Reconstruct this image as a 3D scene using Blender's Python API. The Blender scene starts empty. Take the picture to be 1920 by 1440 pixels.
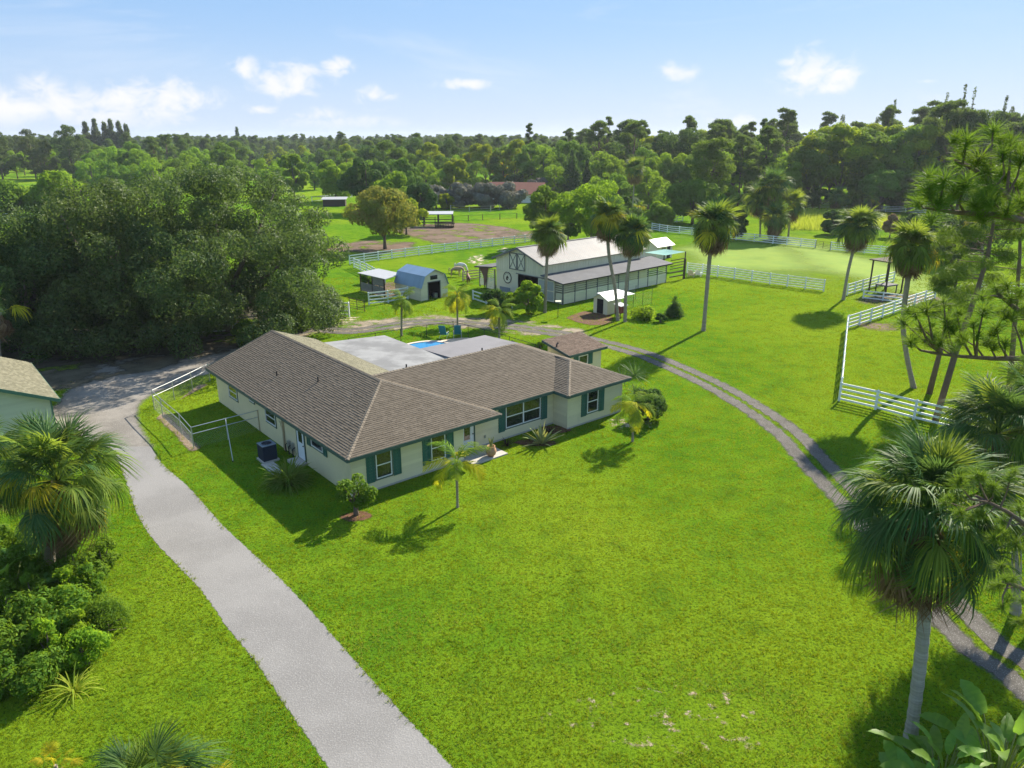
import bpy, math, random
import numpy as np
from mathutils import Vector, Matrix

# ------------------------------------------------------------------ camera, sky, sun, exposure
scene = bpy.context.scene
C = scene.collection
CAM_H = 18.0
FPX = 1393.0
PITCH = math.radians(18.386)
cam_d = bpy.data.cameras.new('camera')
cam_d.sensor_fit = 'HORIZONTAL'
cam_d.sensor_width = 36.0
cam_d.lens = 36.0 * FPX / 1920.0
cam_d.clip_start = 0.1
cam_d.clip_end = 20000
cam = bpy.data.objects.new('camera', cam_d)
C.objects.link(cam)
cam.location = (0, 0, CAM_H)
cam.rotation_euler = (math.pi / 2 - PITCH, 0, 0)
scene.camera = cam

SUN_EL = math.radians(34.0)
SUN_AZ = math.radians(36.0)            # clockwise from +Y
world = bpy.data.worlds.new('World')
scene.world = world
world.use_nodes = True
world.cycles.sampling_method = 'MANUAL'
world.cycles.sample_map_resolution = 256
SKY_STRENGTH = 0.085
HAZE_DENSITY = 0.00012
SUN_STRENGTH = 5.0
sun_d = bpy.data.lights.new('sun', 'SUN')
sun_d.energy = SUN_STRENGTH
sun_d.angle = math.radians(0.55)
sun_d.color = (1.0, 0.90, 0.74)
sun = bpy.data.objects.new('sun', sun_d)
C.objects.link(sun)
sv = Vector((math.sin(SUN_AZ) * math.cos(SUN_EL), math.cos(SUN_AZ) * math.cos(SUN_EL), math.sin(SUN_EL)))
sun.rotation_euler = sv.to_track_quat('Z', 'Y').to_euler()
sun.location = sv * 200
scene.view_settings.view_transform = 'Standard'
scene.view_settings.look = 'None'
scene.view_settings.exposure = 1.25
scene.view_settings.gamma = 1.0
scene.view_settings.use_curve_mapping = False
cy = scene.cycles
cy.use_denoising = True
cy.use_adaptive_sampling = True
cy.adaptive_threshold = 0.01
cy.max_bounces = 7
cy.diffuse_bounces = 3
cy.glossy_bounces = 3
cy.transmission_bounces = 4
cy.transparent_max_bounces = 12
cy.volume_bounces = 0
cy.caustics_reflective = False
cy.caustics_refractive = False
cy.sample_clamp_indirect = 8


class NT:
    """small node-tree writer"""
    def __init__(s, tree):
        s.t = tree
        s.n = tree.nodes
        s.n.clear()

    def node(s, typ, props=None, **ins):
        nd = s.n.new(typ)
        for k, v in (props or {}).items():
            setattr(nd, k, v)
        for k, v in ins.items():
            s.set(nd, k, v)
        return nd

    def set(s, nd, k, v):
        if k.startswith('i') and k[1:].isdigit():
            sock = nd.inputs[int(k[1:])]
        else:
            sock = nd.inputs[k.replace('_', ' ')]
        if isinstance(v, bpy.types.NodeSocket):
            s.t.links.new(v, sock)
        else:
            if sock.type == 'RGBA' and len(v) == 3:
                v = (*v, 1)
            sock.default_value = v

    def math(s, op, a, b=None, c=None, clamp=False):
        nd = s.n.new('ShaderNodeMath')
        nd.operation = op
        nd.use_clamp = clamp
        for i, v in enumerate((a, b, c)):
            if v is None:
                continue
            if isinstance(v, bpy.types.NodeSocket):
                s.t.links.new(v, nd.inputs[i])
            else:
                nd.inputs[i].default_value = v
        return nd.outputs[0]

    def mix(s, f, a, b, mode='MIX'):
        nd = s.n.new('ShaderNodeMix')
        nd.data_type = 'RGBA'
        nd.blend_type = mode
        for i, v in ((0, f), (6, a), (7, b)):
            if isinstance(v, bpy.types.NodeSocket):
                s.t.links.new(v, nd.inputs[i])
            else:
                if i != 0 and len(v) == 3:
                    v = (*v, 1)
                nd.inputs[i].default_value = v
        return nd.outputs[2]

    def step(s, v, lo, hi):
        nd = s.n.new('ShaderNodeMapRange')
        nd.interpolation_type = 'SMOOTHSTEP'
        s.t.links.new(v, nd.inputs[0])
        nd.inputs[1].default_value = lo
        nd.inputs[2].default_value = hi
        return nd.outputs[0]

    def noise(s, vec, scale, detail=4, rough=.55, dist=0.0):
        nd = s.n.new('ShaderNodeTexNoise')
        nd.inputs['Scale'].default_value = scale
        nd.inputs['Detail'].default_value = detail
        nd.inputs['Roughness'].default_value = rough
        nd.inputs['Distortion'].default_value = dist
        if vec is not None:
            s.t.links.new(vec, nd.inputs['Vector'])
        return nd.outputs['Fac']

    def mapv(s, vec, scale=(1, 1, 1), loc=(0, 0, 0)):
        nd = s.n.new('ShaderNodeMapping')
        nd.inputs['Scale'].default_value = scale
        nd.inputs['Location'].default_value = loc
        s.t.links.new(vec, nd.inputs['Vector'])
        return nd.outputs[0]


def build_sky():
    t = NT(world.node_tree)
    sky = t.node('ShaderNodeTexSky', dict(sky_type='NISHITA', sun_disc=False))
    sky.sun_elevation = SUN_EL
    sky.sun_rotation = SUN_AZ
    sky.altitude = 10
    sky.air_density = 1.0
    sky.dust_density = 0.4
    sky.ozone_density = 1.5
    tc = t.node('ShaderNodeTexCoord').outputs['Generated']
    sep = t.node('ShaderNodeSeparateXYZ', i0=tc)
    el = sep.outputs[2]
    # fair-weather cumulus low over the horizon, all the way round
    wv = t.mapv(tc, (5.0, 5.0, 17.0), (3.7, 1.3, 0.0))
    n1 = t.noise(wv, 1.15, 9, .56, .25)
    n2 = t.noise(t.mapv(tc, (2.2, 2.2, 6.0), (8.1, 0.4, 2.0)), 1.0, 3, .5)
    d = t.math('ADD', n1, t.math('MULTIPLY', t.math('SUBTRACT', n2, .5), .55))
    # the clusters of puffs seen over the tree line
    dirs = []
    for px, py, w, h, k in CLOUDS:
        r = Vector(((px - 960) / FPX, math.cos(PITCH) + (720 - py) / FPX * math.sin(PITCH),
                    -math.sin(PITCH) + (720 - py) / FPX * math.cos(PITCH))).normalized()
        off = t.node('ShaderNodeVectorMath', dict(operation='SUBTRACT'), i0=tc, i1=tuple(r)).outputs[0]
        sc = t.node('ShaderNodeVectorMath', dict(operation='MULTIPLY'), i0=off, i1=(FPX / w, FPX / w, FPX / h)).outputs[0]
        ln = t.node('ShaderNodeVectorMath', dict(operation='LENGTH'), i0=sc).outputs['Value']
        dirs.append(t.math('MULTIPLY_ADD', ln, -1.0, .35 + k))
    tot = dirs[0]
    for x in dirs[1:]:
        tot = t.math('MAXIMUM', tot, x)
    puff = t.noise(t.mapv(tc, (1, 1, 1.5)), 30.0, 9, .58, .4)
    pd = t.math('MULTIPLY_ADD', t.math('SUBTRACT', puff, .5), 3.4, tot)
    pd = t.math('MULTIPLY', t.math('MULTIPLY', t.step(pd, .05, 1.35), t.step(tot, -.25, .5)), .92)
    band = t.math('MULTIPLY', t.step(el, 0.0, 0.03), t.step(el, .30, .11))
    cl = t.math('MULTIPLY', t.math('MAXIMUM', t.math('MULTIPLY', t.step(d, .60, .95), .7), pd), band)
    # thin high streaks
    wv2 = t.mapv(tc, (1.6, 2.4, 9.0), (0.3, 2.2, 1.0))
    st = t.step(t.noise(wv2, 1.2, 6, .6, .6), .5, .78)
    st = t.math('MULTIPLY', st, .6)
    base = t.mix(.75, sky.outputs[0], (4.0, 6.7, 10.9))
    pale = t.math('MULTIPLY', t.step(el, .16, -.02), .66)
    base = t.mix(pale, base, (8.2, 9.1, 10.6))
    c1 = t.mix(st, base, (8.8, 9.6, 10.8))
    c2 = t.mix(t.math('MULTIPLY', cl, .93), c1, (10.8, 10.6, 10.6))
    bg = t.node('ShaderNodeBackground', i0=c2, Strength=SKY_STRENGTH * .48)
    out = t.node('ShaderNodeOutputWorld', i0=bg.outputs[0])


# centre x, y in the photograph's frame, half width, half height, weight
CLOUDS = [(40, 200, 120, 46, 1.0), (215, 185, 90, 32, .95), (330, 180, 75, 28, .9), (190, 222, 150, 24, .85), (640, 232, 150, 20, .55),
          (460, 128, 36, 20, .8), (545, 150, 75, 32, .85), (632, 126, 34, 20, .75), (600, 215, 75, 20, .55),
          (700, 180, 55, 26, .6), (870, 158, 70, 12, .62), (1260, 140, 44, 22, .8), (1480, 118, 30, 14, .7),
          (1535, 135, 62, 38, .95), (1735, 152, 24, 9, .6), (1380, 228, 65, 18, .7), (480, 205, 44, 13, .6)]
build_sky()


# ------------------------------------------------------------------ helpers
def ground(px, py, z=0.0):
    """ground point seen at a pixel of the 1920x1440 frame (survey helper)"""
    dx, dy = (px - 960) / FPX, (720 - py) / FPX
    d = Vector((dx, math.cos(PITCH) + dy * math.sin(PITCH), -math.sin(PITCH) + dy * math.cos(PITCH)))
    t = (z - CAM_H) / d.z
    return Vector((d.x * t, d.y * t, z))


def height_at(base, py):
    """height of something standing at ground point `base` whose top is at pixel row py"""
    dy = (720 - py) / FPX
    vy, vz = math.cos(PITCH) + dy * math.sin(PITCH), -math.sin(PITCH) + dy * math.cos(PITCH)
    return CAM_H + vz * base.y / vy


def point_at(px, py, y):
    dx, dy = (px - 960) / FPX, (720 - py) / FPX
    d = Vector((dx, math.cos(PITCH) + dy * math.sin(PITCH), -math.sin(PITCH) + dy * math.cos(PITCH)))
    t = y / d.y
    return Vector((d.x * t, y, CAM_H + d.z * t))


def tag(o, label=None, cat=None, group=None, kind=None):
    if label:
        o['label'] = label
    if cat:
        o['category'] = cat
    if group:
        o['group'] = group
    if kind:
        o['kind'] = kind
    return o


def thing(name, label, cat, loc=(0, 0, 0), rotz=0.0, group=None):
    o = bpy.data.objects.new(name, None)
    o.empty_display_size = .2
    C.objects.link(o)
    o.location = loc
    o.rotation_euler = (0, 0, rotz)
    return tag(o, label, cat, group)


def link(name, me, parent=None, loc=None, rot=None, scale=None, matrix=None):
    o = bpy.data.objects.new(name, me)
    C.objects.link(o)
    if parent is not None:
        o.parent = parent
    if matrix is not None:
        o.matrix_local = matrix
    else:
        if loc is not None:
            o.location = loc
        if rot is not None:
            o.rotation_euler = rot
        if scale is not None:
            o.scale = scale if hasattr(scale, '__len__') else (scale,) * 3
    return o


def copy_tree(o, parent=None):
    c = o.copy()
    C.objects.link(c)
    c.parent = parent
    for ch in o.children:
        copy_tree(ch, c)
    return c


def np_mesh(name, V, F, mat, rnd=None, smooth=False, attrs=None):
    """V (n,3), F (m,k) with constant k"""
    V = np.asarray(V, dtype=np.float32)
    F = np.asarray(F, dtype=np.int32)
    me = bpy.data.meshes.new(name)
    me.vertices.add(len(V))
    me.vertices.foreach_set('co', V.ravel())
    k = F.shape[1]
    me.loops.add(F.size)
    me.loops.foreach_set('vertex_index', F.ravel())
    me.polygons.add(len(F))
    me.polygons.foreach_set('loop_start', np.arange(0, F.size, k, dtype=np.int32))
    if smooth:
        me.polygons.foreach_set('use_smooth', np.ones(len(F), dtype=bool))
    if rnd is not None:
        a = me.attributes.new('rnd', 'FLOAT', 'FACE')
        a.data.foreach_set('value', np.asarray(rnd, dtype=np.float32))
    for an, av in (attrs or {}).items():
        a = me.attributes.new(an, 'FLOAT', 'POINT')
        a.data.foreach_set('value', np.asarray(av, dtype=np.float32))
    me.update(calc_edges=True)
    if mat is not None:
        me.materials.append(mat)
    return me


class MB:
    """collects faces; build() makes ONE mesh object"""
    def __init__(s):
        s.v, s.f, s.r = [], [], []
        s.cur = .5

    def add(s, vs, fs):
        o = len(s.v)
        s.v += [tuple(p) for p in vs]
        s.f += [tuple(i + o for i in f) for f in fs]
        s.r += [s.cur] * len(fs)
        return s

    def box(s, x0, x1, y0, y1, z0, z1):
        return s.add([(x0, y0, z0), (x1, y0, z0), (x1, y1, z0), (x0, y1, z0), (x0, y0, z1), (x1, y0, z1), (x1, y1, z1), (x0, y1, z1)],
                     [(3, 2, 1, 0), (4, 5, 6, 7), (0, 1, 5, 4), (1, 2, 6, 5), (2, 3, 7, 6), (3, 0, 4, 7)])

    def hexa(s, lo, hi):
        """two quads (4 points each) joined"""
        return s.add(list(lo) + list(hi), [(3, 2, 1, 0), (4, 5, 6, 7), (0, 1, 5, 4), (1, 2, 6, 5), (2, 3, 7, 6), (3, 0, 4, 7)])

    def bar(s, p, q, w, h, up=(0, 0, 1)):
        p, q, up = Vector(p), Vector(q), Vector(up)
        d = (q - p).normalized()
        sd = d.cross(up)
        if sd.length < 1e-4:
            sd = d.cross(Vector((1, 0, 0)))
        sd.normalize()
        u = sd.cross(d).normalized()
        a, b = sd * (w / 2), u * (h / 2)
        lo = [p - a - b, p + a - b, p + a + b, p - a + b]
        hi = [q - a - b, q + a - b, q + a + b, q - a + b]
        return s.hexa(lo, hi)

    def tube(s, pts, radii, n=8, cap=True):
        pts = [Vector(p) for p in pts]
        if not hasattr(radii, '__len__'):
            radii = [radii] * len(pts)
        vs, fs = [], []
        ref = Vector((0, 0, 1)) if abs((pts[-1] - pts[0]).normalized().z) < .9 else Vector((1, 0, 0))
        for i, p in enumerate(pts):
            d = (pts[min(i + 1, len(pts) - 1)] - pts[max(i - 1, 0)]).normalized()
            a = d.cross(ref).normalized()
            b = d.cross(a)
            for k in range(n):
                t = 2 * math.pi * k / n
                vs.append(p + (a * math.cos(t) + b * math.sin(t)) * radii[i])
        for i in range(len(pts) - 1):
            for k in range(n):
                k2 = (k + 1) % n
                fs.append((i * n + k, i * n + k2, (i + 1) * n + k2, (i + 1) * n + k))
        if cap:
            fs.append(tuple(range(n - 1, -1, -1)))
            fs.append(tuple(range((len(pts) - 1) * n, len(pts) * n)))
        return s.add(vs, fs)

    def lathe(s, prof, n=16, cx=0, cy=0):
        vs, fs = [], []
        for r, z in prof:
            for k in range(n):
                t = 2 * math.pi * k / n
                vs.append((cx + r * math.cos(t), cy + r * math.sin(t), z))
        for i in range(len(prof) - 1):
            for k in range(n):
                k2 = (k + 1) % n
                fs.append((i * n + k, i * n + k2, (i + 1) * n + k2, (i + 1) * n + k))
        return s.add(vs, fs)

    def mesh(s, name, mat, smooth=False):
        me = bpy.data.meshes.new(name)
        me.from_pydata(s.v, [], s.f)
        a = me.attributes.new('rnd', 'FLOAT', 'FACE')
        a.data.foreach_set('value', s.r)
        if smooth:
            me.polygons.foreach_set('use_smooth', [True] * len(me.polygons))
        me.materials.append(mat)
        me.update()
        return me

    def build(s, name, mat, parent=None, smooth=False, **kw):
        return link(name, s.mesh(name, mat, smooth), parent, **kw)


def material(name):
    m = bpy.data.materials.new(name)
    m.use_nodes = True
    return m, NT(m.node_tree)


def finish(t, shader, disp=None):
    out = t.node('ShaderNodeOutputMaterial')
    t.t.links.new(shader, out.inputs[0])


def solid(name, col, rough=.75, var=.12, nscale=6.0, bump=0.0, bscale=40.0, spec=.3, metal=0.0, rnd=0.0, streak=None, dirt=None):
    """paint, wood, metal...: base colour with slight wear noise"""
    m, t = material(name)
    tc = t.node('ShaderNodeTexCoord').outputs['Object']
    vec = t.mapv(tc, streak) if streak else tc
    n = t.noise(vec, nscale, 6, .6)
    f = t.math('MULTIPLY_ADD', t.math('SUBTRACT', n, .5), var * 3.2, 1.0)
    if rnd:
        at = t.node('ShaderNodeAttribute', dict(attribute_name='rnd')).outputs['Fac']
        ob = t.node('ShaderNodeObjectInfo').outputs['Random']
        f = t.math('MULTIPLY', f, t.math('MULTIPLY_ADD', t.math('SUBTRACT', at, .5), rnd * 2, 1.0))
        f = t.math('MULTIPLY', f, t.math('MULTIPLY_ADD', t.math('SUBTRACT', ob, .5), rnd, 1.0))
    col_s = t.mix(1.0, (*col, 1), (1, 1, 1), 'MULTIPLY')
    vm = t.node('ShaderNodeVectorMath', dict(operation='SCALE'), i0=col_s)
    t.t.links.new(f, vm.inputs['Scale'])
    c = vm.outputs[0]
    if dirt:
        dn = t.step(t.noise(t.mapv(tc, (1, 1, .35)), dirt[1], 6, .62), dirt[2], dirt[2] + .22)
        c = t.mix(t.math('MULTIPLY', dn, dirt[3]), c, dirt[0])
    bs = t.node('ShaderNodeBsdfPrincipled', Base_Color=c, Roughness=rough, Metallic=metal)
    bs.inputs['Specular IOR Level'].default_value = spec
    if bump:
        bn = t.node('ShaderNodeBump', Strength=bump, Distance=.02, Height=t.noise(vec, bscale, 5, .6))
        t.t.links.new(bn.outputs[0], bs.inputs['Normal'])
    finish(t, bs.outputs[0])
    return m


def foliage(name, c1, c2, trans=.38, rough=.6, spec=.03, objvar=.25, c3=None, warm=1.0):
    """leaf: reflects and lets light through; per-leaf and per-plant variation"""
    m, t = material(name)
    at = t.node('ShaderNodeAttribute', dict(attribute_name='rnd')).outputs['Fac']
    ob = t.node('ShaderNodeObjectInfo').outputs['Random']
    c = t.mix(at, c1, c2)
    if c3:
        c = t.mix(t.step(at, .86, .97), c, c3)
    hs = t.node('ShaderNodeHueSaturation', Color=c)
    t.t.links.new(t.math('MULTIPLY_ADD', ob, objvar, 1 - objvar / 2), hs.inputs['Value'])
    t.t.links.new(t.math('MULTIPLY_ADD', ob, .03, .485), hs.inputs['Hue'])
    c = hs.outputs[0]
    bs = t.node('ShaderNodeBsdfPrincipled', Base_Color=c, Roughness=max(rough, .52))
    bs.inputs['Specular IOR Level'].default_value = spec
    tc = t.mix(.55, c, (c2[0] * 1.8 * warm, c2[1] * 1.65, c2[2] * .8, 1))
    tr = t.node('ShaderNodeBsdfTranslucent', Color=tc)
    mx = t.node('ShaderNodeMixShader', i0=trans, i1=bs.outputs[0], i2=tr.outputs[0])
    finish(t, mx.outputs[0])
    return m

# ------------------------------------------------------------------ the setting: ground, drives, yards
def sd_poly(P, poly):
    """signed distance (positive inside) of points P (n,2) to polygon"""
    P = np.asarray(P, float)
    Q = np.asarray([(p[0], p[1]) for p in poly], float)
    d = np.full(len(P), 1e9)
    ins = np.zeros(len(P), bool)
    for i in range(len(Q)):
        a, b = Q[i], Q[(i + 1) % len(Q)]
        e = b - a
        w = P - a
        tt = np.clip((w @ e) / (e @ e + 1e-12), 0, 1)
        d = np.minimum(d, np.hypot(*(w - tt[:, None] * e).T))
        c = ((a[1] <= P[:, 1]) & (b[1] > P[:, 1])) | ((b[1] <= P[:, 1]) & (a[1] > P[:, 1]))
        with np.errstate(divide='ignore', invalid='ignore'):
            xi = a[0] + (P[:, 1] - a[1]) / (b[1] - a[1] + 1e-15) * e[0]
        ins ^= c & (P[:, 0] < xi)
    return np.where(ins, d, -d)


def d_line(P, line):
    P = np.asarray(P, float)
    Q = np.asarray([(p[0], p[1]) for p in line], float)
    d = np.full(len(P), 1e9)
    for i in range(len(Q) - 1):
        a, b = Q[i], Q[i + 1]
        e = b - a
        w = P - a
        tt = np.clip((w @ e) / (e @ e + 1e-12), 0, 1)
        d = np.minimum(d, np.hypot(*(w - tt[:, None] * e).T))
    return d


def smooth_line(pts, n=6):
    """Catmull-Rom through ground points"""
    p = [Vector((q[0], q[1])) for q in pts]
    out = []
    for i in range(len(p) - 1):
        p0, p1, p2, p3 = p[max(i - 1, 0)], p[i], p[i + 1], p[min(i + 2, len(p) - 1)]
        for k in range(n):
            s = k / n
            out.append(.5 * ((2 * p1) + (p2 - p0) * s + (2 * p0 - 5 * p1 + 4 * p2 - p3) * s * s + (3 * p1 - p0 - 3 * p2 + p3) * s ** 3))
    out.append(p[-1])
    return out


def sheet(name, fn, box, res, z, mat, margin=.6):
    """a thin ground sheet: grid over box, kept where fn(P) > -margin; carries the edge distance"""
    x0, x1, y0, y1 = box
    nx, ny = int((x1 - x0) / res) + 1, int((y1 - y0) / res) + 1
    gx, gy = np.meshgrid(np.linspace(x0, x1, nx), np.linspace(y0, y1, ny))
    P = np.stack([gx.ravel(), gy.ravel()], 1)
    sd = fn(P)
    idx = np.arange(nx * ny).reshape(ny, nx)
    F = np.stack([idx[:-1, :-1].ravel(), idx[:-1, 1:].ravel(), idx[1:, 1:].ravel(), idx[1:, :-1].ravel()], 1)
    keep = sd[F].max(1) > -margin
    F = F[keep]
    used = np.unique(F)
    remap = np.full(nx * ny, -1)
    remap[used] = np.arange(len(used))
    V = np.concatenate([P[used], np.full((len(used), 1), z)], 1)
    me = np_mesh(name, V, remap[F], mat, attrs={'sd': np.clip(sd[used], -3, 3)})
    o = link(name, me)
    return tag(o, kind='structure')


def soil(name, cols, rag=.35, ragscale=1.6, soft=.06, bump=.5, nscale=3.0, fine=60.0, rough=.95, speck=None, cover=None):
    """cols: dark, mid, light.  Ragged edge from the edge-distance attribute."""
    m, t = material(name)
    tc = t.node('ShaderNodeTexCoord').outputs['Object']
    n = t.noise(tc, nscale, 8, .62)
    f = t.noise(tc, fine, 3, .7)
    c = t.mix(t.step(n, .36, .64), cols[0], cols[1])
    c = t.mix(t.math('MULTIPLY', t.step(f, .48, .72), .75), c, cols[2])
    if speck:
        vo = t.node('ShaderNodeTexVoronoi', i0=tc, Scale=speck[1])
        c = t.mix(t.math('MULTIPLY', t.step(vo.outputs['Distance'], .32, .1), speck[2]), c, speck[0])
    bs = t.node('ShaderNodeBsdfPrincipled', Base_Color=c, Roughness=rough)
    bs.inputs['Specular IOR Level'].default_value = .2
    bn = t.node('ShaderNodeBump', Strength=bump, Distance=.03, Height=t.math('ADD', f, t.math('MULTIPLY', n, .6)))
    t.t.links.new(bn.outputs[0], bs.inputs['Normal'])
    sd = t.node('ShaderNodeAttribute', dict(attribute_name='sd')).outputs['Fac']
    r = t.math('SUBTRACT', t.noise(tc, ragscale, 7, .68), .5)
    a = t.step(t.math('MULTIPLY_ADD', r, rag * 4, sd), -soft, soft)
    if cover:
        a = t.math('MULTIPLY', a, t.step(t.noise(tc, cover[0], 6, .65), cover[1], cover[2]))
    tr = t.node('ShaderNodeBsdfTransparent')
    mx = t.node('ShaderNodeMixShader', i0=a, i1=tr.outputs[0], i2=bs.outputs[0])
    finish(t, mx.outputs[0])
    return m


def lawn_material():
    m, t = material('lawn')
    tc = t.node('ShaderNodeTexCoord').outputs['Object']
    big = t.noise(tc, .045, 4, .55)
    mid = t.noise(tc, .55, 6, .6)
    fin = t.noise(tc, 9.0, 5, .7)
    vfin = t.noise(tc, 34.0, 3, .7)
    green, yel, dark, straw = (.095, .215, .010), (.190, .285, .014), (.048, .115, .010), (.34, .31, .09)
    c = t.mix(t.step(big, .38, .64), green, yel)
    c = t.mix(t.math('MULTIPLY', t.step(mid, .46, .68), .55), c, yel)
    c = t.mix(t.math('MULTIPLY', t.step(mid, .5, .32), .45), c, dark)
    c = t.mix(t.math('MULTIPLY', t.step(fin, .53, .36), .85), c, (.028, .062, .008))  # fine dark mottling painted in for the small shadows between tufts
    c = t.mix(t.math('MULTIPLY', t.step(vfin, .56, .74), .5), c, yel)
    c = t.mix(t.math('MULTIPLY', t.step(t.noise(tc, .9, 7, .7), .63, .75), .35), c, straw)
    bs = t.node('ShaderNodeBsdfPrincipled', Base_Color=c, Roughness=.85)
    bs.inputs['Specular IOR Level'].default_value = .0
    h = t.math('ADD', t.math('MULTIPLY', fin, .8), t.math('MULTIPLY', vfin, .5))
    bn = t.node('ShaderNodeBump', Strength=1.0, Distance=.12, Height=h)
    t.t.links.new(bn.outputs[0], bs.inputs['Normal'])
    tr = t.node('ShaderNodeBsdfTranslucent', Color=c)
    t.t.links.new(bn.outputs[0], tr.inputs['Normal'])
    finish(t, bs.outputs[0])
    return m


M_lawn = lawn_material()
g = MB()
R = 9000
g.add([(-R, -400, 0), (R, -400, 0), (R, R, 0), (-R, R, 0)], [(0, 1, 2, 3)])
gr = g.build('ground', M_lawn)
tag(gr, kind='structure')

GP = lambda L: [ground(*p) for p in L]

# drive (grey asphalt), its two edges
drive_left = GP([(640, 1475), (617, 1437), (547, 1340), (483, 1247), (430, 1180), (377, 1107), (328, 1055), (288, 1012), (258, 965), (232, 890), (214, 847), (180, 805)])
drive_right = GP([(880, 1475), (848, 1440), (740, 1322), (638, 1208), (587, 1150), (523, 1083), (433, 1000), (397, 962), (353, 913), (307, 873), (283, 838), (262, 805)])
dv = (drive_left[0] - drive_left[3]).normalized() * 26     # the drive runs on past the camera
drive_left.insert(0, drive_left[0] + dv)
drive_right.insert(0, drive_right[0] + dv)
drive_poly = smooth_line(drive_left) + smooth_line(drive_right[::-1])
M_asphalt = soil('asphalt_grey', ((.178, .173, .168), (.226, .220, .214), (.300, .294, .287)), rag=.07, ragscale=3.5, soft=.03, bump=.6, nscale=.22, fine=17, speck=((.13, .127, .125), 9, .15))
sheet('driveway', lambda P: sd_poly(P, drive_poly), (-26, 16, -12, 42), .15, .008, M_asphalt, .3)

# pale gravel yard between drive and oaks, dark soil below the oaks
yard_poly = smooth_line(GP([(60, 800), (112, 752), (180, 672), (300, 650), (440, 648), (470, 700), (390, 700), (330, 722), (275, 745), (256, 775), (268, 812), (285, 850), (262, 872), (222, 868), (190, 830), (110, 830)]), 5)
M_gravel = soil('pale_gravel', ((.15, .138, .122), (.225, .208, .186), (.32, .30, .275)), rag=.28, ragscale=.8, soft=.3, bump=.6, nscale=.45, fine=45, speck=((.52, .50, .46), 12, .4))
sheet('gravel_yard', lambda P: sd_poly(P, yard_poly), (-48, -12, 36, 70), .3, .004, M_gravel, 1.5)
shade_poly = GP([(-120, 800), (-40, 720), (60, 735), (130, 728), (215, 705), (300, 690), (400, 668), (470, 640), (520, 600), (560, 560), (450, 520), (200, 540), (-200, 580)])  # soil sheet reaches over the yard, its dark colour painting the oaks' shade
M_leaf_soil_shade = soil('leafy_soil_painted_shade', ((.060, .052, .034), (.115, .10, .066), (.17, .155, .11)), rag=.9, ragscale=.35, soft=.5, bump=.9, nscale=.7, fine=18, cover=(.35, .36, .5))
sheet('soil_painted_shade', lambda P: sd_poly(P, shade_poly), (-78, -15, 48, 110), .6, .012, M_leaf_soil_shade, 3)

# two-rut gravel track curling round the lawn
track_px = [(520, 632), (560, 622), (600, 617), (660, 621), (760, 607), (830, 603), (910, 610), (963, 613), (1061, 628), (1130, 643), (1205, 664), (1280, 695), (1347, 727), (1416, 768), (1480, 815), (1535, 875), (1590, 930), (1655, 1000), (1745, 1105), (1840, 1210), (1960, 1300)]
track = smooth_line(GP(track_px) + [ground(1960, 1300) + (ground(1960, 1300) - ground(1745, 1105)).normalized() * 14], 5)
M_track = soil('dark_gravel', ((.070, .064, .055), (.108, .100, .088), (.20, .19, .172)), rag=.22, ragscale=1.8, soft=.16, bump=.8, nscale=1.2, fine=40, speck=((.38, .37, .345), 14, .7))


def rut_fn(P):
    d = d_line(P, track)
    return np.where(d < .34, d - .24, 1.10 - d)


sheet('gravel_track', rut_fn, (-22, 34, 4, 80), .22, .016, M_track, .8)
M_sand = soil('pale_sand', ((.22, .18, .13), (.30, .25, .185), (.38, .325, .25)), rag=.8, ragscale=.5, soft=.6, bump=.4, nscale=.8, fine=30, cover=(.5, .38, .62))
dirt_road = smooth_line(GP([(500, 640), (560, 618), (640, 612), (700, 612), (760, 604), (830, 600), (900, 606), (970, 612), (1050, 624)]), 5)
sheet('sandy_road', lambda P: 2.3 - d_line(P, dirt_road), (-34, 8, 60, 82), .5, .012, M_sand, 2)
blob = lambda x, y, rx, ry: [(x + rx * math.cos(a) * random.uniform(.75, 1.2), y + ry * math.sin(a) * random.uniform(.75, 1.2)) for a in np.linspace(0, 2 * math.pi, 11)[:-1]]
random.seed(4)


def patch(name, px, py, wpx, hpx, z, mat, res=.5, margin=2):
    a = ground(px, py)
    rx = abs(ground(px + wpx, py).x - a.x)
    ry = max(.5, (ground(px, py - hpx).y - ground(px, py + hpx).y) / 2)
    poly = blob(a.x, a.y, rx, ry)
    return sheet(name, lambda P: sd_poly(P, poly), (a.x - rx * 1.5 - margin, a.x + rx * 1.5 + margin, a.y - ry * 1.5 - margin, a.y + ry * 1.5 + margin), res, z, mat, margin)


M_paddock = soil('brown_paddock_soil', ((.085, .055, .036), (.145, .098, .066), (.20, .145, .10)), rag=1.6, ragscale=.16, soft=1.0, bump=.8, nscale=.35, fine=9, cover=(.22, .34, .52))
patch('paddock_soil', 860, 434, 125, 17, .008, M_paddock, 1.2, 5)
patch('paddock_soil', 700, 462, 80, 12, .012, M_paddock, 1.2, 5)
patch('paddock_soil', 985, 440, 60, 8, .010, M_paddock, 1.2, 5)
patch('paddock_soil', 725, 540, 50, 14, .008, M_paddock, .6, 4)
patch('paddock_soil', 1700, 565, 90, 12, .008, M_paddock, .6, 4)
patch('paddock_soil', 1645, 610, 40, 8, .008, M_paddock, .5, 3)
M_barren = soil('bare_sand', ((.44, .36, .26), (.55, .47, .36), (.63, .56, .45)), rag=.5, ragscale=.9, soft=.35, bump=.5, nscale=1.0, fine=25, cover=(1.1, .46, .62))
patch('bare_patch', 895, 487, 22, 9, .008, M_barren, .5, 3)
patch('bare_patch', 955, 470, 22, 5, .008, M_barren, .5, 3)
patch('bare_patch', 645, 600, 25, 9, .02, M_barren, .4, 2)
patch('bare_patch', 590, 612, 26, 12, .02, M_barren, .4, 2)
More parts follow.
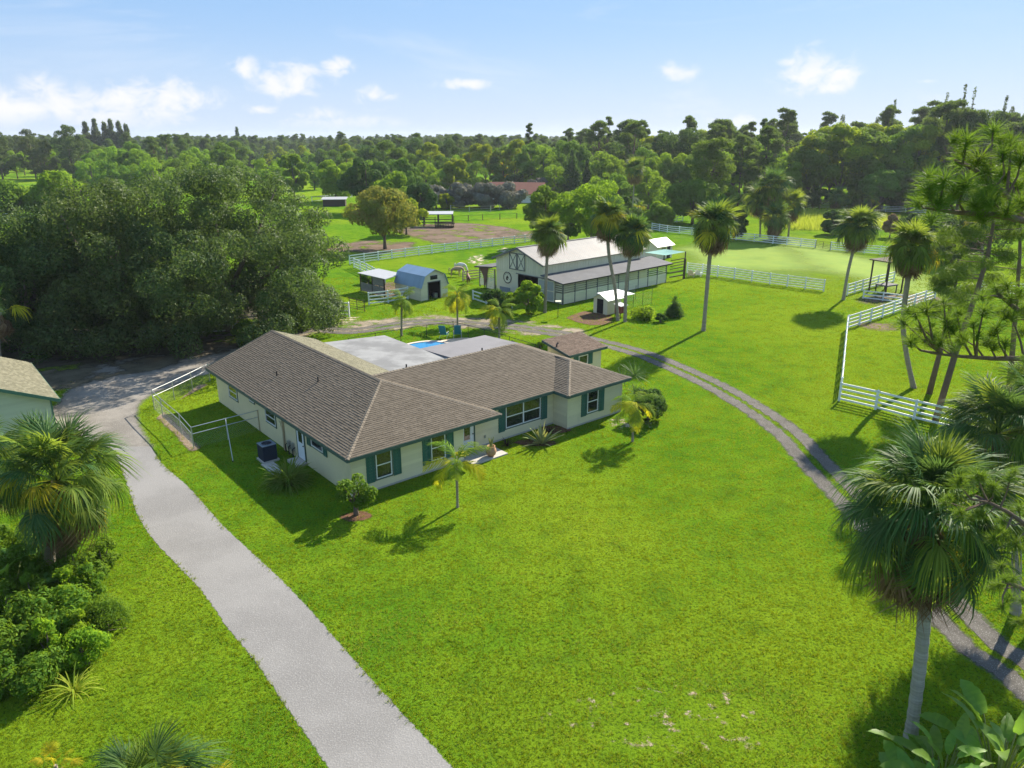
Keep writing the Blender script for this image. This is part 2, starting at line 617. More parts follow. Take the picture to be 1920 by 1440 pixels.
patch('bare_patch', 1250, 1345, 200, 65, .008, soil('thin_lawn_soil', ((.30, .235, .15), (.44, .36, .25), (.56, .48, .36)), rag=.5, ragscale=1.1, soft=.25, bump=.5, nscale=2, fine=40, cover=(1.7, .57, .68)), .2, 1)
patch('bare_patch', 1180, 795, 40, 12, .008, M_barren, .25, 1)
M_mulch = soil('brown_mulch', ((.075, .036, .020), (.135, .068, .038), (.20, .115, .07)), rag=.12, ragscale=1.6, soft=.08, bump=1.0, nscale=3, fine=24)
patch('mulch_bed', 1112, 596, 42, 12, .02, M_mulch, .25, 1)
patch('mulch_bed', 668, 968, 28, 11, .02, M_mulch, .15, .6)
patch('mulch_bed', 1010, 830, 42, 6, .02, M_mulch, .15, .6)
patch('mulch_bed', 1040, 806, 30, 7, .02, M_mulch, .15, .6)
M_pasture = soil('yellow_pasture', ((.135, .235, .012), (.175, .265, .014), (.215, .28, .028)), rag=2.5, ragscale=.07, soft=4, bump=.9, nscale=.3, fine=8)
patch('pasture', 1420, 480, 150, 28, .004, M_pasture, 2.0, 8)
patch('pasture', 1610, 500, 70, 60, .006, M_pasture, 2.0, 8)

# ------------------------------------------------------------------ building kit
M_stucco = solid('cream_stucco', (.66, .595, .385), .85, .05, 3, .25, 90, dirt=((.33, .32, .24), .9, .60, .35))
M_siding = solid('cream_siding', (.66, .60, .395), .6, .04, 2, .1, 60, rnd=.05, dirt=((.34, .34, .26), 1.1, .62, .3))
M_foot = solid('pale_concrete', (.42, .40, .36), .9, .15, 5, .4, 50)
M_trim = solid('dark_green_trim', (.055, .10, .085), .55, .12, 8, .1)
M_shutter = solid('teal_green_shutter', (.034, .125, .102), .5, .12, 9, .1, rnd=.15)
M_white = solid('white_paint', (.74, .75, .74), .45, .04, 8, .05)
M_whitedoor = solid('white_door_paint', (.72, .76, .80), .4, .04, 8, .05)
M_soffit = solid('cream_soffit', (.55, .53, .42), .8, .05)
M_cap = solid('tan_cap_shingle', (.165, .138, .105), .9, .12, 20, .6, 70, rnd=.15)
M_steel = solid('galvanised_steel', (.46, .48, .48), .42, .1, 20, .1, metal=.7)
M_black = solid('black_metal', (.018, .018, .02), .5, .2, 15)


def shingle_material(name, a, b, c):
    m, t = material(name)
    at = t.node('ShaderNodeAttribute', dict(attribute_name='rnd')).outputs['Fac']
    tc = t.node('ShaderNodeTexCoord').outputs['Object']
    col = t.mix(t.step(at, .15, .6), a, b)
    col = t.mix(t.math('MULTIPLY', t.step(at, .6, 1.0), .8), col, c)
    n = t.noise(tc, 60, 3, .7)
    big = t.noise(t.mapv(tc, (1, 1, .4)), .5, 5, .6)
    col = t.mix(t.math('MULTIPLY', t.step(n, .45, .7), .45), col, c)
    col = t.mix(t.math('MULTIPLY', t.step(big, .58, .36), .2), col, a)
    bs = t.node('ShaderNodeBsdfPrincipled', Base_Color=col, Roughness=.92)
    bs.inputs['Specular IOR Level'].default_value = .2
    bn = t.node('ShaderNodeBump', Strength=.5, Distance=.01, Height=n)
    t.t.links.new(bn.outputs[0], bs.inputs['Normal'])
    finish(t, bs.outputs[0])
    return m


M_shingle = shingle_material('brown_shingles', (.100, .083, .063), (.119, .099, .076), (.140, .117, .090))
M_shingle_red = shingle_material('reddish_shingles', (.105, .075, .056), (.145, .104, .078), (.18, .13, .10))
M_shingle_olive = shingle_material('olive_shingles', (.125, .120, .080), (.165, .157, .107), (.205, .195, .135))


def glass_material():
    m, t = material('window_glass')
    tc = t.node('ShaderNodeTexCoord').outputs['Object']
    n = t.noise(tc, 1.4, 3, .5)
    c = t.mix(t.step(n, .4, .65), (.012, .016, .014), (.03, .036, .034))
    bs = t.node('ShaderNodeBsdfPrincipled', Base_Color=c, Roughness=.04)
    bs.inputs['Specular IOR Level'].default_value = .9
    bs.inputs['Coat Weight'].default_value = .4
    bs.inputs['Coat Roughness'].default_value = .03
    bn = t.node('ShaderNodeBump', Strength=.06, Distance=.02, Height=t.noise(tc, 2.2, 2, .5))
    t.t.links.new(bn.outputs[0], bs.inputs['Normal'])
    finish(t, bs.outputs[0])
    return m


M_glass = glass_material()


def frame2(p0, p1, n):
    """map (u, d, z): u along wall p0->p1, d outward"""
    p0, p1 = Vector((*p0, 0)), Vector((*p1, 0))
    t = (p1 - p0).normalized()
    n = Vector((*n, 0))
    return lambda u, d, z: p0 + t * u + n * d + Vector((0, 0, z)), (p1 - p0).length


def wbox(mb, fr, u0, u1, d0, d1, z0, z1):
    lo = [fr(u0, d0, z0), fr(u1, d0, z0), fr(u1, d1, z0), fr(u0, d1, z0)]
    hi = [fr(u0, d0, z1), fr(u1, d0, z1), fr(u1, d1, z1), fr(u0, d1, z1)]
    return mb.hexa(lo, hi)


def siding(parent, p0, p1, n, z0, z1, openings=(), expo=.19, mat=None, name='siding_board', top=None):
    """lap boards, each its own piece, cut round the openings (u0,u1,z0,z1)"""
    fr, L = frame2(p0, p1, n)
    rows = int(math.ceil((z1 - z0) / expo))
    for r in range(rows):
        za, zb = z0 + r * expo, min(z1, z0 + (r + 1) * expo)
        zm = (za + zb) / 2
        a0, a1 = (0.0, L) if top is None else top(zm)
        if a1 - a0 < .05:
            continue
        cuts = sorted((max(o[0], a0), min(o[1], a1)) for o in openings if o[2] < zm < o[3])
        segs, u = [], a0
        for c0, c1 in cuts:
            if c0 > u:
                segs.append((u, c0))
            u = max(u, c1)
        if u < a1:
            segs.append((u, a1))
        for s0, s1 in segs:
            if s1 - s0 < .04:
                continue
            mb = MB()
            mb.cur = random.random()
            mb.hexa([fr(s0, .002, za), fr(s1, .002, za), fr(s1, .036, za), fr(s0, .036, za)],
                    [fr(s0, .002, zb), fr(s1, .002, zb), fr(s1, .010, zb), fr(s0, .010, zb)])
            mb.build(name, mat or M_siding, parent)


def window(parent, p0, p1, n, u0, u1, z0, z1, cols=1, rows=2, casing=True, glass=None):
    fr, L = frame2(p0, p1, n)
    mb = MB()
    w = .055
    for a, b, c, d in ((u0, u1, z0, z0 + w), (u0, u1, z1 - w, z1), (u0, u0 + w, z0 + w, z1 - w), (u1 - w, u1, z0 + w, z1 - w)):
        wbox(mb, fr, a, b, .0, .055, c, d)
    for i in range(1, cols):
        um = u0 + (u1 - u0) * i / cols
        wbox(mb, fr, um - .045, um + .045, .0, .052, z0 + w, z1 - w)
    if rows == 2:
        zm = z0 + (z1 - z0) * .5
        for i in range(cols):
            a, b = u0 + (u1 - u0) * i / cols + .05, u0 + (u1 - u0) * (i + 1) / cols - .05
            wbox(mb, fr, a, b, .0, .048, zm - .028, zm + .028)
    win = mb.build('window', M_white, parent)
    for i in range(cols):
        for j in range(rows):
            a, b = u0 + (u1 - u0) * i / cols + .045, u0 + (u1 - u0) * (i + 1) / cols - .045
            c, d = z0 + (z1 - z0) * j / rows + .03, z0 + (z1 - z0) * (j + 1) / rows - .03
            wbox(MB(), fr, a, b, .004, .018 + .01 * j, c, d).build('pane', glass or M_glass, win)
    if casing:
        mb = MB()
        g = .07
        for a, b, c, d in ((u0 - g, u1 + g, z0 - g - .02, z0 - .002), (u0 - g, u1 + g, z1 + .002, z1 + g), (u0 - g, u0 - .002, z0, z1), (u1 + .002, u1 + g, z0, z1)):
            wbox(mb, fr, a, b, .0, .036, c, d)
        mb.build('casing', M_trim, win)
    return win


def shutter(parent, p0, p1, n, u0, u1, z0, z1, mat=None):
    fr, L = frame2(p0, p1, n)
    mb = MB()
    s = .07
    zm = (z0 + z1) / 2
    for a, b, c, d in ((u0, u0 + s, z0, z1), (u1 - s, u1, z0, z1), (u0 + s, u1 - s, z0, z0 + s), (u0 + s, u1 - s, z1 - s, z1), (u0 + s, u1 - s, zm - s / 2, zm + s / 2)):
        wbox(mb, fr, a, b, .02, .062, c, d)
    k = 3
    for i in range(k):
        a = u0 + s + (u1 - u0 - 2 * s) * i / k
        b = u0 + s + (u1 - u0 - 2 * s) * (i + 1) / k
        mb.cur = random.random()
        wbox(mb, fr, a + .004, b - .004, .02, .040, z0 + s, zm - s / 2)
        wbox(mb, fr, a + .004, b - .004, .02, .040, zm + s / 2, z1 - s)
    return mb.build('shutter', mat or M_shutter, parent)


def shingle_plane(mb, poly, o, t, up, z0, slope, expo=.15, tab=.32, lift=.022):
    """poly in (x,y); o a point of the eave line, t along it, up = up-slope direction (plan)"""
    o, t, up = Vector(o), Vector(t), Vector(up)
    uv = [((Vector(p) - o).dot(t), (Vector(p) - o).dot(up)) for p in poly]
    vmax = max(v for _, v in uv)
    run = expo / math.sqrt(1 + slope * slope)

    def span(v):
        xs = []
        for i in range(len(uv)):
            (a, b), (c, d) = uv[i], uv[(i + 1) % len(uv)]
            if abs(b - d) < 1e-9:
                if abs(b - v) < 1e-6:
                    xs += [a, c]
                continue
            if min(b, d) - 1e-9 <= v <= max(b, d) + 1e-9:
                xs.append(a + (v - b) / (d - b) * (c - a))
        return (min(xs), max(xs)) if xs else None

    def P(u, v, h):
        q = o + t * u + up * v
        return (q.x, q.y, z0 + slope * v + h)
    v = 0.0
    row = 0
    while v < vmax - .01:
        v1 = min(v + run, vmax - 1e-4)
        s0, s1 = span(v + 1e-4), span(v1)
        if not s0 or not s1:
            v = v1 + 1e-3
            continue
        L = max(s0[1], s1[1])
        u = min(s0[0], s1[0]) - random.uniform(0, tab)
        while u < L:
            w = tab * random.uniform(.7, 1.3)
            cl = lambda x, s: min(max(x, s[0]), s[1])
            a0, b0, a1, b1 = cl(u, s0), cl(u + w - .008, s0), cl(u, s1), cl(u + w - .008, s1)
            if b0 - a0 > .01 or b1 - a1 > .01:
                h = lift * random.uniform(.75, 1.35)
                mb.cur = random.random()
                mb.add([P(a0, v, h), P(b0, v, h), P(b1, v1, .004), P(a1, v1, .004), P(a0, v, -.004), P(b0, v, -.004)],
                       [(0, 1, 2, 3), (4, 5, 1, 0)])
            u += w
        v = v1
        row += 1


def caps(mb, p, q, w=.15, piece=.22, lift=.03):
    p, q = Vector(p), Vector(q)
    d = q - p
    L = d.length
    d.normalize()
    sd = d.cross(Vector((0, 0, 1))).normalized()
    n = max(1, int(L / piece))
    for i in range(n):
        a, b = p + d * (L * i / n), p + d * (L * (i + 1) / n + .03)
        mb.cur = random.random()
        dz = Vector((0, 0, w * .33))
        u = Vector((0, 0, lift))
        mb.add([a - sd * w - dz + u, a + u * 1.5, a + sd * w - dz + u, b - sd * w - dz + u * .55, b + u * .9, b + sd * w - dz + u * .55,
                a - sd * w - dz - u, a - u, a + sd * w - dz - u],
               [(0, 1, 4, 3), (1, 2, 5, 4), (6, 7, 1, 0), (7, 8, 2, 1)])


def slab(mb, poly, zf, th=.12):
    n = len(poly)
    top = [(x, y, zf(x, y)) for x, y in poly]
    bot = [(x, y, zf(x, y) - th) for x, y in poly]
    mb.add(top + bot, [tuple(range(n)), tuple(range(2 * n - 1, n - 1, -1))] + [(i + n, (i + 1) % n + n, (i + 1) % n, i) for i in range(n)])
    return mb


# ------------------------------------------------------------------ ranch house
random.seed(11)
HA = math.radians(40.14)
HO = ground(650.8, 862.3, 2.5)
house = thing('ranch_house', 'low cream ranch house with brown shingle hip roofs and green shutters', 'house', (HO.x, HO.y, 0), HA)
e, s = 2.5, .375
W_, L_, X1, Y1 = 10.14, 20.7, 21.33, 1.13
# walls: solid cores
core = MB()
core.box(.46, 7.7, .58, 20.2, .0, 2.5)
core.box(7.7, 9.7, 1.60, 20.2, .0, 2.5)
core.box(9.7, 15.8, 1.60, 11.0, .0, 2.5)
core.box(15.8, 20.9, .24, 11.0, .0, 2.5)
core.add([(.46, 20.2, 2.5), (9.7, 20.2, 2.5), (5.07, 20.2, 4.25), (.46, 20.0, 2.5), (9.7, 20.0, 2.5), (5.07, 20.0, 4.25)], [(1, 0, 2), (3, 4, 5)])
core.build('wall', M_stucco, house)
ft = MB()
ft.box(.42, 7.74, .545, .58, -.05, .12)
ft.box(7.74, 15.8, 1.565, 1.6, -.05, .12)
ft.box(15.765, 20.94, .205, .24, -.05, .12)
ft.build('foundation', M_foot, house)
# front walls clad with lap boards
A0, A1 = (.46, .58), (7.7, .58)
B0, B1 = (7.7, 1.60), (15.8, 1.60)
C0, C1 = (15.8, .24), (20.9, .24)
D0, D1 = (15.8, .24), (15.8, 1.60)
N = (0, -1)
WIN = .07
siding(house, A0, A1, N, .12, 2.42, [(1.45 - WIN, 2.42 + WIN, .63 - .1, 2.18 + WIN), (4.98 - WIN, 5.95 + WIN, .63 - .1, 2.18 + WIN)])
siding(house, B0, B1, N, .12, 2.42, [(.55, 1.55, 0, 2.2), (4.03 - WIN, 6.93 + WIN, .62, 2.2 + WIN)])
siding(house, C0, C1, N, .12, 2.42, [(1.76 - WIN, 2.78 + WIN, .6, 2.24 + WIN)])
siding(house, D0, D1, (-1, 0), .12, 2.42)
for q in ((.425, .50, .530, .585), (15.75, 15.80, .190, .29), (20.86, 20.935, .190, .25)):
    MB().box(*q, .12, 2.42).build('corner_board', M_siding, house)
for u0, u1 in ((1.45, 2.42), (4.98, 5.95)):
    window(house, A0, A1, N, u0, u1, .63, 2.16)
    shutter(house, A0, A1, N, u0 - .58, u0 - .09, .52, 2.2)
    shutter(house, A0, A1, N, u1 + .09, u1 + .58, .52, 2.2)
window(house, B0, B1, N, 4.03, 6.93, .70, 2.18, cols=2)
shutter(house, B0, B1, N, 3.44, 3.94, .55, 2.24)
shutter(house, B0, B1, N, 7.02, 7.52, .55, 2.24)
window(house, C0, C1, N, 1.76, 2.78, .68, 2.22)
shutter(house, C0, C1, N, 1.2, 1.67, .56, 2.26)
shutter(house, C0, C1, N, 2.87, 3.36, .56, 2.26)
# front door with an oval of coloured glass and green posts
fr, _ = frame2(B0, B1, N)
door = wbox(MB(), fr, .60, 1.50, .0, .05, .08, 2.12).build('door', M_whitedoor, house)
wbox(MB(), fr, .78, 1.22, .048, .06, .75, 1.95).build('pane', M_glass, door)
MB().lathe([(.0, 0), (.035, 0), (.035, .05), (0, .05)], 10).build('handle', M_black, door, loc=fr(1.42, .06, 1.05), rot=(math.pi / 2, 0, 0))
mb = MB()
wbox(mb, fr, 1.50, 1.60, .0, .07, .05, 2.3)
wbox(mb, fr, .50, .60, .0, .07, .05, 2.3)
mb.build('door_frame', M_trim, house)
MB().box(7.74, 10.3, -.35, 1.52, .0, .075).build('porch_slab', M_foot, house)
wbox(MB(), fr, 2.3, 2.42, .028, .09, .52, .68).build('outlet_box', M_steel, house)
# side wall facing the drive: stucco with small windows and a service door
S0, S1 = (.46, 20.2), (.46, .58)
SN = (-1, 0)
U = lambda y: 20.2 - y
window(house, S0, S1, SN, U(17.75), U(16.25), 1.10, 2.02)
window(house, S0, S1, SN, U(14.0), U(13.25), 1.78, 2.08, rows=1)
window(house, S0, S1, SN, U(11.5), U(10.0), 1.12, 2.02)
window(house, S0, S1, SN, U(5.1), U(3.68), 1.52, 2.06, rows=1)
shutter(house, S0, S1, SN, U(5.62), U(5.2), 1.42, 2.12)
shutter(house, S0, S1, SN, U(3.58), U(3.2), 1.42, 2.12)
frs, _ = frame2(S0, S1, SN)
sdoor = wbox(MB(), frs, U(6.95), U(6.05), .0, .05, .22, 2.1).build('door', M_whitedoor, house)
wbox(MB(), frs, U(6.75), U(6.25), .046, .058, 1.25, 1.95).build('pane', M_glass, sdoor)
MB().lathe([(.0, 0), (.035, 0), (.035, .05), (0, .05)], 10).build('handle', M_black, sdoor, loc=frs(U(6.15), .05, 1.12), rot=(0, -math.pi / 2, 0))
mb = MB()
for a, b in ((6.95, 7.03), (5.97, 6.05)):
    wbox(mb, frs, U(b), U(a), .0, .06, .1, 2.18)
mb.build('door_frame', M_trim, house)
MB().box(-.25, .45, 5.9, 7.1, .0, .17).build('door_step', M_foot, house)
M_post = solid('tan_conduit', (.40, .33, .21), .7, .15, 10)
wbox(MB(), frs, U(8.95), U(8.80), .0, .11, .0, 2.4).build('downpipe', M_post, house)
wbox(MB(), frs, U(9.3), U(9.05), .0, .12, 1.45, 1.75).build('meter_box', M_siding, house)
for yy in (8.25, 7.75):
    wbox(MB(), frs, U(yy), U(yy - .22), .0, .16, .35, .85).build('utility_box', M_steel, house)
for yy in (8.5, 8.05, 7.5):
    MB().tube([(.30, yy, .0), (.30, yy, .5), (.42, yy - .1, .62)], .035, 6).build('pipe', M_black, house)

# roof: decks, fascia, shingles, caps
ROOF = [  # polygon, eave point, along, up-slope, eave height
    ([(0, 0), (0, 20.7), (5.07, 20.7), (5.07, 5.07)], (0, 20.7), (0, -1), (1, 0)),
    ([(0, 0), (10.14, 0), (5.07, 5.07)], (0, 0), (1, 0), (0, 1)),
    ([(10.14, 0), (10.14, 1.13), (5.07, 6.2), (5.07, 5.07)], (10.14, 0), (0, 1), (-1, 0)),
    ([(5.07, 6.2), (8.5, 9.63), (8.5, 20.7), (5.07, 20.7)], (10.14, 0), (0, 1), (-1, 0)),
    ([(10.14, 1.13), (15.38, 1.13), (18.355, 4.105), (16.26, 6.2), (5.07, 6.2)], (10.14, 1.13), (1, 0), (0, 1)),
    ([(15.38, -.23), (15.38, 1.13), (18.355, 4.105), (18.355, 2.745)], (15.38, 1.13), (0, -1), (1, 0)),
    ([(15.38, -.23), (21.33, -.23), (18.355, 2.745)], (15.38, -.23), (1, 0), (0, 1)),
    ([(21.33, -.23), (21.33, 11.27), (16.26, 6.2), (18.355, 4.105), (18.355, 2.745)], (21.33, -.23), (0, 1), (-1, 0)),
    ([(5.07, 6.2), (16.26, 6.2), (20.0, 9.94), (8.81, 9.94)], (20, 11.27), (-1, 0), (0, -1)),
]
deck, sh, sh_old = MB(), MB(), MB()
for i, (poly, o, t, up) in enumerate(ROOF):
    o2, u2 = Vector(o), Vector(up)
    slab(deck, poly, lambda x, y: e + s * (Vector((x, y)) - o2).dot(u2) - .006, .1)
    shingle_plane(sh_old if i == 3 else sh, poly, o, t, up, e, s)
roof = deck.build('roof', M_soffit, house)
o = sh.build('shingles', M_shingle, roof)
tag(o, kind='stuff')
o = sh_old.build('shingles', M_shingle_olive, roof)
tag(o, kind='stuff')
zr = 4.4
cp = MB()
for p, q in (((0, 0, e), (5.07, 5.07, zr)), ((10.14, 0, e), (5.07, 5.07, zr)), ((5.07, 5.07, zr), (5.07, 20.7, zr)), ((5.07, 6.2, zr), (16.26, 6.2, zr)),
             ((15.38, -.23, e), (18.355, 2.745, 3.616)), ((21.33, -.23, e), (18.355, 2.745, 3.616)), ((18.355, 2.745, 3.616), (18.355, 4.105, 3.616)), ((18.355, 4.105, 3.616), (16.26, 6.2, zr))):
    caps(cp, p, q, w=.12)
cp.build('ridge_cap', M_cap, roof)
fa = MB()
for p, q in (((0, 0), (0, 20.7)), ((0, 0), (10.14, 0)), ((10.14, 0), (10.14, 1.13)), ((10.14, 1.13), (15.38, 1.13)), ((15.38, 1.13), (15.38, -.23)), ((15.38, -.23), (21.33, -.23)), ((21.33, -.23), (21.33, 11.2))):
    d = (Vector(q) - Vector(p)).normalized()
    nn = Vector((d.y, -d.x)) * (.015 if p[0] or p == (0, 0) else .015)
    if p == (0, 0) and q == (0, 20.7):
        nn = Vector((-.015, 0))
    fa.bar((p[0] + nn.x, p[1] + nn.y, e - .095), (q[0] + nn.x, q[1] + nn.y, e - .095), .028, .19)
fa.bar((0, 20.72, e - .08), (5.07, 20.72, zr - .08), .03, .2)
fa.bar((5.07, 20.72, zr - .08), (8.5, 20.72, zr - 3.43 * s - .08), .03, .2)
fa.build('fascia', M_trim, roof)
so = MB()
so.box(.02, .46, .02, 20.2, e - .13, e - .11)
so.box(.46, 10.12, .02, .60, e - .13, e - .11)
so.box(7.7, 10.12, .6, 1.6, e - .128, e - .108)
so.box(10.14, 15.8, 1.15, 1.6, e - .13, e - .11)
so.box(15.4, 21.3, -.21, .25, e - .13, e - .11)
so.build('soffit', M_soffit, roof)
for x, y, h in ((2.1, 13.2, .34), (3.1, 9.3, .34)):
    MB().tube([(x, y, e + s * x - .05), (x, y, e + s * x + h)], .045, 8).build('vent_pipe', M_black, roof)
MB().tube([(7.6, 6.25, 4.3), (7.6, 6.25, 4.62)], .05, 8).build('vent_pipe', M_black, roof)
MB().tube([(13.6, 6.3, 4.3), (13.6, 6.3, 4.58)], .05, 8).build('vent_pipe', M_black, roof)
M_flat = solid('stained_white_membrane', (.24, .243, .243), .6, .12, .8, .1, 20, dirt=((.14, .14, .14), .45, .40, .85))
M_flat2 = solid('grey_violet_membrane', (.185, .178, .185), .6, .14, .7, .1, 20, dirt=((.12, .115, .12), .4, .48, .6))
slab(MB(), [(8.5, 9.7), (13.8, 9.9), (13.8, 19.4), (8.5, 19.4)], lambda x, y: 3.13 - (x - 8.5) * .06, .14).build('flat_roof', M_flat, house)
slab(MB(), [(13.82, 9.9), (20.1, 9.9), (20.1, 14.3), (13.82, 14.3)], lambda x, y: 3.0 - (y - 9.9) * .05, .14).build('flat_roof', M_flat2, house)
for x, y in ((13.6, 19.2), (13.6, 14.5), (20.0, 14.1), (17, 14.1)):
    MB().box(x - .06, x + .06, y - .06, y + .06, 0, 2.66).build('patio_post', M_white, house)

# ------------------------------------------------------------------ little utility house behind the right wing
uh = thing('utility_house', 'small cream utility house with single slope brown roof and green shutters', 'shed', (HO.x, HO.y, 0), HA)
MB().add([(21.9, 6.35, 0), (25.35, 6.35, 0), (25.35, 8.75, 0), (21.9, 8.75, 0), (21.9, 6.35, 2.5), (25.35, 6.35, 2.5), (25.35, 8.75, 2.98), (21.9, 8.75, 2.98)],
         [(3, 2, 1, 0), (4, 5, 6, 7), (0, 1, 5, 4), (1, 2, 6, 5), (2, 3, 7, 6), (3, 0, 4, 7)]).build('wall', M_stucco, uh)
F0, F1 = (21.9, 6.35), (25.35, 6.35)
window(uh, F0, F1, N, .95, 1.95, 1.5, 2.25, rows=1)
shutter(uh, F0, F1, N, .42, .86, 1.42, 2.3)
shutter(uh, F0, F1, N, 2.04, 2.46, 1.42, 2.3)
rp = [(21.55, 6.0), (25.65, 6.0), (25.65, 9.05), (21.55, 9.05)]
rd = slab(MB(), rp, lambda x, y: 2.6 + (y - 6.0) * .2 - .006, .1).build('roof', M_soffit, uh)
m2 = MB()
shingle_plane(m2, rp, (21.55, 6.0), (1, 0), (0, 1), 2.6, .2)
tag(m2.build('shingles', M_shingle_red, rd), kind='stuff')
fa = MB()
fa.bar((21.55, 5.98, 2.51), (25.65, 5.98, 2.51), .03, .18)
fa.bar((21.53, 6.0, 2.51), (21.53, 9.05, 3.12), .03, .18)
fa.bar((25.67, 6.0, 2.51), (25.67, 9.05, 3.12), .03, .18)
fa.build('fascia', M_trim, rd)
MB().tube([(21.75, 7.6, 2.9), (21.75, 7.6, 3.1), (21.9, 7.6, 3.22)], .06, 8).build('vent_pipe', M_black, rd)

# ------------------------------------------------------------------ neighbouring building cut by the left edge
lb = ground(112, 748, 2.6)
nb = thing('garage', 'pale green clapboard garage with olive shingle roof at the left edge', 'garage', (lb.x, lb.y, 0), HA)
nslope = .45
MB().add([(-9.6, .42, 0), (-.45, .42, 0), (-.45, 9.9, 0), (-9.6, 9.9, 0), (-9.6, .42, 2.6), (-.45, .42, 2.6), (-.45, 9.9, 2.6), (-9.6, 9.9, 2.6), (-5, .42, 4.6), (-5, 9.9, 4.6)],
         [(3, 2, 1, 0), (0, 1, 5, 8, 4), (1, 2, 6, 5), (2, 3, 7, 9, 6), (3, 0, 4, 7)]).build('wall', M_siding, nb)
M_pgreen = solid('pale_green_siding', (.50, .52, .38), .6, .05, 2, .1, 60, rnd=.05)
siding(nb, (-9.6, .42), (-.45, .42), N, .15, 4.5, mat=M_pgreen, top=lambda z: (0, 9.15) if z < 2.6 else ((z - 2.6) / nslope, 9.15 - (z - 2.6) / nslope))
siding(nb, (-.45, .42), (-.45, 9.9), (1, 0), .15, 2.6, mat=M_pgreen)
for rp, o_, t_, u_ in (([(0, 0), (0, 10.2), (-5, 10.2), (-5, 0)], (0, 0), (0, 1), (-1, 0)), ([(-10, 0), (-5, 0), (-5, 10.2), (-10, 10.2)], (-10, 10.2), (0, -1), (1, 0))):
    oo, uu = Vector(o_), Vector(u_)
    rd = slab(MB(), rp, lambda x, y: 2.6 + nslope * (Vector((x, y)) - oo).dot(uu) - .006, .1).build('roof', M_soffit, nb)
    m2 = MB()
    shingle_plane(m2, rp, o_, t_, u_, 2.6, nslope)
    tag(m2.build('shingles', M_shingle_olive, rd), kind='stuff')
fa = MB()
M_gtrim = solid('green_trim', (.07, .16, .115), .55, .12, 8)
fa.bar((.02, 0, 2.5), (.02, 10.2, 2.5), .03, .2)
fa.bar((0, -.02, 2.5), (-5, -.02, 2.5 + 5 * nslope), .03, .2)
fa.bar((-10, -.02, 2.5), (-5, -.02, 2.5 + 5 * nslope), .03, .2)
fa.build('fascia', M_gtrim, nb)
MB().box(-.5, -.41, .36, .47, 0, 2.55).build('corner_board', M_gtrim, nb)

# ------------------------------------------------------------------ plant kit
M_bark = solid('grey_brown_bark', (.13, .105, .08), .95, .3, 4, .9, 14, streak=(3, 3, .6))
M_pinebark = solid('pine_bark', (.15, .105, .078), .95, .35, 5, 1.0, 16, streak=(3, 3, .8))
M_palmtrunk = solid('palm_trunk', (.27, .235, .185), .95, .22, 3, .9, 9, streak=(1, 1, 5))
M_paletrunk = solid('pale_palm_trunk', (.30, .285, .25), .9, .42, 2.5, 1.0, 9, streak=(.5, .5, 6))
M_petiole = solid('petiole', (.16, .19, .05), .6, .2, 6)
F_oak = foliage('oak_leaf', (.025, .064, .022), (.122, .172, .050), .34, .55, .16, .08, warm=.85)
F_mid = foliage('mid_green_leaf', (.062, .140, .020), (.150, .260, .032), .5)
F_bright = foliage('bright_green_leaf', (0.094, 0.196, 0.017), (0.217, 0.348, 0.029), 0.55)
F_yellow = foliage('yellow_green_leaf', (.120, .205, .012), (.275, .350, .020), .55)
F_gold = foliage('golden_leaf', (0.264, 0.242, 0.013), (0.462, 0.407, 0.020), 0.5)
F_dark = foliage('dark_green_leaf', (.034, .085, .022), (.085, .155, .036), .4)
F_pine = foliage('pine_needle', (.050, .105, .024), (.125, .200, .042), .45)
F_feather = foliage('feathery_needle', (0.049, 0.090, 0.035), (0.119, 0.167, 0.052), 0.36)
F_grey = foliage('grey_green_leaf', (0.121, 0.132, 0.110), (0.220, 0.220, 0.187), .2)
F_rust = foliage('rusty_leaf', (.12, .19, .025), (.27, .25, .06), .42, c3=(.32, .15, .07))
F_nearpine = foliage('long_pine_needle', (.055, .120, .018), (.140, .230, .028), .42, .6, .15)
F_palm = foliage('fan_palm_leaf', (.062, .125, .018), (.195, .265, .040), .45, .6, .10)
F_palmgold = foliage('yellowing_palm_leaf', (.24, .25, .02), (.48, .42, .03), .4)
F_palmdark = foliage('deep_green_palm_leaf', (.034, .095, .028), (.090, .165, .044), .34, .6, .16)
F_dead = foliage('dead_palm_leaf', (0.149, 0.094, 0.050), (0.319, 0.220, 0.127), .15, .8, .1)
F_feath = foliage('feather_palm_leaf', (0.087, 0.174, 0.023), (0.217, 0.304, 0.038), 0.5)
F_feathg = foliage('golden_feather_leaf', (.21, .26, .015), (.42, .42, .025), .5)
F_shrub = foliage('shrub_leaf', (.045, .115, .013), (.150, .250, .026), .45, .6, .08)
F_banana = foliage('paddle_leaf', (0.080, 0.196, 0.029), (0.203, 0.348, 0.041), 0.5, .35, .45)
F_agave = foliage('striped_agave_leaf', (0.176, 0.220, 0.077), (0.396, 0.407, 0.176), .2)
F_reed = foliage('tall_grass_leaf', (0.174, 0.261, 0.029), (0.348, 0.406, 0.051), .4)


def unit(v):
    return v / np.maximum(np.linalg.norm(v, axis=1, keepdims=True), 1e-9)


def rand_dirs(rng, n, zmin=-1.0):
    z = rng.uniform(zmin, 1, n)
    a = rng.uniform(0, 2 * np.pi, n)
    r = np.sqrt(1 - z * z)
    return np.stack([r * np.cos(a), r * np.sin(a), z], 1)


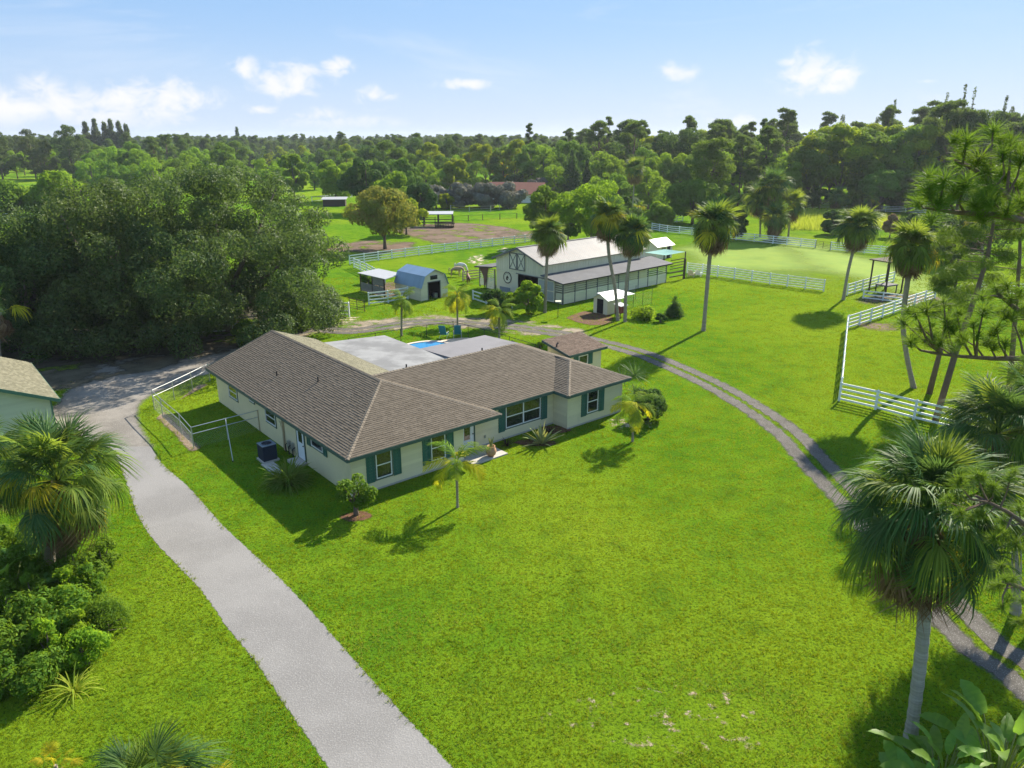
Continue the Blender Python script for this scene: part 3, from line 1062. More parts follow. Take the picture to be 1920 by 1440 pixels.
def leaf_cards(P, Nr, size, rng, aspect=.5, stretch=None):
    n = len(P)
    t = unit(np.cross(Nr, rand_dirs(rng, n)))
    b = unit(np.cross(Nr, t))
    if stretch is not None:
        t = unit(t + stretch)
    L = (size * rng.uniform(.6, 1.35, n))[:, None]
    w = L * aspect
    fold = Nr * L * .18
    V = np.stack([P - t * L, P + b * w + fold, P + t * L, P - b * w + fold], 1).reshape(-1, 3)
    F = np.arange(4 * n).reshape(n, 4)
    return V, F


def clump_leaves(rng, clumps, n, size, zmin=-.55, shell=.8, jitter=.6, flat=.85, aspect=.5):
    c = np.array([q[:3] for q in clumps])
    r = np.array([q[3] for q in clumps])
    p = r ** 2 / (r ** 2).sum()
    k = rng.choice(len(clumps), n, p=p)
    d = rand_dirs(rng, n, zmin)
    rad = r[k] * (shell + (1.08 - shell) * rng.random(n) ** .7)
    rad *= 1 + .12 * np.sin(d[:, 0] * 7 + k) * np.sin(d[:, 1] * 6 + 2 * k)
    P = c[k] + d * rad[:, None] * np.array([1, 1, flat])
    Nr = unit(d + jitter * rand_dirs(rng, n))
    V, F = leaf_cards(P, Nr, size, rng, aspect)
    tone = rng.random(len(clumps))[k]
    rnd = np.clip(.35 * tone + .65 * rng.random(n), 0, 1)
    return V, F, rnd


def ell_clumps(rng, n, R, zc, Rz, rc, lo=.45, hi=.95, zmin=-.95, lobes=5):
    ph = rng.uniform(0, 6.28, 3)
    out = []
    for d in rand_dirs(rng, n, zmin):
        a = math.atan2(d[1], d[0])
        k = 1 + .16 * math.sin(lobes * a + ph[0]) + .10 * math.sin(2 * a + ph[1])
        f = rng.uniform(lo, hi) * k
        out.append((d[0] * R * f, d[1] * R * f, zc + d[2] * Rz * rng.uniform(lo, hi) ** .5, rng.uniform(*rc)))
    return out


def trunk_mesh(rng, H, r, clumps, nl, mat, lean=(0, 0), fork=.3, n=8):
    mb = MB()
    top = Vector((lean[0], lean[1], H))
    pts = [Vector((0, 0, -.1)), Vector((lean[0] * .1, lean[1] * .1, H * fork * .5)), Vector((lean[0] * .3, lean[1] * .3, H * fork)), top * .7, top * .92]
    mb.tube(pts, [r * 1.35, r, r * .85, r * .45, r * .15], n)
    for i in rng.choice(len(clumps), min(nl, len(clumps)), replace=False):
        c = Vector(clumps[i][:3])
        b = pts[2] * rng.uniform(.8, 1.15)
        m = b.lerp(c, .5) + Vector((0, 0, -.06 * H * rng.random()))
        mb.tube([b, m, c], [r * .5, r * .32, r * .1], 6)
    return mb.mesh('trunk', mat, True)


def broadleaf(seed, H, R, leaf, nleaf, mat, nclump=26, cb=.22, rc=(.22, .38), bark=None, nl=7, r=None, shell=.8, flat=.85, hi=.95):
    rng = np.random.default_rng(seed)
    zc = H * (1 + cb) / 2
    Rz = H * (1 - cb) / 2
    cl = ell_clumps(rng, nclump, R, zc, Rz * .88, (R * rc[0], R * rc[1]), hi=hi)
    V, F, q = clump_leaves(rng, cl, nleaf, leaf, shell=shell, flat=flat)
    cr = np_mesh('crown', V, F, mat, q)
    tk = trunk_mesh(rng, H * .8, r or max(.12, R * .05), cl, nl, bark or M_bark)
    return tk, cr


def pine_tree(seed, H, R, leaf, nleaf, mat, cb=.5, nclump=18, lean=(0, 0)):
    rng = np.random.default_rng(seed)
    cl = []
    for i in range(nclump):
        f = i / (nclump - 1)
        z = H * (cb + (1 - cb) * f)
        rad = R * (1.0 - .65 * f ** 2) * rng.uniform(.35, 1.0) * (.55 if f < .15 else 1)
        a = rng.uniform(0, 6.28)
        cl.append((rad * math.cos(a) + lean[0] * z / H, rad * math.sin(a) + lean[1] * z / H, z, rng.uniform(.20, .34) * R))
    cl.append((lean[0], lean[1], H, .22 * R))
    V, F, q = clump_leaves(rng, cl, nleaf, leaf, zmin=-.6, shell=.35, jitter=1.2, flat=.6, aspect=.22)
    cr = np_mesh('crown', V, F, mat, q)
    return trunk_mesh(rng, H, max(.14, H * .012), cl, 14, M_pinebark, lean, .6), cr


def spire_tree(seed, H, R, leaf, nleaf, mat, cb=.08, p=1.0):
    rng = np.random.default_rng(seed)
    cl = []
    nl = 26
    for i in range(nl):
        f = i / (nl - 1)
        z = H * (cb + (1 - cb) * f)
        rad = R * (1 - f) ** p
        for j in range(5 if f < .7 else 2):
            a = rng.uniform(0, 6.28)
            cl.append((rad * .62 * math.cos(a), rad * .62 * math.sin(a), z, max(.16 * R, rad * .42)))
    V, F, q = clump_leaves(rng, cl, nleaf, leaf, zmin=-.7, shell=.4, jitter=1.0, flat=1.25, aspect=.24)
    cr = np_mesh('crown', V, F, mat, q)
    return trunk_mesh(rng, H, max(.12, H * .012), cl, 0, M_bark), cr


def tree(name, label, proto, base, scale=1.0, rot=0.0, group=None, cat='tree', mat=None, sz=None, crown='crown'):
    t = thing(name, label, cat, (base[0], base[1], 0), rot, group)
    t.scale = (scale, scale, scale * (sz or 1))
    link('trunk', proto[0], t)
    c = link(crown, proto[1], t)
    if mat is not None:
        c.material_slots[0].link = 'OBJECT'
        c.material_slots[0].material = mat
    return t


# ---- fan palm fronds, unit length
def fan_frond(seed, mat, petiole=.42, n=26, spread=118, droop=.35, fold=.25, width=.022, close=1.0):
    rng = np.random.default_rng(seed)
    V, F, q = [], [], []

    def strip(pts, ws, side, r):
        o = len(V)
        for p, w in zip(pts, ws):
            V.append(p - side * w)
            V.append(p + side * w)
        for i in range(len(pts) - 1):
            F.append((o + 2 * i, o + 2 * i + 1, o + 2 * i + 3, o + 2 * i + 2))
            q.append(r)
    arch = lambda x: np.array([x, 0, .06 * math.sin(x * 2.4) - .10 * x * x])
    strip([arch(petiole * k / 3) for k in range(4)], [.022, .016, .013, .012], np.array([0, 1, 0]), .1)
    c = arch(petiole)
    bl = 1 - petiole
    for i in range(n):
        f = i / (n - 1) * 2 - 1
        th = math.radians(spread * f * close + rng.uniform(-3, 3))
        L = bl * (.74 + .26 * math.cos(th * .8)) * rng.uniform(.9, 1.08)
        root = c + np.array([.10 * (1 - abs(f)), 0, 0])
        weep = droop * rng.uniform(.55, 1.5)
        d = np.array([math.cos(th), math.sin(th), 0.0])
        pts = []
        for k, rr in enumerate((.04, .38, .72, 1.0)):
            dz = fold * abs(math.sin(th)) * rr * L * (1 - .5 * rr) - weep * L * rr ** 2.4 - .12 * rr * L * max(0, math.cos(th))
            pts.append(root + d * L * rr * (1 - .34 * min(1.2, weep) * rr) + np.array([0, 0, dz]))
        sd = np.array([-d[1], d[0], .25 * (1 if i % 2 else -1)])
        w = width * rng.uniform(.8, 1.15)
        strip(pts, [w * .55, w, w * .75, w * .08], sd, rng.random())
    return np_mesh('frond', np.array(V), np.array(F), mat, q)


def feather_frond(seed, mat, n=38, arch=1.0, leaf=.30, width=.010, vee=.5):
    rng = np.random.default_rng(seed)
    V, F, q = [], [], []

    def strip(pts, ws, side, r):
        o = len(V)
        for p, w in zip(pts, ws):
            V.append(p - side * w)
            V.append(p + side * w)
        for i in range(len(pts) - 1):
            F.append((o + 2 * i, o + 2 * i + 1, o + 2 * i + 3, o + 2 * i + 2))
            q.append(r)

    def R(t):
        a = t * 1.9 * arch
        return np.array([math.sin(a) / (1.9 * arch), 0, -(1 - math.cos(a)) / (1.9 * arch)])
    rp = [R(k / 7) for k in range(8)]
    strip(rp, [.022, .018, .015, .012, .010, .008, .006, .003], np.array([0, 1, 0]), .05)
    for i in range(n):
        t = .16 + .84 * i / n
        p = R(t)
        tg = R(min(1, t + .02)) - R(t - .02)
        tg /= np.linalg.norm(tg)
        for sd in (-1, 1):
            L = leaf * (math.sin(math.pi * (t * .82 + .12)) ** .7) * rng.uniform(.85, 1.1)
            up = np.cross(tg, np.array([0, 1.0, 0])) * -1
            d = tg * .55 + np.array([0, sd * .85, 0]) + up * rng.uniform(-.1, vee)
            d /= np.linalg.norm(d)
            pts = [p, p + d * L * .5 + np.array([0, 0, -.03 * L]), p + d * L * .95 + np.array([0, 0, -.38 * L])]
            s_ = np.cross(d, up)
            s_ /= max(np.linalg.norm(s_), 1e-6)
            strip(pts, [width * .5, width, width * .1], s_, rng.random())
    return np_mesh('frond', np.array(V), np.array(F), mat, q)


FAN = {k: [fan_frond(i * 7 + j, m, droop=dr, n=nn) for j, (dr, nn) in enumerate(((.14, 26), (.42, 28), (.75, 28)))] for i, (k, m, nn_) in enumerate((('green', F_palm, 0), ('dark', F_palmdark, 0), ('gold', F_palmgold, 0)))}
FAN['dead'] = [fan_frond(90 + j, F_dead, droop=.9, close=.38, n=16, fold=.1) for j in range(3)]
BIGFAN = {k: [fan_frond(40 + i * 7 + j, m, droop=dr, n=44, width=.0085, petiole=.56) for j, dr in enumerate((.28, .5, .75, 1.0, .6))] for i, (k, m) in enumerate((('green', F_palm), ('dark', F_palmdark), ('gold', F_palmgold)))}
BIGFAN['dead'] = [fan_frond(70 + j, F_dead, droop=.95, close=.4, n=26, width=.010, fold=.1) for j in range(3)]
FEA = {'green': [feather_frond(i, F_feath, arch=a) for i, a in enumerate((.7, 1.0, 1.3))], 'gold': [feather_frond(10 + i, F_feathg, arch=a) for i, a in enumerate((1.0, 1.35))]}


def crown_fronds(parent, top, R, rng, n, n_dead, lib, kinds=('green',), gold=.06, emin=-40, emax=82, dead_len=.85, pw=1.0, ring=.10):
    for i in range(n):
        f = (i + .5) / n
        el = math.radians(emax + (emin - emax) * f ** pw + rng.uniform(-13, 13))
        az = i * 2.39996 + rng.uniform(-.45, .45)
        k = 'gold' if (f > .5 and rng.random() < gold * 2) else kinds[int(rng.integers(len(kinds)))]
        m = lib[k]
        me = m[min(len(m) - 1, max(0, int(f * len(m) + rng.uniform(-.9, .9))) if f > .05 else 0)]
        sc = R * rng.uniform(.74, 1.12) * (.75 if f < .08 else 1)
        M = Matrix.Translation(top + Vector((math.cos(az), math.sin(az), 0)) * ring * (.3 + f)) @ Matrix.Rotation(az, 4, 'Z') @ Matrix.Rotation(-el, 4, 'Y') @ Matrix.Rotation(rng.uniform(-.5, .5), 4, 'X') @ Matrix.Scale(sc, 4)
        link('frond', me, parent, matrix=M)
    for i in range(n_dead):
        el = math.radians(rng.uniform(-86, -44))
        az = i * 2.39996 + rng.uniform(-.3, .3)
        me = lib['dead'][i % 3]
        M = Matrix.Translation(top + Vector((0, 0, -.12 * R)) + Vector((math.cos(az), math.sin(az), 0)) * .15) @ Matrix.Rotation(az, 4, 'Z') @ Matrix.Rotation(-el, 4, 'Y') @ Matrix.Rotation(rng.uniform(-.6, .6), 4, 'X') @ Matrix.Scale(R * dead_len * rng.uniform(.8, 1.15), 4)
        link('dead_frond', me, parent, matrix=M)


def palm_trunk(pts, r, mat, parent):
    """gently curved trunk with leaf-scar rings"""
    mb = MB()
    P, Rr = [], []
    sm = []
    v = [Vector(p) for p in pts]
    for i in range(len(v) - 1):
        p0, p1, p2, p3 = v[max(i - 1, 0)], v[i], v[i + 1], v[min(i + 2, len(v) - 1)]
        for k in range(18):
            t = k / 18
            sm.append(.5 * ((2 * p1) + (p2 - p0) * t + (2 * p0 - 5 * p1 + 4 * p2 - p3) * t * t + (3 * p1 - p0 - 3 * p2 + p3) * t ** 3))
    sm.append(v[-1])
    n = len(sm)
    for i, p in enumerate(sm):
        f = i / (n - 1)
        P.append(p)
        Rr.append(r * (1.25 - .3 * min(1, f * 6) + .08 * f) * (1.06 if i % 2 else .95))
    mb.tube(P, Rr, 10)
    return mb.build('trunk', mat, parent)


def fan_palm(label, base, top, R, seed, n=46, n_dead=20, lib=None, kinds=('green', 'green', 'dark'), gold=.08, r=.17, mid=None, group=None, trunk=None, emin=-38, name='cabbage_palm', emax=82):
    """base, top: ground point and crown centre (world)"""
    rng = np.random.default_rng(seed)
    base, top = Vector((base[0], base[1], 0)), Vector(top)
    t = thing(name, label, 'palm tree', base, 0, group)
    loc = top - base
    md = [Vector(m) - base for m in (mid or [])]
    if not md:
        md = [Vector((loc.x * .35, loc.y * .35, loc.z * .5))]
    palm_trunk([Vector((0, 0, -.1))] + md + [loc], r, trunk or M_palmtrunk, t)
    crown_fronds(t, loc, R, rng, n, n_dead, lib or FAN, kinds, gold, emin=emin, emax=emax)
    return t


def feather_palm(label, base, top, R, seed, n=13, gold=.3, r=.10, group=None, emax=78, emin=-25, name='feather_palm'):
    rng = np.random.default_rng(seed)
    base, top = Vector((base[0], base[1], 0)), Vector(top)
    t = thing(name, label, 'palm tree', base, 0, group)
    loc = top - base
    palm_trunk([Vector((0, 0, -.05)), loc * .5, loc], r, M_palmtrunk, t)
    MB().tube([loc - Vector((0, 0, .1)), loc + Vector((0, 0, R * .28))], [r * .75, r * .3], 8).build('crownshaft', M_petiole, t, True)
    for i in range(n):
        f = (i + .5) / n
        el = math.radians(emax + (emin - emax) * f + rng.uniform(-8, 8))
        az = i * 2.39996 + rng.uniform(-.3, .3)
        k = 'gold' if rng.random() < gold * (f + .3) else 'green'
        m = FEA[k]
        M = Matrix.Translation(loc + Vector((0, 0, R * .15 * (1 - f)))) @ Matrix.Rotation(az, 4, 'Z') @ Matrix.Rotation(-el, 4, 'Y') @ Matrix.Rotation(rng.uniform(-.4, .4), 4, 'X') @ Matrix.Scale(R * rng.uniform(.85, 1.12), 4)
        link('frond', m[i % len(m)], t, matrix=M)
    return t


def shrub(name, label, base, R, H, seed, mat, leaf=.10, nleaf=1800, nclump=12, group=None, cat='shrub', trunk=True, z0=.0, shell=.5, aspect=.5, sx=1.0, rotz=0):
    rng = np.random.default_rng(seed)
    cl = ell_clumps(rng, nclump, R, z0 + (H - z0) * .5, (H - z0) * .46, (R * .28, R * .48), zmin=-.85)
    V, F, q = clump_leaves(rng, cl, nleaf, leaf, shell=shell, zmin=-.9, aspect=aspect)
    V[:, 2] = np.maximum(V[:, 2], .02)
    t = thing(name, label, cat, (base[0], base[1], 0), rotz, group)
    t.scale = (sx, 1, 1)
    link('foliage', np_mesh('foliage', V, F, mat, q), t)
    if trunk:
        mb = MB()
        for i in range(4):
            c = Vector(cl[i][:3])
            mb.tube([(rng.uniform(-.08, .08), rng.uniform(-.08, .08), -.05), c * .5 + Vector((0, 0, .1)), c], [.05, .035, .012], 5)
        link('stem', mb.mesh('stem', M_bark), t)
    return t


def blade_clump(name, label, base, n, L, seed, mat, width=.03, bend=.8, emin=25, emax=88, cat='plant', group=None, z=0.0, spread=.1, part='leaf', split=True):
    """rosette of arching strap leaves, each leaf its own piece"""
    rng = np.random.default_rng(seed)
    t = thing(name, label, cat, (base[0], base[1], 0), 0, group)
    protos = []
    for k in range(3):
        V, F, q = [], [], []
        for i in range(6):
            f = i / 5
            a = f * bend * (.6 + .35 * k)
            x = f if bend == 0 else math.sin(a) / max(.01, bend * (.6 + .35 * k))
            zz = -(1 - math.cos(a)) / max(.01, bend * (.6 + .35 * k))
            w = width * math.sin(math.pi * (.12 + .86 * f)) ** .6 + .001
            V += [(x, -w, zz + w * .35), (x, 0, zz), (x, w, zz + w * .35)]
        for i in range(5):
            for j in range(2):
                o = i * 3 + j
                F.append((o, o + 1, o + 4, o + 3))
                q.append((j * .35 + .3) if j == 0 else .8)
        protos.append(np_mesh(part, np.array(V), np.array(F), mat, q))
    for i in range(n):
        f = (i + .5) / n
        el = math.radians(emax + (emin - emax) * f + rng.uniform(-6, 6))
        az = i * 2.39996 + rng.uniform(-.3, .3)
        M = Matrix.Translation((spread * math.cos(az) * rng.random(), spread * math.sin(az) * rng.random(), z)) @ Matrix.Rotation(az, 4, 'Z') @ Matrix.Rotation(-el, 4, 'Y') @ Matrix.Scale(L * rng.uniform(.75, 1.12), 4)
        link(part, protos[i % 3], t, matrix=M)
    return t

# ------------------------------------------------------------------ barn
random.seed(31)
M_barn = solid('cream_barn_boards', (.66, .62, .46), .7, .05, 2, .15, 50, rnd=.06)
M_barnmetal = solid('weathered_metal_roof', (.225, .218, .212), .5, .16, 1.2, .15, 20, rnd=.14, streak=(1, 1, 1), dirt=((.30, .24, .20), .8, .52, .5))
M_leanroof = solid('dark_grey_roofing', (.115, .118, .128), .8, .18, .8, .3, 30, dirt=((.19, .18, .17), .7, .55, .5), spec=.12)
M_slat = solid('cream_slat', (.68, .65, .50), .7, .05, 3, .1, rnd=.08)
M_grey = solid('grey_frame', (.13, .135, .14), .6, .12, 6)
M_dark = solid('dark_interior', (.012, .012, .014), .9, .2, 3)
M_graydoor = solid('grey_sliding_door', (.36, .38, .38), .6, .08, 3, .1)
BA = math.radians(43.42)
BO = ground(1055, 571.9)
barn = thing('barn', 'cream board barn with grey metal roof, loft doors and slatted side stalls', 'barn', (BO.x, BO.y, 0), BA)
BL, y0, y1, ym = 18.8, 3.15, 11.15, 7.15
ez, rz_ = 4.2, 5.68
# local x runs along the barn, the gable with the doors is at x=0 facing -x
gab = MB()
gab.add([(.05, y0, 0), (.05, 3.85, 0), (.05, 3.85, 2.62), (.05, 7.32, 2.62), (.05, 7.32, 0), (.05, y1, 0), (.05, y1, ez), (.05, ym, rz_), (.05, y0, ez),
         (BL, y0, 0), (BL, y1, 0), (BL, y1, ez), (BL, ym, rz_), (BL, y0, ez)],
        [(0, 8, 2, 1), (8, 7, 3, 2), (7, 6, 5, 4, 3), (9, 10, 11, 12, 13), (0, 9, 13, 8), (5, 6, 11, 10)])
gab.build('wall', M_barn, barn)
dk = MB()
dk.box(.25, 5, 3.6, 7.6, 0.01, 2.9)
o = dk.mesh('passage', M_dark)
# aisle walls seen through the open door
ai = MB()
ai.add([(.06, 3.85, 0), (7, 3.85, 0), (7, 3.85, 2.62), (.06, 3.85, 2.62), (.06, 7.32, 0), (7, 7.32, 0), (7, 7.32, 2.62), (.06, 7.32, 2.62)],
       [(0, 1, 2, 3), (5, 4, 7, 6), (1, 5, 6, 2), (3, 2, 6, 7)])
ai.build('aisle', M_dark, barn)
# board and batten cladding: each board a piece (front gable)
yy = y0
while yy < y1 - .05:
    w = min(.4, y1 - yy)
    zt = ez + (rz_ - ez) * (1 - abs((yy + w / 2) - ym) / (ym - y0)) - .06
    zb = 2.72
    MB().add([(.0, yy + .015, zb), (.0, yy + w - .015, zb), (.0, yy + w - .015, zt), (.0, yy + .015, zt), (.045, yy + .015, zb), (.045, yy + w - .015, zb), (.045, yy + w - .015, zt), (.045, yy + .015, zt)],
             [(3, 2, 1, 0), (4, 5, 6, 7), (0, 1, 5, 4), (1, 2, 6, 5), (2, 3, 7, 6), (3, 0, 4, 7)]).build('wall_board', M_barn, barn)
    yy += w
xx = .0
while xx < BL - .1:
    MB().box(xx + .015, xx + .475, y0 - .045, y0 - .002, 3.0, ez - .02).build('wall_board', M_barn, barn)
    xx += .49
mb = MB()
mb.box(-.02, .045, y0, y1, 2.62, 2.71)
mb.box(-.03, .05, 3.72, 3.85, 0, 2.62)
mb.box(-.03, .05, 7.32, 7.45, 0, 2.62)
mb.build('trim', M_slat, barn)
# loft doors with X braces
for a, b in ((6.06, 7.38), (7.44, 8.76)):
    d = MB().box(-.045, -.005, a, b, 3.04, 5.02).build('loft_door', M_slat, barn)
    m = MB()
    for c0, c1, z0, z1 in ((a, a + .1, 3.04, 5.02), (b - .1, b, 3.04, 5.02), (a + .1, b - .1, 3.04, 3.14), (a + .1, b - .1, 4.92, 5.02)):
        m.box(-.085, -.047, c0, c1, z0, z1)
    m.build('frame', M_grey, d)
    MB().bar((-.066, a + .1, 3.14), (-.066, b - .1, 4.92), .032, .09, (1, 0, 0)).build('brace', M_grey, d)
    MB().bar((-.068, a + .1, 4.92), (-.068, b - .1, 3.14), .03, .09, (1, 0, 0)).build('brace', M_grey, d)
# round emblem: ring, horse head and lettering marks
em = thing('barn_emblem', 'round dark emblem with a horse head on the barn front', 'sign', (BO.x, BO.y, 0), BA)
cyy, czz, rr = 9.15, 1.92, .72


def disc(r0, r1, x0, n=40, a0=0, a1=2 * math.pi):
    m = MB()
    for i in range(n):
        t0, t1 = a0 + (a1 - a0) * i / n, a0 + (a1 - a0) * (i + 1) / n
        P_ = [(x, cyy + r * math.cos(t), czz + r * math.sin(t)) for x in (x0, x0 + .02) for r, t in ((r0, t0), (r1, t0), (r1, t1), (r0, t1))]
        m.add(P_, [(0, 1, 2, 3), (7, 6, 5, 4), (1, 5, 6, 2), (4, 0, 3, 7)])
    return m


disc(.60, .72, .005).build('ring', M_black, em)
disc(.0, .60, .015).build('disc', M_slat, em)
m = MB()
for k in range(15):
    a = math.radians(205 - 230 * k / 14)
    p = (cyy + .49 * math.cos(a), czz + .49 * math.sin(a))
    m.bar((.008, p[0] - .035 * math.cos(a), p[1] - .07 * math.sin(a)), (.008, p[0] + .035 * math.cos(a), p[1] + .07 * math.sin(a)), .014, .045 if k % 3 else .07, (1, 0, 0))
m.build('lettering', M_black, em)
hp = [(-.22, -.36), (-.26, -.10), (-.20, .10), (-.08, .24), (-.03, .34), (.02, .25), (.12, .18), (.24, .02), (.27, -.06), (.20, -.12), (.10, -.06), (.04, -.10), (.08, -.24), (.16, -.36)]
m = MB()
P_ = [(.004, cyy - a * .9, czz + b * .9) for a, b in hp]
m.add(P_ + [(.018, q[1], q[2]) for q in P_], [tuple(range(len(P_))), tuple(range(2 * len(P_) - 1, len(P_) - 1, -1))] + [(i, i + len(P_), (i + 1) % len(P_) + len(P_), (i + 1) % len(P_)) for i in range(len(P_))])
m.build('horse_head', M_black, em)
# sliding door, pushed open to the right
sd_ = MB().box(-.16, -.10, 1.15, 3.75, .15, 2.55).build('sliding_door', M_graydoor, barn)
m = MB()
for c0, c1, z0, z1 in ((1.15, 1.27, .15, 2.55), (3.63, 3.75, .15, 2.55), (1.27, 3.63, 2.43, 2.55), (1.27, 3.63, .15, .27), (1.27, 3.63, 1.3, 1.4)):
    m.box(-.20, -.162, c0, c1, z0, z1)
m.build('frame', M_slat, sd_)
MB().bar((-.13, .9, 2.66), (-.13, 7.5, 2.66), .06, .08).build('door_track', M_grey, barn)
# metal roof: each sheet a piece
rs = (rz_ - ez) / (ym - y0)
ov = .35
nsh = 21
sheet_me = {}
for side in (-1, 1):
    m = MB()
    w = (BL + .7) / nsh
    ya, yb = (y0 - ov, ym) if side < 0 else (ym, y1 + ov)
    za, zb = (ez - ov * rs, rz_) if side < 0 else (rz_, ez - ov * rs)
    nr = 3
    for r in range(nr * 2):
        x_a, x_b = w * r / (nr * 2), w * (r + 1) / (nr * 2)
        h0, h1 = (.0, .03) if r % 2 == 0 else (.03, .0)
        m.add([(x_a, ya, za + h0), (x_b, ya, za + h1), (x_b, yb, zb + h1), (x_a, yb, zb + h0), (x_a, ya, za + h0 - .03), (x_b, ya, za + h1 - .03)], [(0, 1, 2, 3), (4, 5, 1, 0)])
    me = m.mesh('roof_sheet', M_barnmetal)
    for i in range(nsh):
        link('roof_sheet', me, barn, loc=(-.35 + w * i, 0, .05 + random.uniform(0, .008)))
m = MB()
slab(m, [(-.3, y0 - .3), (BL + .3, y0 - .3), (BL + .3, ym), (-.3, ym)], lambda x, y: ez + .02 - (ym - y) * rs + (ym - y0) * rs - .0, .06)
slab(m, [(-.3, ym), (BL + .3, ym), (BL + .3, y1 + .3), (-.3, y1 + .3)], lambda x, y: rz_ + .02 - (y - ym) * rs, .06)
m.build('roof_deck', M_grey, barn)
m = MB()
m.bar((-.37, y0 - ov, ez - ov * rs - .02), (-.37, ym, rz_ - .02), .04, .2)
m.bar((-.37, ym, rz_ - .02), (-.37, y1 + ov, ez - ov * rs - .02), .04, .2)
m.build('rake_trim', M_grey, barn)
MB().bar((-.4, ym, rz_ + .09), (BL + .4, ym, rz_ + .09), .3, .03).build('ridge_cap', M_barnmetal, barn)
# right lean-to stalls
rl = slab(MB(), [(-.5, -.45), (20.4, -.45), (20.4, 3.1), (-.5, 3.1)], lambda x, y: 2.52 + (y + .45) * .15, .1).build('stall_roof', M_leanroof, barn)
MB().bar((-.5, -.47, 2.44), (20.4, -.47, 2.44), .04, .16).build('fascia', M_black, rl)
nb_ = 10
bw = 19.6 / nb_
post_me = MB().box(-.06, .06, -.08, .06, 0, 2.5).mesh('post', M_grey)
for i in range(nb_ + 1):
    link('post', post_me, barn, loc=(bw * i, .0, 0))
lower = MB().box(.07, bw - .07, -.02, .02, .06, 1.28).mesh('stall_panel', M_slat)
plank = MB().box(.065, bw - .065, -.055, -.022, 0, .18).mesh('plank', M_slat)
slat_me = MB().box(.06, bw - .06, -.03, .03, 0, .12).mesh('slat', M_slat)
for i in range(nb_):
    for k in range(6):
        link('plank', plank, barn, loc=(bw * i, 0, .08 + k * .2))
    link('stall_panel', lower, barn, loc=(bw * i, 0, 0))
    for k in range(4 if i < 4 else 4):
        link('slat', slat_me, barn, loc=(bw * i, 0, 1.42 + k * .25))
m = MB()
m.box(.0, 19.6, 3.0, 3.1, 0, 2.9)
m.build('stall_back_wall', M_barn, barn)
# end panel of the lean-to, facing the front
for k in range(6):
    MB().box(-.04, .0, .1, 1.1, .1 + k * .2, .28 + k * .2).build('plank', M_slat, barn)
for k in range(4):
    MB().box(-.03, .03, .08, 1.15, 1.42 + k * .25, 1.54 + k * .25).build('slat', M_slat, barn)
# left lean-to
ll = slab(MB(), [(-.6, y1 - .05), (19.0, y1 - .05), (19.0, 14.5), (-.6, 14.5)], lambda x, y: 3.05 - (y - y1) * .09, .1).build('stall_roof', M_leanroof, barn)
MB().bar((-.62, y1, 2.96), (-.62, 14.5, 2.66), .04, .16).build('fascia', M_black, ll)
for yy in (11.4, 12.9, 14.2):
    link('post', post_me, barn, loc=(0, yy, 0.15))
for k in range(10):
    MB().box(-.03, .03, 11.45, 12.85, .15 + k * .26, .15 + k * .26 + (.22 if k < 5 else .12)).build('slat', M_slat, barn)
    if k not in (0,):
        MB().box(-.03, .03, 12.97, 14.15, .15 + k * .26, .15 + k * .26 + (.22 if k < 4 else .12)).build('slat', M_slat, barn)
M_cloth = solid('dark_red_drape', (.12, .07, .06), .9, .15, 4)
MB().add([(-.2, 12.3, 2.75), (-.2, 14.1, 2.6), (-.2, 13.3, 1.6), (-.22, 13.15, .2), (-.18, 12.3, 2.75), (-.18, 14.1, 2.6), (-.18, 13.3, 1.6), (-.18, 13.05, .2)],
         [(0, 1, 2, 3), (7, 6, 5, 4), (0, 3, 7, 4), (1, 0, 4, 5), (2, 1, 5, 6), (3, 2, 6, 7)]).build('drape', M_cloth, barn)
for px_, py_, lab in ((1048, 566, 'white slatted garden chair by the palm at the barn corner'), (1309, 518, 'white slatted garden chair by the white pasture fence'), (1296, 519, 'pale wooden garden chair left of the white one at the fence')):
    b = ground(px_, py_)
    ch = thing('garden_chair', lab, 'chair', (b.x, b.y, 0), math.radians(200 if px_ < 1100 else 150), 'garden chairs')
    mt = M_white if 'white slatted' in lab else solid('pale_wood', (.55, .45, .36), .8)
    MB().hexa([(-.3, -.3, .30), (.3, -.3, .30), (.3, .25, .22), (-.3, .25, .22)], [(-.3, -.3, .34), (.3, -.3, .34), (.3, .25, .26), (-.3, .25, .26)]).build('seat', mt, ch)
    for i in range(5):
        x = -.26 + i * .13
        MB().hexa([(x - .055, .22, .2), (x + .055, .22, .2), (x + .055, .25, .2), (x - .055, .25, .2)], [(x - .055, .52, 1.0 - abs(i - 2) * .05), (x + .055, .52, 1.0 - abs(i - 2) * .05), (x + .055, .55, 1.0 - abs(i - 2) * .05), (x - .055, .55, 1.0 - abs(i - 2) * .05)]).build('back_slat', mt, ch)
    for x in (-.38, .38):
        MB().box(x - .07, x + .07, -.35, .4, .52, .56).build('armrest', mt, ch)
        MB().box(x - .03, x + .03, -.33, -.24, .0, .52).build('leg', mt, ch)
        MB().box(x - .03, x + .03, .28, .36, .0, .52).build('leg', mt, ch)

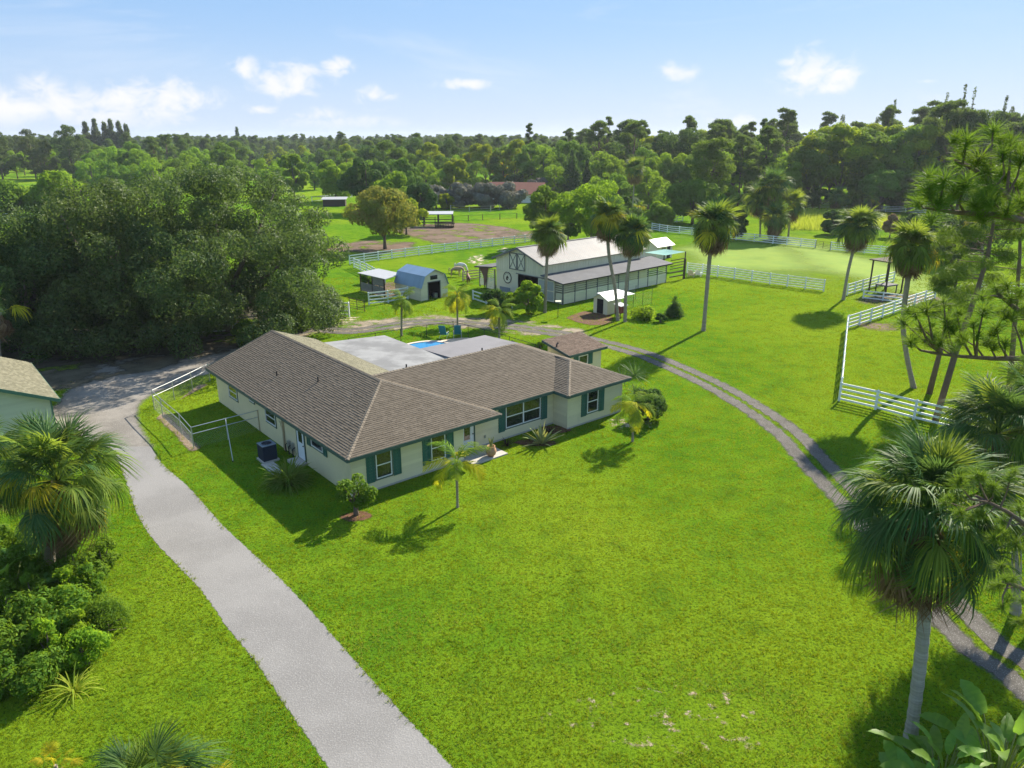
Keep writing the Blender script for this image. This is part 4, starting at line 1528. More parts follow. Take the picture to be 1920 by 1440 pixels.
bp = ground(975, 566)
bb = thing('porch_bench', 'grey blue bench with planters against the barn front', 'bench', (bp.x - 1.6, bp.y + 3.9, 0), BA + math.pi / 2)
M_gb = solid('grey_blue_paint', (.16, .20, .26), .7)
MB().box(-.9, .9, -.25, .25, .42, .48).build('seat', M_gb, bb)
MB().box(-.9, .9, .2, .26, .5, 1.0).build('backrest', M_gb, bb)
for x in (-.8, .8):
    MB().box(x - .05, x + .05, -.22, .22, 0, .42).build('leg', M_gb, bb)
fb = ground(1046, 596)
bf = thing('bird_table', 'thin dark post with small flat pale top near the barn corner', 'post', (fb.x, fb.y, 0))
MB().tube([(0, 0, 0), (0, 0, 1.75)], .035, 6).build('post', M_black, bf)
MB().box(-.3, .3, -.3, .3, 1.75, 1.8).build('top', M_slat, bf)

# grey gabled tack shed behind the barn's right end
tk_ = ground(1234, 486)
ts = thing('tack_shed', 'small pale shed with grey gable roof behind the far end of the barn', 'shed', (tk_.x, tk_.y + 1.5, 0), BA)
MB().add([(-2, -1.5, 0), (2, -1.5, 0), (2, 1.5, 0), (-2, 1.5, 0), (-2, -1.5, 2.1), (2, -1.5, 2.1), (2, 1.5, 2.1), (-2, 1.5, 2.1), (-2, 0, 2.95), (2, 0, 2.95)],
         [(3, 2, 1, 0), (0, 1, 5, 4), (1, 2, 6, 9, 5), (2, 3, 7, 6), (3, 0, 4, 8, 7)]).build('wall', M_barn, ts)
M_greyroof = solid('grey_sheet_roof', (.36, .37, .39), .5, .12, 2)
slab(MB(), [(-2.3, -1.8), (2.3, -1.8), (2.3, 0), (-2.3, 0)], lambda x, y: 3.02 + y * .57, .07).build('roof', M_greyroof, ts)
slab(MB(), [(-2.3, 0), (2.3, 0), (2.3, 1.8), (-2.3, 1.8)], lambda x, y: 3.02 - y * .57, .07).build('roof', M_greyroof, ts)
MB().box(-.9, .2, -1.53, -1.5, 1.0, 1.7).build('window', M_glass, ts)
MB().box(.6, 1.4, -1.54, -1.5, .0, 1.9).build('door', M_dark, ts)
# teal shade sail on posts
sl = ground(1250, 507)
ss = thing('shade_sail', 'teal shade cloth stretched on dark posts at the barn end', 'awning', (sl.x, sl.y, 0), BA)
M_teal = solid('teal_cloth', (.10, .27, .25), .8, .1, 3)
m = MB()
for i in range(4):
    for j in range(4):
        f = lambda a, b: (-2.2 + a * 1.2, -1.2 + b * .9, 2.5 - .28 * math.sin(a / 4 * math.pi) * math.sin(b / 4 * math.pi))
        m.add([f(i, j), f(i + 1, j), f(i + 1, j + 1), f(i, j + 1)], [(0, 1, 2, 3)])
m.build('cloth', M_teal, ss, True)
for x, y in ((2.6, -1.2), (2.6, 2.4), (-2.2, 2.4)):
    MB().box(x - .06, x + .06, y - .06, y + .06, 0, 2.55).build('post', M_black, ss)
for k in range(4):
    MB().box(-.9, 2.5, -1.24, -1.18, .35 + k * .4, .45 + k * .4).build('rail', M_black, ss)
# dark corner post with rails
cpz = ground(1282, 523)
cpp = thing('dark_post', 'tall dark wooden post with side rails beside the white pasture fence', 'post', (cpz.x, cpz.y, 0), BA + math.pi * .98)
M_dkwood = solid('dark_wood', (.055, .042, .034), .9, .25, 6, .3)
MB().box(-.11, .11, -.11, .11, 0, 2.75).build('post', M_dkwood, cpp)
for z in (.5, 1.05):
    MB().box(.12, 3.0, -.05, .05, z, z + .14).build('rail', M_dkwood, cpp)

# ------------------------------------------------------------------ gambrel shed
go_ = ground(790, 565)
gs = thing('gambrel_shed', 'small cream gambrel shed with blue metal roof and open dark doorway', 'shed', (go_.x, go_.y, 0), BA)
M_blueroof = solid('blue_metal_roof', (.20, .30, .42), .4, .1, 1.5, .1, rnd=.12, spec=.5)
GWd, GD = 3.9, 5.1
prof = [(0, 1.6), (.5, 2.8), (GWd / 2, 3.45), (GWd - .5, 2.8), (GWd, 1.6)]
m = MB()
fpts = [(0, 0, 0), (1.05, 0, 0), (1.05, 0, 2.02), (2.75, 0, 2.02), (2.75, 0, 0), (GWd, 0, 0), (GWd, 0, 1.6), (GWd - .5, 0, 2.8), (GWd / 2, 0, 3.45), (.5, 0, 2.8), (0, 0, 1.6)]
m.add(fpts + [(0, GD, 0), (GWd, GD, 0), (GWd, GD, 1.6), (GWd - .5, GD, 2.8), (GWd / 2, GD, 3.45), (.5, GD, 2.8), (0, GD, 1.6)],
      [(0, 1, 2, 9, 10), (2, 3, 7, 8, 9), (3, 4, 5, 6, 7), (12, 11, 17, 16, 15, 14, 13), (11, 0, 10, 17), (5, 12, 13, 6)])
m.build('wall', M_barn, gs)
siding(gs, (0, 0), (GWd, 0), N, .08, 2.8, [(1.0, 2.8, 0, 2.1), (1.3, 2.5, 2.2, 2.85)], expo=.2, mat=M_barn, top=lambda z: (0, GWd) if z < 1.6 else ((z - 1.6) * .5 / 1.2, GWd - (z - 1.6) * .5 / 1.2))
siding(gs, (0, GD), (0, 0), (-1, 0), .08, 1.58, expo=.2, mat=M_barn)
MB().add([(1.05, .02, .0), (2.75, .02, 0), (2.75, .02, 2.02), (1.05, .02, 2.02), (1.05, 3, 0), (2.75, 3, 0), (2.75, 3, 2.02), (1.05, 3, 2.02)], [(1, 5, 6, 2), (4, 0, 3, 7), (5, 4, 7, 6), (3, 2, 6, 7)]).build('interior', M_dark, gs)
fg, _ = frame2((0, 0), (GWd, 0), N)
wbox(MB(), fg, 1.4, 2.4, .0, .05, 2.32, 2.78).build('vent_window', M_glass, gs)
wbox(MB(), fg, 2.3, 2.72, -.9, -.4, .02, .55).build('stored_box', M_steel, gs)
m = MB()
wbox(m, fg, .95, 1.05, .0, .05, 0, 2.12)
wbox(m, fg, 2.75, 2.85, .0, .05, 0, 2.12)
wbox(m, fg, 1.05, 2.75, .0, .05, 2.02, 2.12)
m.build('door_frame', M_grey, gs)
for a in range(4):
    (xa, za), (xb, zb) = prof[a], prof[a + 1]
    nrm = Vector((-(zb - za), 0, xb - xa)).normalized()
    ext = .12
    if a == 0:
        xa, za = xa - ext * .38, za - ext
    if a == 3:
        xb, zb = xb + ext * .38, zb - ext
    npan = 12
    wdt = (GD + .4) / npan
    me = MB().hexa([(xa, 0, za), (xa, wdt - .02, za), (xb, wdt - .02, zb), (xb, 0, zb)], [Vector((xa, 0, za)) + nrm * .03, Vector((xa, wdt - .02, za)) + nrm * .045, Vector((xb, wdt - .02, zb)) + nrm * .045, Vector((xb, 0, zb)) + nrm * .03]).mesh('roof_sheet', M_blueroof)
    for i in range(npan):
        link('roof_sheet', me, gs, loc=(nrm.x * .012, -.25 + wdt * i, nrm.z * .012))
# its open lean-to
lt = thing('lean_to', 'open lean-to with flat grey sheet roof joined behind the gambrel shed', 'shelter', (go_.x, go_.y, 0), BA)
slab(MB(), [(-1.9, 4.3), (1.2, 5.3), (1.2, 10.3), (-1.9, 10.3)], lambda x, y: 2.25 + (x + 1.9) * .05, .07).build('roof', M_greyroof, lt)
for x, y in ((-1.7, 4.9), (-1.7, 10), (1.0, 10), (-1.7, 7.4)):
    MB().box(x - .07, x + .07, y - .07, y + .07, 0, 2.22).build('post', M_dkwood, lt)
for k in range(5):
    MB().box(-1.76, -1.70, 4.98, 9.9, .1 + k * .21, .29 + k * .21).build('board', solid('grey_board', (.22, .21, .20), .9, .2, 5) if k == 0 else bpy.data.materials['grey_board'], lt)
MB().box(-1.74, -1.68, 5.0, 7.3, 1.2, 2.15).build('side_panel', bpy.data.materials['grey_board'], lt)

# ------------------------------------------------------------------ chicken coop and its wire run
co = ground(1117, 588)
coop = thing('chicken_coop', 'tiny cream coop with white and mint gable roof beside two palms', 'coop', (co.x - .2, co.y + .6, 0), BA - math.pi / 2)
MB().add([(0, 0, 0), (1.9, 0, 0), (1.9, 2.3, 0), (0, 2.3, 0), (0, 0, 1.65), (1.9, 0, 1.65), (1.9, 2.3, 1.65), (0, 2.3, 1.65), (.95, 0, 2.15), (.95, 2.3, 2.15)],
         [(3, 2, 1, 0), (0, 1, 5, 8, 4), (1, 2, 6, 5), (2, 3, 7, 9, 6), (3, 0, 4, 7)]).build('wall', M_barn, coop)
MB().box(.5, 1.35, -.03, .0, .05, 1.6).build('door', M_dark, coop)
M_mint = solid('mint_white_sheet', (.62, .70, .66), .5, .12, 1.2, dirt=((.42, .60, .55), .8, .5, .7))
slab(MB(), [(-.25, -.2), (.95, -.2), (.95, 2.5), (-.25, 2.5)], lambda x, y: 1.58 + (x + .25) * .53, .05).build('roof', M_mint, coop)
slab(MB(), [(.95, -.2), (2.15, -.2), (2.15, 2.5), (.95, 2.5)], lambda x, y: 2.216 - (x - .95) * .53, .05).build('roof', M_mint, coop)
run = thing('wire_run', 'wire chicken run with flat white roof sheet on thin poles', 'pen', (co.x, co.y, 0), BA - .05)
m = MB()
M_wsheet = solid('white_roof_sheet', (.80, .80, .80), .5, .05, 3)
slab(MB(), [(2.2, -.6), (5.6, -.6), (5.6, 2.0), (2.2, 2.0)], lambda x, y: 1.55 + y * .05, .04).build('roof_sheet', M_wsheet, run)
for x in (2.3, 3.9, 5.5, 7.1, 8.7):
    for y in (-.5, 1.9):
        MB().tube([(x, y, 0), (x, y, 1.5 if x < 6 else 1.7)], .025, 6).build('pole', M_black, run)


def wire_mesh(fr, u0, u1, z0, z1, cell=.1, r=.0022, m=None):
    """diamond woven wire between u0..u1, z0..z1"""
    m = m or MB()
    hgt_ = z1 - z0
    for sgn in (1, -1):
        u = u0 - hgt_
        while u < u1 + hgt_:
            a, b = (u, z0), (u + sgn * hgt_, z1)
            pts_ = []
            ta = 0 if u0 <= a[0] <= u1 else None
            # clip by parameter
            lo, hi = 0.0, 1.0
            dx_ = b[0] - a[0]
            for bound, s_ in ((u0, 1), (u1, -1)):
                fa_, fb_ = s_ * (a[0] - bound), s_ * (b[0] - bound)
                if fa_ < 0 and fb_ < 0:
                    lo, hi = 1, 0
                elif fa_ < 0:
                    lo = max(lo, fa_ / (fa_ - fb_))
                elif fb_ < 0:
                    hi = min(hi, fa_ / (fa_ - fb_))
            if hi > lo + .02:
                p = fr(a[0] + dx_ * lo, 0, z0 + hgt_ * lo)
                q_ = fr(a[0] + dx_ * hi, 0, z0 + hgt_ * hi)
                m.tube([p, q_], r, 3, False)
            u += cell * 1.414
    return m


fr_, _ = frame2((2.3, -.5), (8.7, -.5), N)
tag(wire_mesh(fr_, 0, 6.4, .0, 1.4, .12, .003).build('wire', M_steel, run), kind='stuff')
fr_, _ = frame2((2.3, 1.9), (8.7, 1.9), N)
tag(wire_mesh(fr_, 0, 6.4, .0, 1.4, .12, .003).build('wire', M_steel, run), kind='stuff')
hb = ground(1165, 597)
hut = thing('nest_box', 'small dark red nest box between the palm trunks by the coop', 'box', (hb.x, hb.y + .8, 0), BA)
M_redwood = solid('red_brown_wood', (.20, .055, .035), .8, .2, 5)
MB().box(-.5, .5, -.4, .4, .45, 1.25).build('body', M_redwood, hut)
slab(MB(), [(-.6, -.5), (.6, -.5), (.6, .5), (-.6, .5)], lambda x, y: 1.32 + y * .15, .04).build('roof', M_greyroof, hut)
for x in (-.45, .45):
    for y in (-.35, .35):
        MB().box(x - .03, x + .03, y - .03, y + .03, 0, .45).build('leg', M_dkwood, hut)

# ------------------------------------------------------------------ pool yard behind the house
pool_c = ground(800, 668)
deck_poly = smooth_line([ground(*p) for p in ((745, 668), (770, 652), (820, 640), (875, 634), (905, 642), (885, 664), (830, 690), (770, 695))], 4)
M_paver = soil('peach_pavers', ((.52, .38, .27), (.60, .46, .34), (.68, .55, .42)), rag=.01, soft=.02, bump=.2, nscale=2, fine=12)
sheet('pool_deck', lambda P: sd_poly(P, deck_poly), (-14, 0, 50, 72), .25, .05, M_paver, .2)
m, t = material('pool_water')
tc = t.node('ShaderNodeTexCoord').outputs['Object']
bs = t.node('ShaderNodeBsdfPrincipled', Base_Color=(.02, .20, .42), Roughness=.05)
bn = t.node('ShaderNodeBump', Strength=.25, Distance=.05, Height=t.noise(tc, 3.0, 3, .5))
t.t.links.new(bn.outputs[0], bs.inputs['Normal'])
finish(t, bs.outputs[0])
mbp = MB()
pc = ground(800, 664)
ring_ = [(pc.x + 2.9 * math.cos(a) * (1 + .12 * math.cos(2 * a)), pc.y + 3.9 * math.sin(a), .062) for a in np.linspace(0, 2 * math.pi, 33)[:-1]]
mbp.add(ring_, [tuple(range(32))])
tag(mbp.build('pool_water', m), kind='structure')
cop = MB()
for i in range(32):
    a, b = Vector(ring_[i]), Vector(ring_[(i + 1) % 32])
    oa, ob = (a - Vector((pc.x, pc.y, .062))).normalized() * .35, (b - Vector((pc.x, pc.y, .062))).normalized() * .35
    up_ = Vector((0, 0, .05))
    cop.add([a, b, b + up_, a + up_, a + oa + up_, b + ob + up_, a + oa - up_, b + ob - up_], [(0, 1, 2, 3), (3, 2, 5, 4), (4, 5, 7, 6)])
tag(cop.build('pool_coping', solid('pale_coping', (.58, .50, .42), .7, .1, 4)), kind='structure')
M_tealch = solid('teal_sling', (.015, .16, .19), .6, .08, 6)
for i, (px_, py_) in enumerate(((833, 634), (858, 633))):
    b = ground(px_, py_)
    ch = thing('lounge_chair', ('left', 'right')[i] + ' teal high backed sling chair on the pool deck', 'chair', (b.x, b.y, .05), math.radians(165 + 20 * i), 'teal pool chairs')
    MB().hexa([(-.32, -.35, .40), (.32, -.35, .40), (.32, .2, .32), (-.32, .2, .32)], [(-.32, -.35, .43), (.32, -.35, .43), (.32, .2, .35), (-.32, .2, .35)]).build('seat', M_tealch, ch)
    MB().hexa([(-.32, .2, .33), (.32, .2, .33), (.32, .24, .33), (-.32, .24, .33)], [(-.32, .62, 1.3), (.32, .62, 1.3), (.32, .66, 1.3), (-.32, .66, 1.3)]).build('backrest', M_tealch, ch)
    for x in (-.36, .36):
        MB().tube([(x, -.4, 0), (x, -.3, .58), (x, .4, .56)], .022, 6).build('armrest', M_steel, ch)
        MB().tube([(x, -.35, .42), (x, .45, .0)], .022, 6).build('leg', M_steel, ch)
    MB().box(-.3, .3, .575, .66, 1.12, 1.3).build('headrest', M_tealch, ch)
# low items at the flat roof's far edge and pool pump cover
b = ground(960, 662)
pk = thing('covered_grill', 'dark covered grill standing by the pool fence', 'grill', (b.x, b.y, 0), .3)
MB().lathe([(.0, 0), (.42, 0), (.45, .35), (.40, .8), (.22, 1.05), (0, 1.1)], 12).build('cover', solid('dark_cover', (.03, .035, .04), .7, .2, 5), pk, True)
MB().lathe([(.0, 1.09), (.06, 1.09), (.05, 1.14), (0, 1.15)], 8).build('knob', M_black, pk)

# ------------------------------------------------------------------ fences
M_fence = solid('white_vinyl', (.70, .74, .74), .4, .05, 5, spec=.4, dirt=((.42, .48, .42), .6, .62, .35))
M_wood = solid('brown_rail', (.11, .075, .055), .9, .25, 5)
FENCE_RND = random.Random(7)


def rail_fence(label, pts, h=1.4, bay=2.45, rails=4, mat=None, post=.13, rw=.045, rh=.14, group='white rail fences', name='rail_fence', detail=True, cap=True, pw=None, skip_last=False):
    """posts and rails; every post and every rail a piece"""
    pts = [Vector((p[0], p[1], 0)) for p in pts]
    t = thing(name, label, 'fence', pts[0], 0, group)
    mat = mat or M_fence
    o = pts[0]
    pm = MB().box(-post / 2, post / 2, -post / 2, post / 2, -.05, h)
    if cap:
        c = post / 2 + .018
        pm.add([(-c, -c, h), (c, -c, h), (c, c, h), (-c, c, h), (0, 0, h + .07)], [(3, 2, 1, 0), (0, 1, 4), (1, 2, 4), (2, 3, 4), (3, 0, 4)])
    pme = pm.mesh('post', mat)
    for i in range(len(pts) - 1):
        a, b = pts[i] - o, pts[i + 1] - o
        L = (b - a).length
        n = max(1, round(L / bay))
        ang = math.atan2(b.y - a.y, b.x - a.x)
        w = L / n
        rme = MB().box(post / 2 - .01, w - post / 2 + .01, -rw / 2, rw / 2, -rh / 2, rh / 2).mesh('rail', mat)
        for k in range(n + (1 if i == len(pts) - 2 else 0)):
            p = a.lerp(b, k / n)
            link('post', pme, t, loc=p, rot=(FENCE_RND.uniform(-.01, .01), FENCE_RND.uniform(-.01, .01), ang))
        for k in range(n):
            p = a.lerp(b, k / n)
            for r in range(rails):
                z = h * (.14 + .80 * r / (rails - 1))
                link('rail', rme, t, loc=(p.x, p.y, z + FENCE_RND.uniform(-.008, .008)), rot=(0, 0, ang))
    return t


GP2 = lambda L: [ground(*p) for p in L]
rail_fence('white four rail fence running right from the near pasture corner post', GP2([(1573, 752), (1641, 768), (1713, 787), (1790, 806), (1870, 828)]))
rail_fence('white fence seen end on along the left side of the right pasture', GP2([(1575, 742), (1587, 619)]))
rail_fence('white fence climbing right from the far corner of the right pasture', GP2([(1589, 617), (1632, 603), (1675, 588), (1714, 574), (1752, 561)]))
rail_fence('white five rail fence standing alone across the middle lawn', GP2([(1288, 512), (1345, 519), (1443, 533.5), (1544, 546.7)]), h=1.5, rails=5, rh=.11)
rail_fence('white back fence behind the barn and the tall palm', GP2([(1222, 431), (1251, 436), (1320, 443), (1380, 450), (1449, 457), (1528, 465)]), bay=3)
rail_fence('white fence right of the brown gate at the back', GP2([(1557, 469), (1620, 475), (1680, 480), (1740, 484)]), bay=2.8)
rail_fence('long white fence below the brown paddock on the left', GP2([(656, 496), (760, 482), (880, 467), (1004, 453)]))
rail_fence('white fence slanting behind the lean-to shed', GP2([(664, 502), (688, 513), (722, 532)]))
rail_fence('short white fence between brown gate and gambrel shed', GP2([(692, 572), (728, 568), (765, 561)]), h=1.45)
rail_fence('white fence behind the shrubs left of the sandy road', GP2([(655, 594), (617, 592), (575, 588), (528, 584)]), h=1.55, bay=3)
rail_fence('white fence in the deep shade under the oaks', GP2([(130, 655), (231, 641), (333, 630), (437, 622), (520, 614)]), h=1.4, rails=3, bay=4, mat=solid('shade_greyed_white', (.34, .36, .34), .7, .12, 4))  # white rails greyed in their colour to paint the deep oak shade
rail_fence('grey white pen fence beside the leaning palm at right', GP2([(1588, 554), (1630, 541), (1675, 529)]), bay=2.2)
rail_fence('low white three rail fence in front of the right pen', GP2([(1618, 560), (1655, 564), (1692, 569)]), h=1.0, rails=3, bay=2.2)
rail_fence('pale rail fence behind the leaning pine at right', GP2([(1838, 550), (1880, 552), (1930, 556)]), h=1.5, rails=5, bay=2.4, rh=.1)
rail_fence('far white fence in front of the right hand wood', GP2([(1494, 389), (1590, 392), (1660, 397), (1735, 400)]), bay=4)
rail_fence('short white fence slanting up behind the round bush', GP2([(1246, 421), (1280, 415)]), bay=3.2, rails=3)
rail_fence('white fence by the barn doors half hidden by shrubs', GP2([(887, 562), (912, 570), (960, 578)]), h=1.1, rails=3, bay=2.2)
rail_fence('distant white fence beyond the big oak on the left', GP2([(-20, 416), (75, 404)]), bay=5, rails=3)
rail_fence('distant pale fence along the road behind the oak', GP2([(585, 378), (660, 370)]), bay=6, rails=2)
rail_fence('dark post and wire fence round the far side of the brown paddock', GP2([(780, 420), (851, 416), (905, 413), (969, 410)]), h=1.3, rails=2, mat=M_wood, rw=.03, rh=.04, bay=4.2, group='dark fences', cap=False)
rail_fence('pale round pen rails behind the dark paddock fence', GP2([(845, 396), (880, 398), (920, 397), (953, 391)]), h=1.5, rails=3, mat=M_steel, rw=.04, rh=.05, bay=4, group='round pen', cap=False)
rail_fence('tan rail fence between the horses and the barn', GP2([(868, 527), (900, 523)]), h=1.3, rails=4, mat=solid('tan_rail', (.42, .33, .23), .85, .15, 5), bay=2.6, group='tan rails', cap=False)


def pipe_gate(label, a, b, mat, h=1.25, bars=5):
    a, b = ground(*a), ground(*b)
    L = (b - a).length
    t = thing('pipe_gate', label, 'gate', a, math.atan2(b.y - a.y, b.x - a.x), 'pipe gates')
    for x in (0, L / 2, L):
        MB().tube([(x, 0, .1 if 0 < x < L else 0), (x, 0, h + (.0 if 0 < x < L else .1))], .04, 6).build('upright', mat, t)
    for k in range(bars):
        z = .2 + (h - .2) * k / (bars - 1)
        MB().tube([(0, 0, z), (L, 0, z)], .025, 6).build('bar', mat, t)
    return t


pipe_gate('rusty brown pipe gate left of the short white fence', (656, 580), (684, 585), M_wood)
pipe_gate('brown pipe gate in the back pasture fence', (1529, 465.5), (1556, 469), M_wood)

# black mesh fence round the pool yard
pf_pts = [(655, 660), (705, 650), (752, 642), (800, 634), (850, 627), (878, 634), (908, 642), (955, 657), (1003, 672)]
pf = [ground(*p) for p in pf_pts]
t = thing('pool_fence', 'black wire mesh fence round the pool yard', 'fence', pf[0])
tm = MB()
for a, b in zip(pf, pf[1:]):
    L = (b - a).length
    d = (b - a).normalized()
    fr_ = (lambda a, d: (lambda u, dd, z: a - pf[0] + d * u + Vector((0, 0, z))))(a, d)
    MB().tube([fr_(0, 0, 0), fr_(0, 0, 1.3)], .03, 6).build('post', M_black, t)
    MB().tube([fr_(0, 0, 1.25), fr_(L, 0, 1.25)], .022, 6).build('rail', M_black, t)
    wire_mesh(fr_, 0, L, .03, 1.22, .2, .003, tm)
MB().tube([pf[-1] - pf[0], pf[-1] - pf[0] + Vector((0, 0, 1.3))], .03, 6).build('post', M_black, t)
tag(tm.build('wire', M_black, t), kind='stuff')

# chain link run beside the house
cl_px = [(394, 715), (361.7, 732.5), (327.5, 750), (290, 768), (306, 784), (341, 815), (364, 842)]
cl = [ground(*p) for p in cl_px]
hw = ground(488, 808)
cl.append(cl[-1].lerp(hw, .5))
cl.append(hw)
t = thing('chain_link_fence', 'galvanised chain link fence enclosing grass beside the house', 'fence', cl[0])
tm = MB()
for i, (a, b) in enumerate(zip(cl, cl[1:])):
    L = (b - a).length
    d = (b - a).normalized()
    fr_ = (lambda a, d: (lambda u, dd, z: a - cl[0] + d * u + Vector((0, 0, z))))(a, d)
    MB().tube([fr_(0, 0, 0), fr_(0, 0, 1.45)], .032, 7).build('post', M_steel, t)
    MB().tube([fr_(0, 0, 1.42), fr_(L, 0, 1.42)], .024, 6).build('top_rail', M_steel, t)
    MB().tube([fr_(0, 0, .98), fr_(L, 0, .98)], .024, 6).build('middle_rail', M_steel, t)
    wire_mesh(fr_, 0, L, .03, .96, .11, .0022, tm)
MB().tube([cl[-1] - cl[0], cl[-1] - cl[0] + Vector((0, 0, 1.45))], .06, 7).build('post', M_post, t)
tag(tm.build('wire', solid('dull_wire', (.30, .31, .31), .7), t), kind='stuff')
sheet('bare_strip', lambda P: .32 - d_line(P, cl[:7]), (-24, -12, 34, 54), .15, .02, soil('trodden_soil', ((.16, .12, .08), (.24, .18, .125), (.32, .25, .18)), rag=.12, ragscale=1.5, soft=.12, nscale=2, fine=20), .5)
pb = ground(437, 866)
pt_ = cl[-2] + Vector((0, 0, 1.42))
pp = thing('prop_pole', 'thin pale pole leaning on the chain link rail', 'pole', (pb.x, pb.y, 0))
MB().tube([(0, 0, 0), pt_ - Vector((pb.x, pb.y, 0))], .022, 6).build('pole', M_steel, pp)
MB().tube([(0, 0, 0), (0.01, 0, .06)], .045, 6).build('foot', M_black, pp)

# ------------------------------------------------------------------ things round the house
acp = ground(503, 862)
ac = thing('air_conditioner', 'dark blue grey air conditioner unit beside the house wall', 'air conditioner', (acp.x, acp.y, 0), HA)
M_ac = solid('dark_blue_metal', (.022, .034, .060), .5, .12, 5)
MB().box(-.5, .5, -.5, .5, .0, .10).build('pad', M_foot, ac)
MB().box(-.40, .40, -.40, .40, .10, 1.02).build('body', M_ac, ac)
lm = MB().box(-.42, .42, -.006, .006, 0, .025).mesh('louver', M_ac)
for k in range(16):
    for a in range(4):
        link('louver', lm, ac, matrix=Matrix.Rotation(a * math.pi / 2, 4, 'Z') @ Matrix.Translation((0, -.41, .16 + k * .052)))
tp = MB().lathe([(.30, 1.02), (.31, 1.08), (.36, 1.08), (.37, 1.02)], 24).build('fan_ring', solid('grey_blue_metal', (.12, .16, .20), .5), ac)
MB().box(-.43, .43, -.43, .43, 1.015, 1.05).build('top_cover', solid('grey_blue_cover', (.15, .19, .23), .5), ac)
MB().lathe([(.0, 1.052), (.29, 1.054)], 24).build('fan_well', M_dark, ac)
for k in range(5):
    a = k * math.pi / 5
    MB().bar((-.3 * math.cos(a), -.3 * math.sin(a), 1.075), (.3 * math.cos(a), .3 * math.sin(a), 1.075), .012, .012).build('grille_bar', M_ac, ac)
slp = ground(512, 878)
tag(MB().box(-.35, .35, -.9, .9, 0, .05).build('stepping_slab', M_foot, loc=(slp.x, slp.y, 0), rot=(0, 0, HA)), 'pale concrete slab beside the air conditioner', 'slab')
# urn with plant on the porch
up = ground(921, 857)
ur = thing('terracotta_urn', 'round terracotta urn with upright plant on the porch corner', 'planter', (up.x, up.y, .075))
M_terra = solid('terracotta', (.42, .24, .14), .8, .1, 6, .2)
MB().lathe([(.0, .0), (.16, .0), (.27, .14), (.32, .30), (.29, .46), (.21, .56), (.25, .62), (.25, .64), (.20, .63), (.19, .54), (.0, .52)], 20).build('pot', M_terra, ur, True)
for i in range(14):
    rng = np.random.default_rng(300 + i)
    me = None
    a = i * 2.4
    h_ = rng.uniform(.45, .85)
    MB().tube([(.05 * math.cos(a), .05 * math.sin(a), .5), (.09 * math.cos(a), .09 * math.sin(a), .5 + h_ * .6), (.16 * math.cos(a), .16 * math.sin(a), .5 + h_)], [.03, .028, .008], 5).build('stem', F_agave, ur)
# brown hanging planter by the door
dp = ground(889, 845)
fp = thing('door_planter', 'dark potted plant beside the front door', 'planter', (dp.x, dp.y + .9, .075))
MB().lathe([(.0, 0), (.15, 0), (.22, .35), (.18, .35), (.0, .30)], 14).build('pot', M_black, fp, True)
rng = np.random.default_rng(8)
V_, F_, q_ = clump_leaves(rng, [(0, 0, .6, .32)], 260, .07)
link('foliage', np_mesh('foliage', V_, F_, F_dark, q_), fp)
# paddock shelter, cart, far house
sp = ground(822, 424)
sh_ = thing('paddock_shelter', 'open dark field shelter with pale flat roof in the brown paddock', 'shelter', (sp.x, sp.y, 0), .05)
slab(MB(), [(-3.2, -1.5), (3.2, -1.5), (3.2, 2.5), (-3.2, 2.5)], lambda x, y: 2.75 + y * .06, .12).build('roof', M_greyroof, sh_)
for x in (-3, 0, 3):
    for y in (-1.3, 2.3):
        MB().box(x - .1, x + .1, y - .1, y + .1, 0, 2.64).build('post', M_dkwood, sh_)
for z in (.5, 1.1):
    MB().box(-5.5, 3, 2.2, 2.3, z, z + .16).build('rail', M_dkwood, sh_)
sp2 = ground(829, 424)
ct = thing('hay_feeder', 'dark wooden hay feeder in front of the field shelter', 'feeder', (sp2.x + .8, sp2.y - 3, 0), .1)
for k in range(8):
    MB().box(-2 + k * .55, -1.9 + k * .55, -.9, -.8, 0, 1.0).build('slat', M_dkwood, ct)
    MB().box(-2 + k * .55, -1.9 + k * .55, .8, .9, 0, 1.0).build('slat', M_dkwood, ct)
for y in (-.95, .95):
    MB().box(-2.1, 2.1, y - .05, y + .05, .85, 1.0).build('rail', M_dkwood, ct)
MB().box(-1.9, 1.9, -.78, .78, .15, .55).build('hay', solid('dark_hay', (.12, .09, .05), .95, .3, 8), ct)
fh = ground(978, 378)
rh_ = thing('red_roofed_house', 'distant white house with red brown gable roof behind the grey hedge', 'house', (fh.x, fh.y, 0), math.radians(-12))
M_redroof = solid('red_roof', (.26, .10, .065), .8, .12, 1.5)
MB().add([(-9, -4, 0), (6, -4, 0), (6, 5, 0), (-9, 5, 0), (-9, -4, 2.9), (6, -4, 2.9), (6, 5, 2.9), (-9, 5, 2.9), (-9, .5, 5.4), (6, .5, 5.4)],
         [(3, 2, 1, 0), (0, 1, 5, 4), (1, 2, 6, 9, 5), (2, 3, 7, 6), (3, 0, 4, 8, 7)]).build('wall', M_white, rh_)
slab(MB(), [(-9.8, -4.9), (6.8, -4.9), (6.8, .5), (-9.8, .5)], lambda x, y: 5.5 - (.5 - y) * .56, .15).build('roof', M_redroof, rh_)
slab(MB(), [(-9.8, .5), (6.8, .5), (6.8, 5.9), (-9.8, 5.9)], lambda x, y: 5.5 - (y - .5) * .56, .15).build('roof', M_redroof, rh_)
for x in (-6, -2.5, 1, 4):
    MB().box(x - .6, x + .6, -4.06, -4.0, .9, 2.2).build('window', M_glass, rh_)
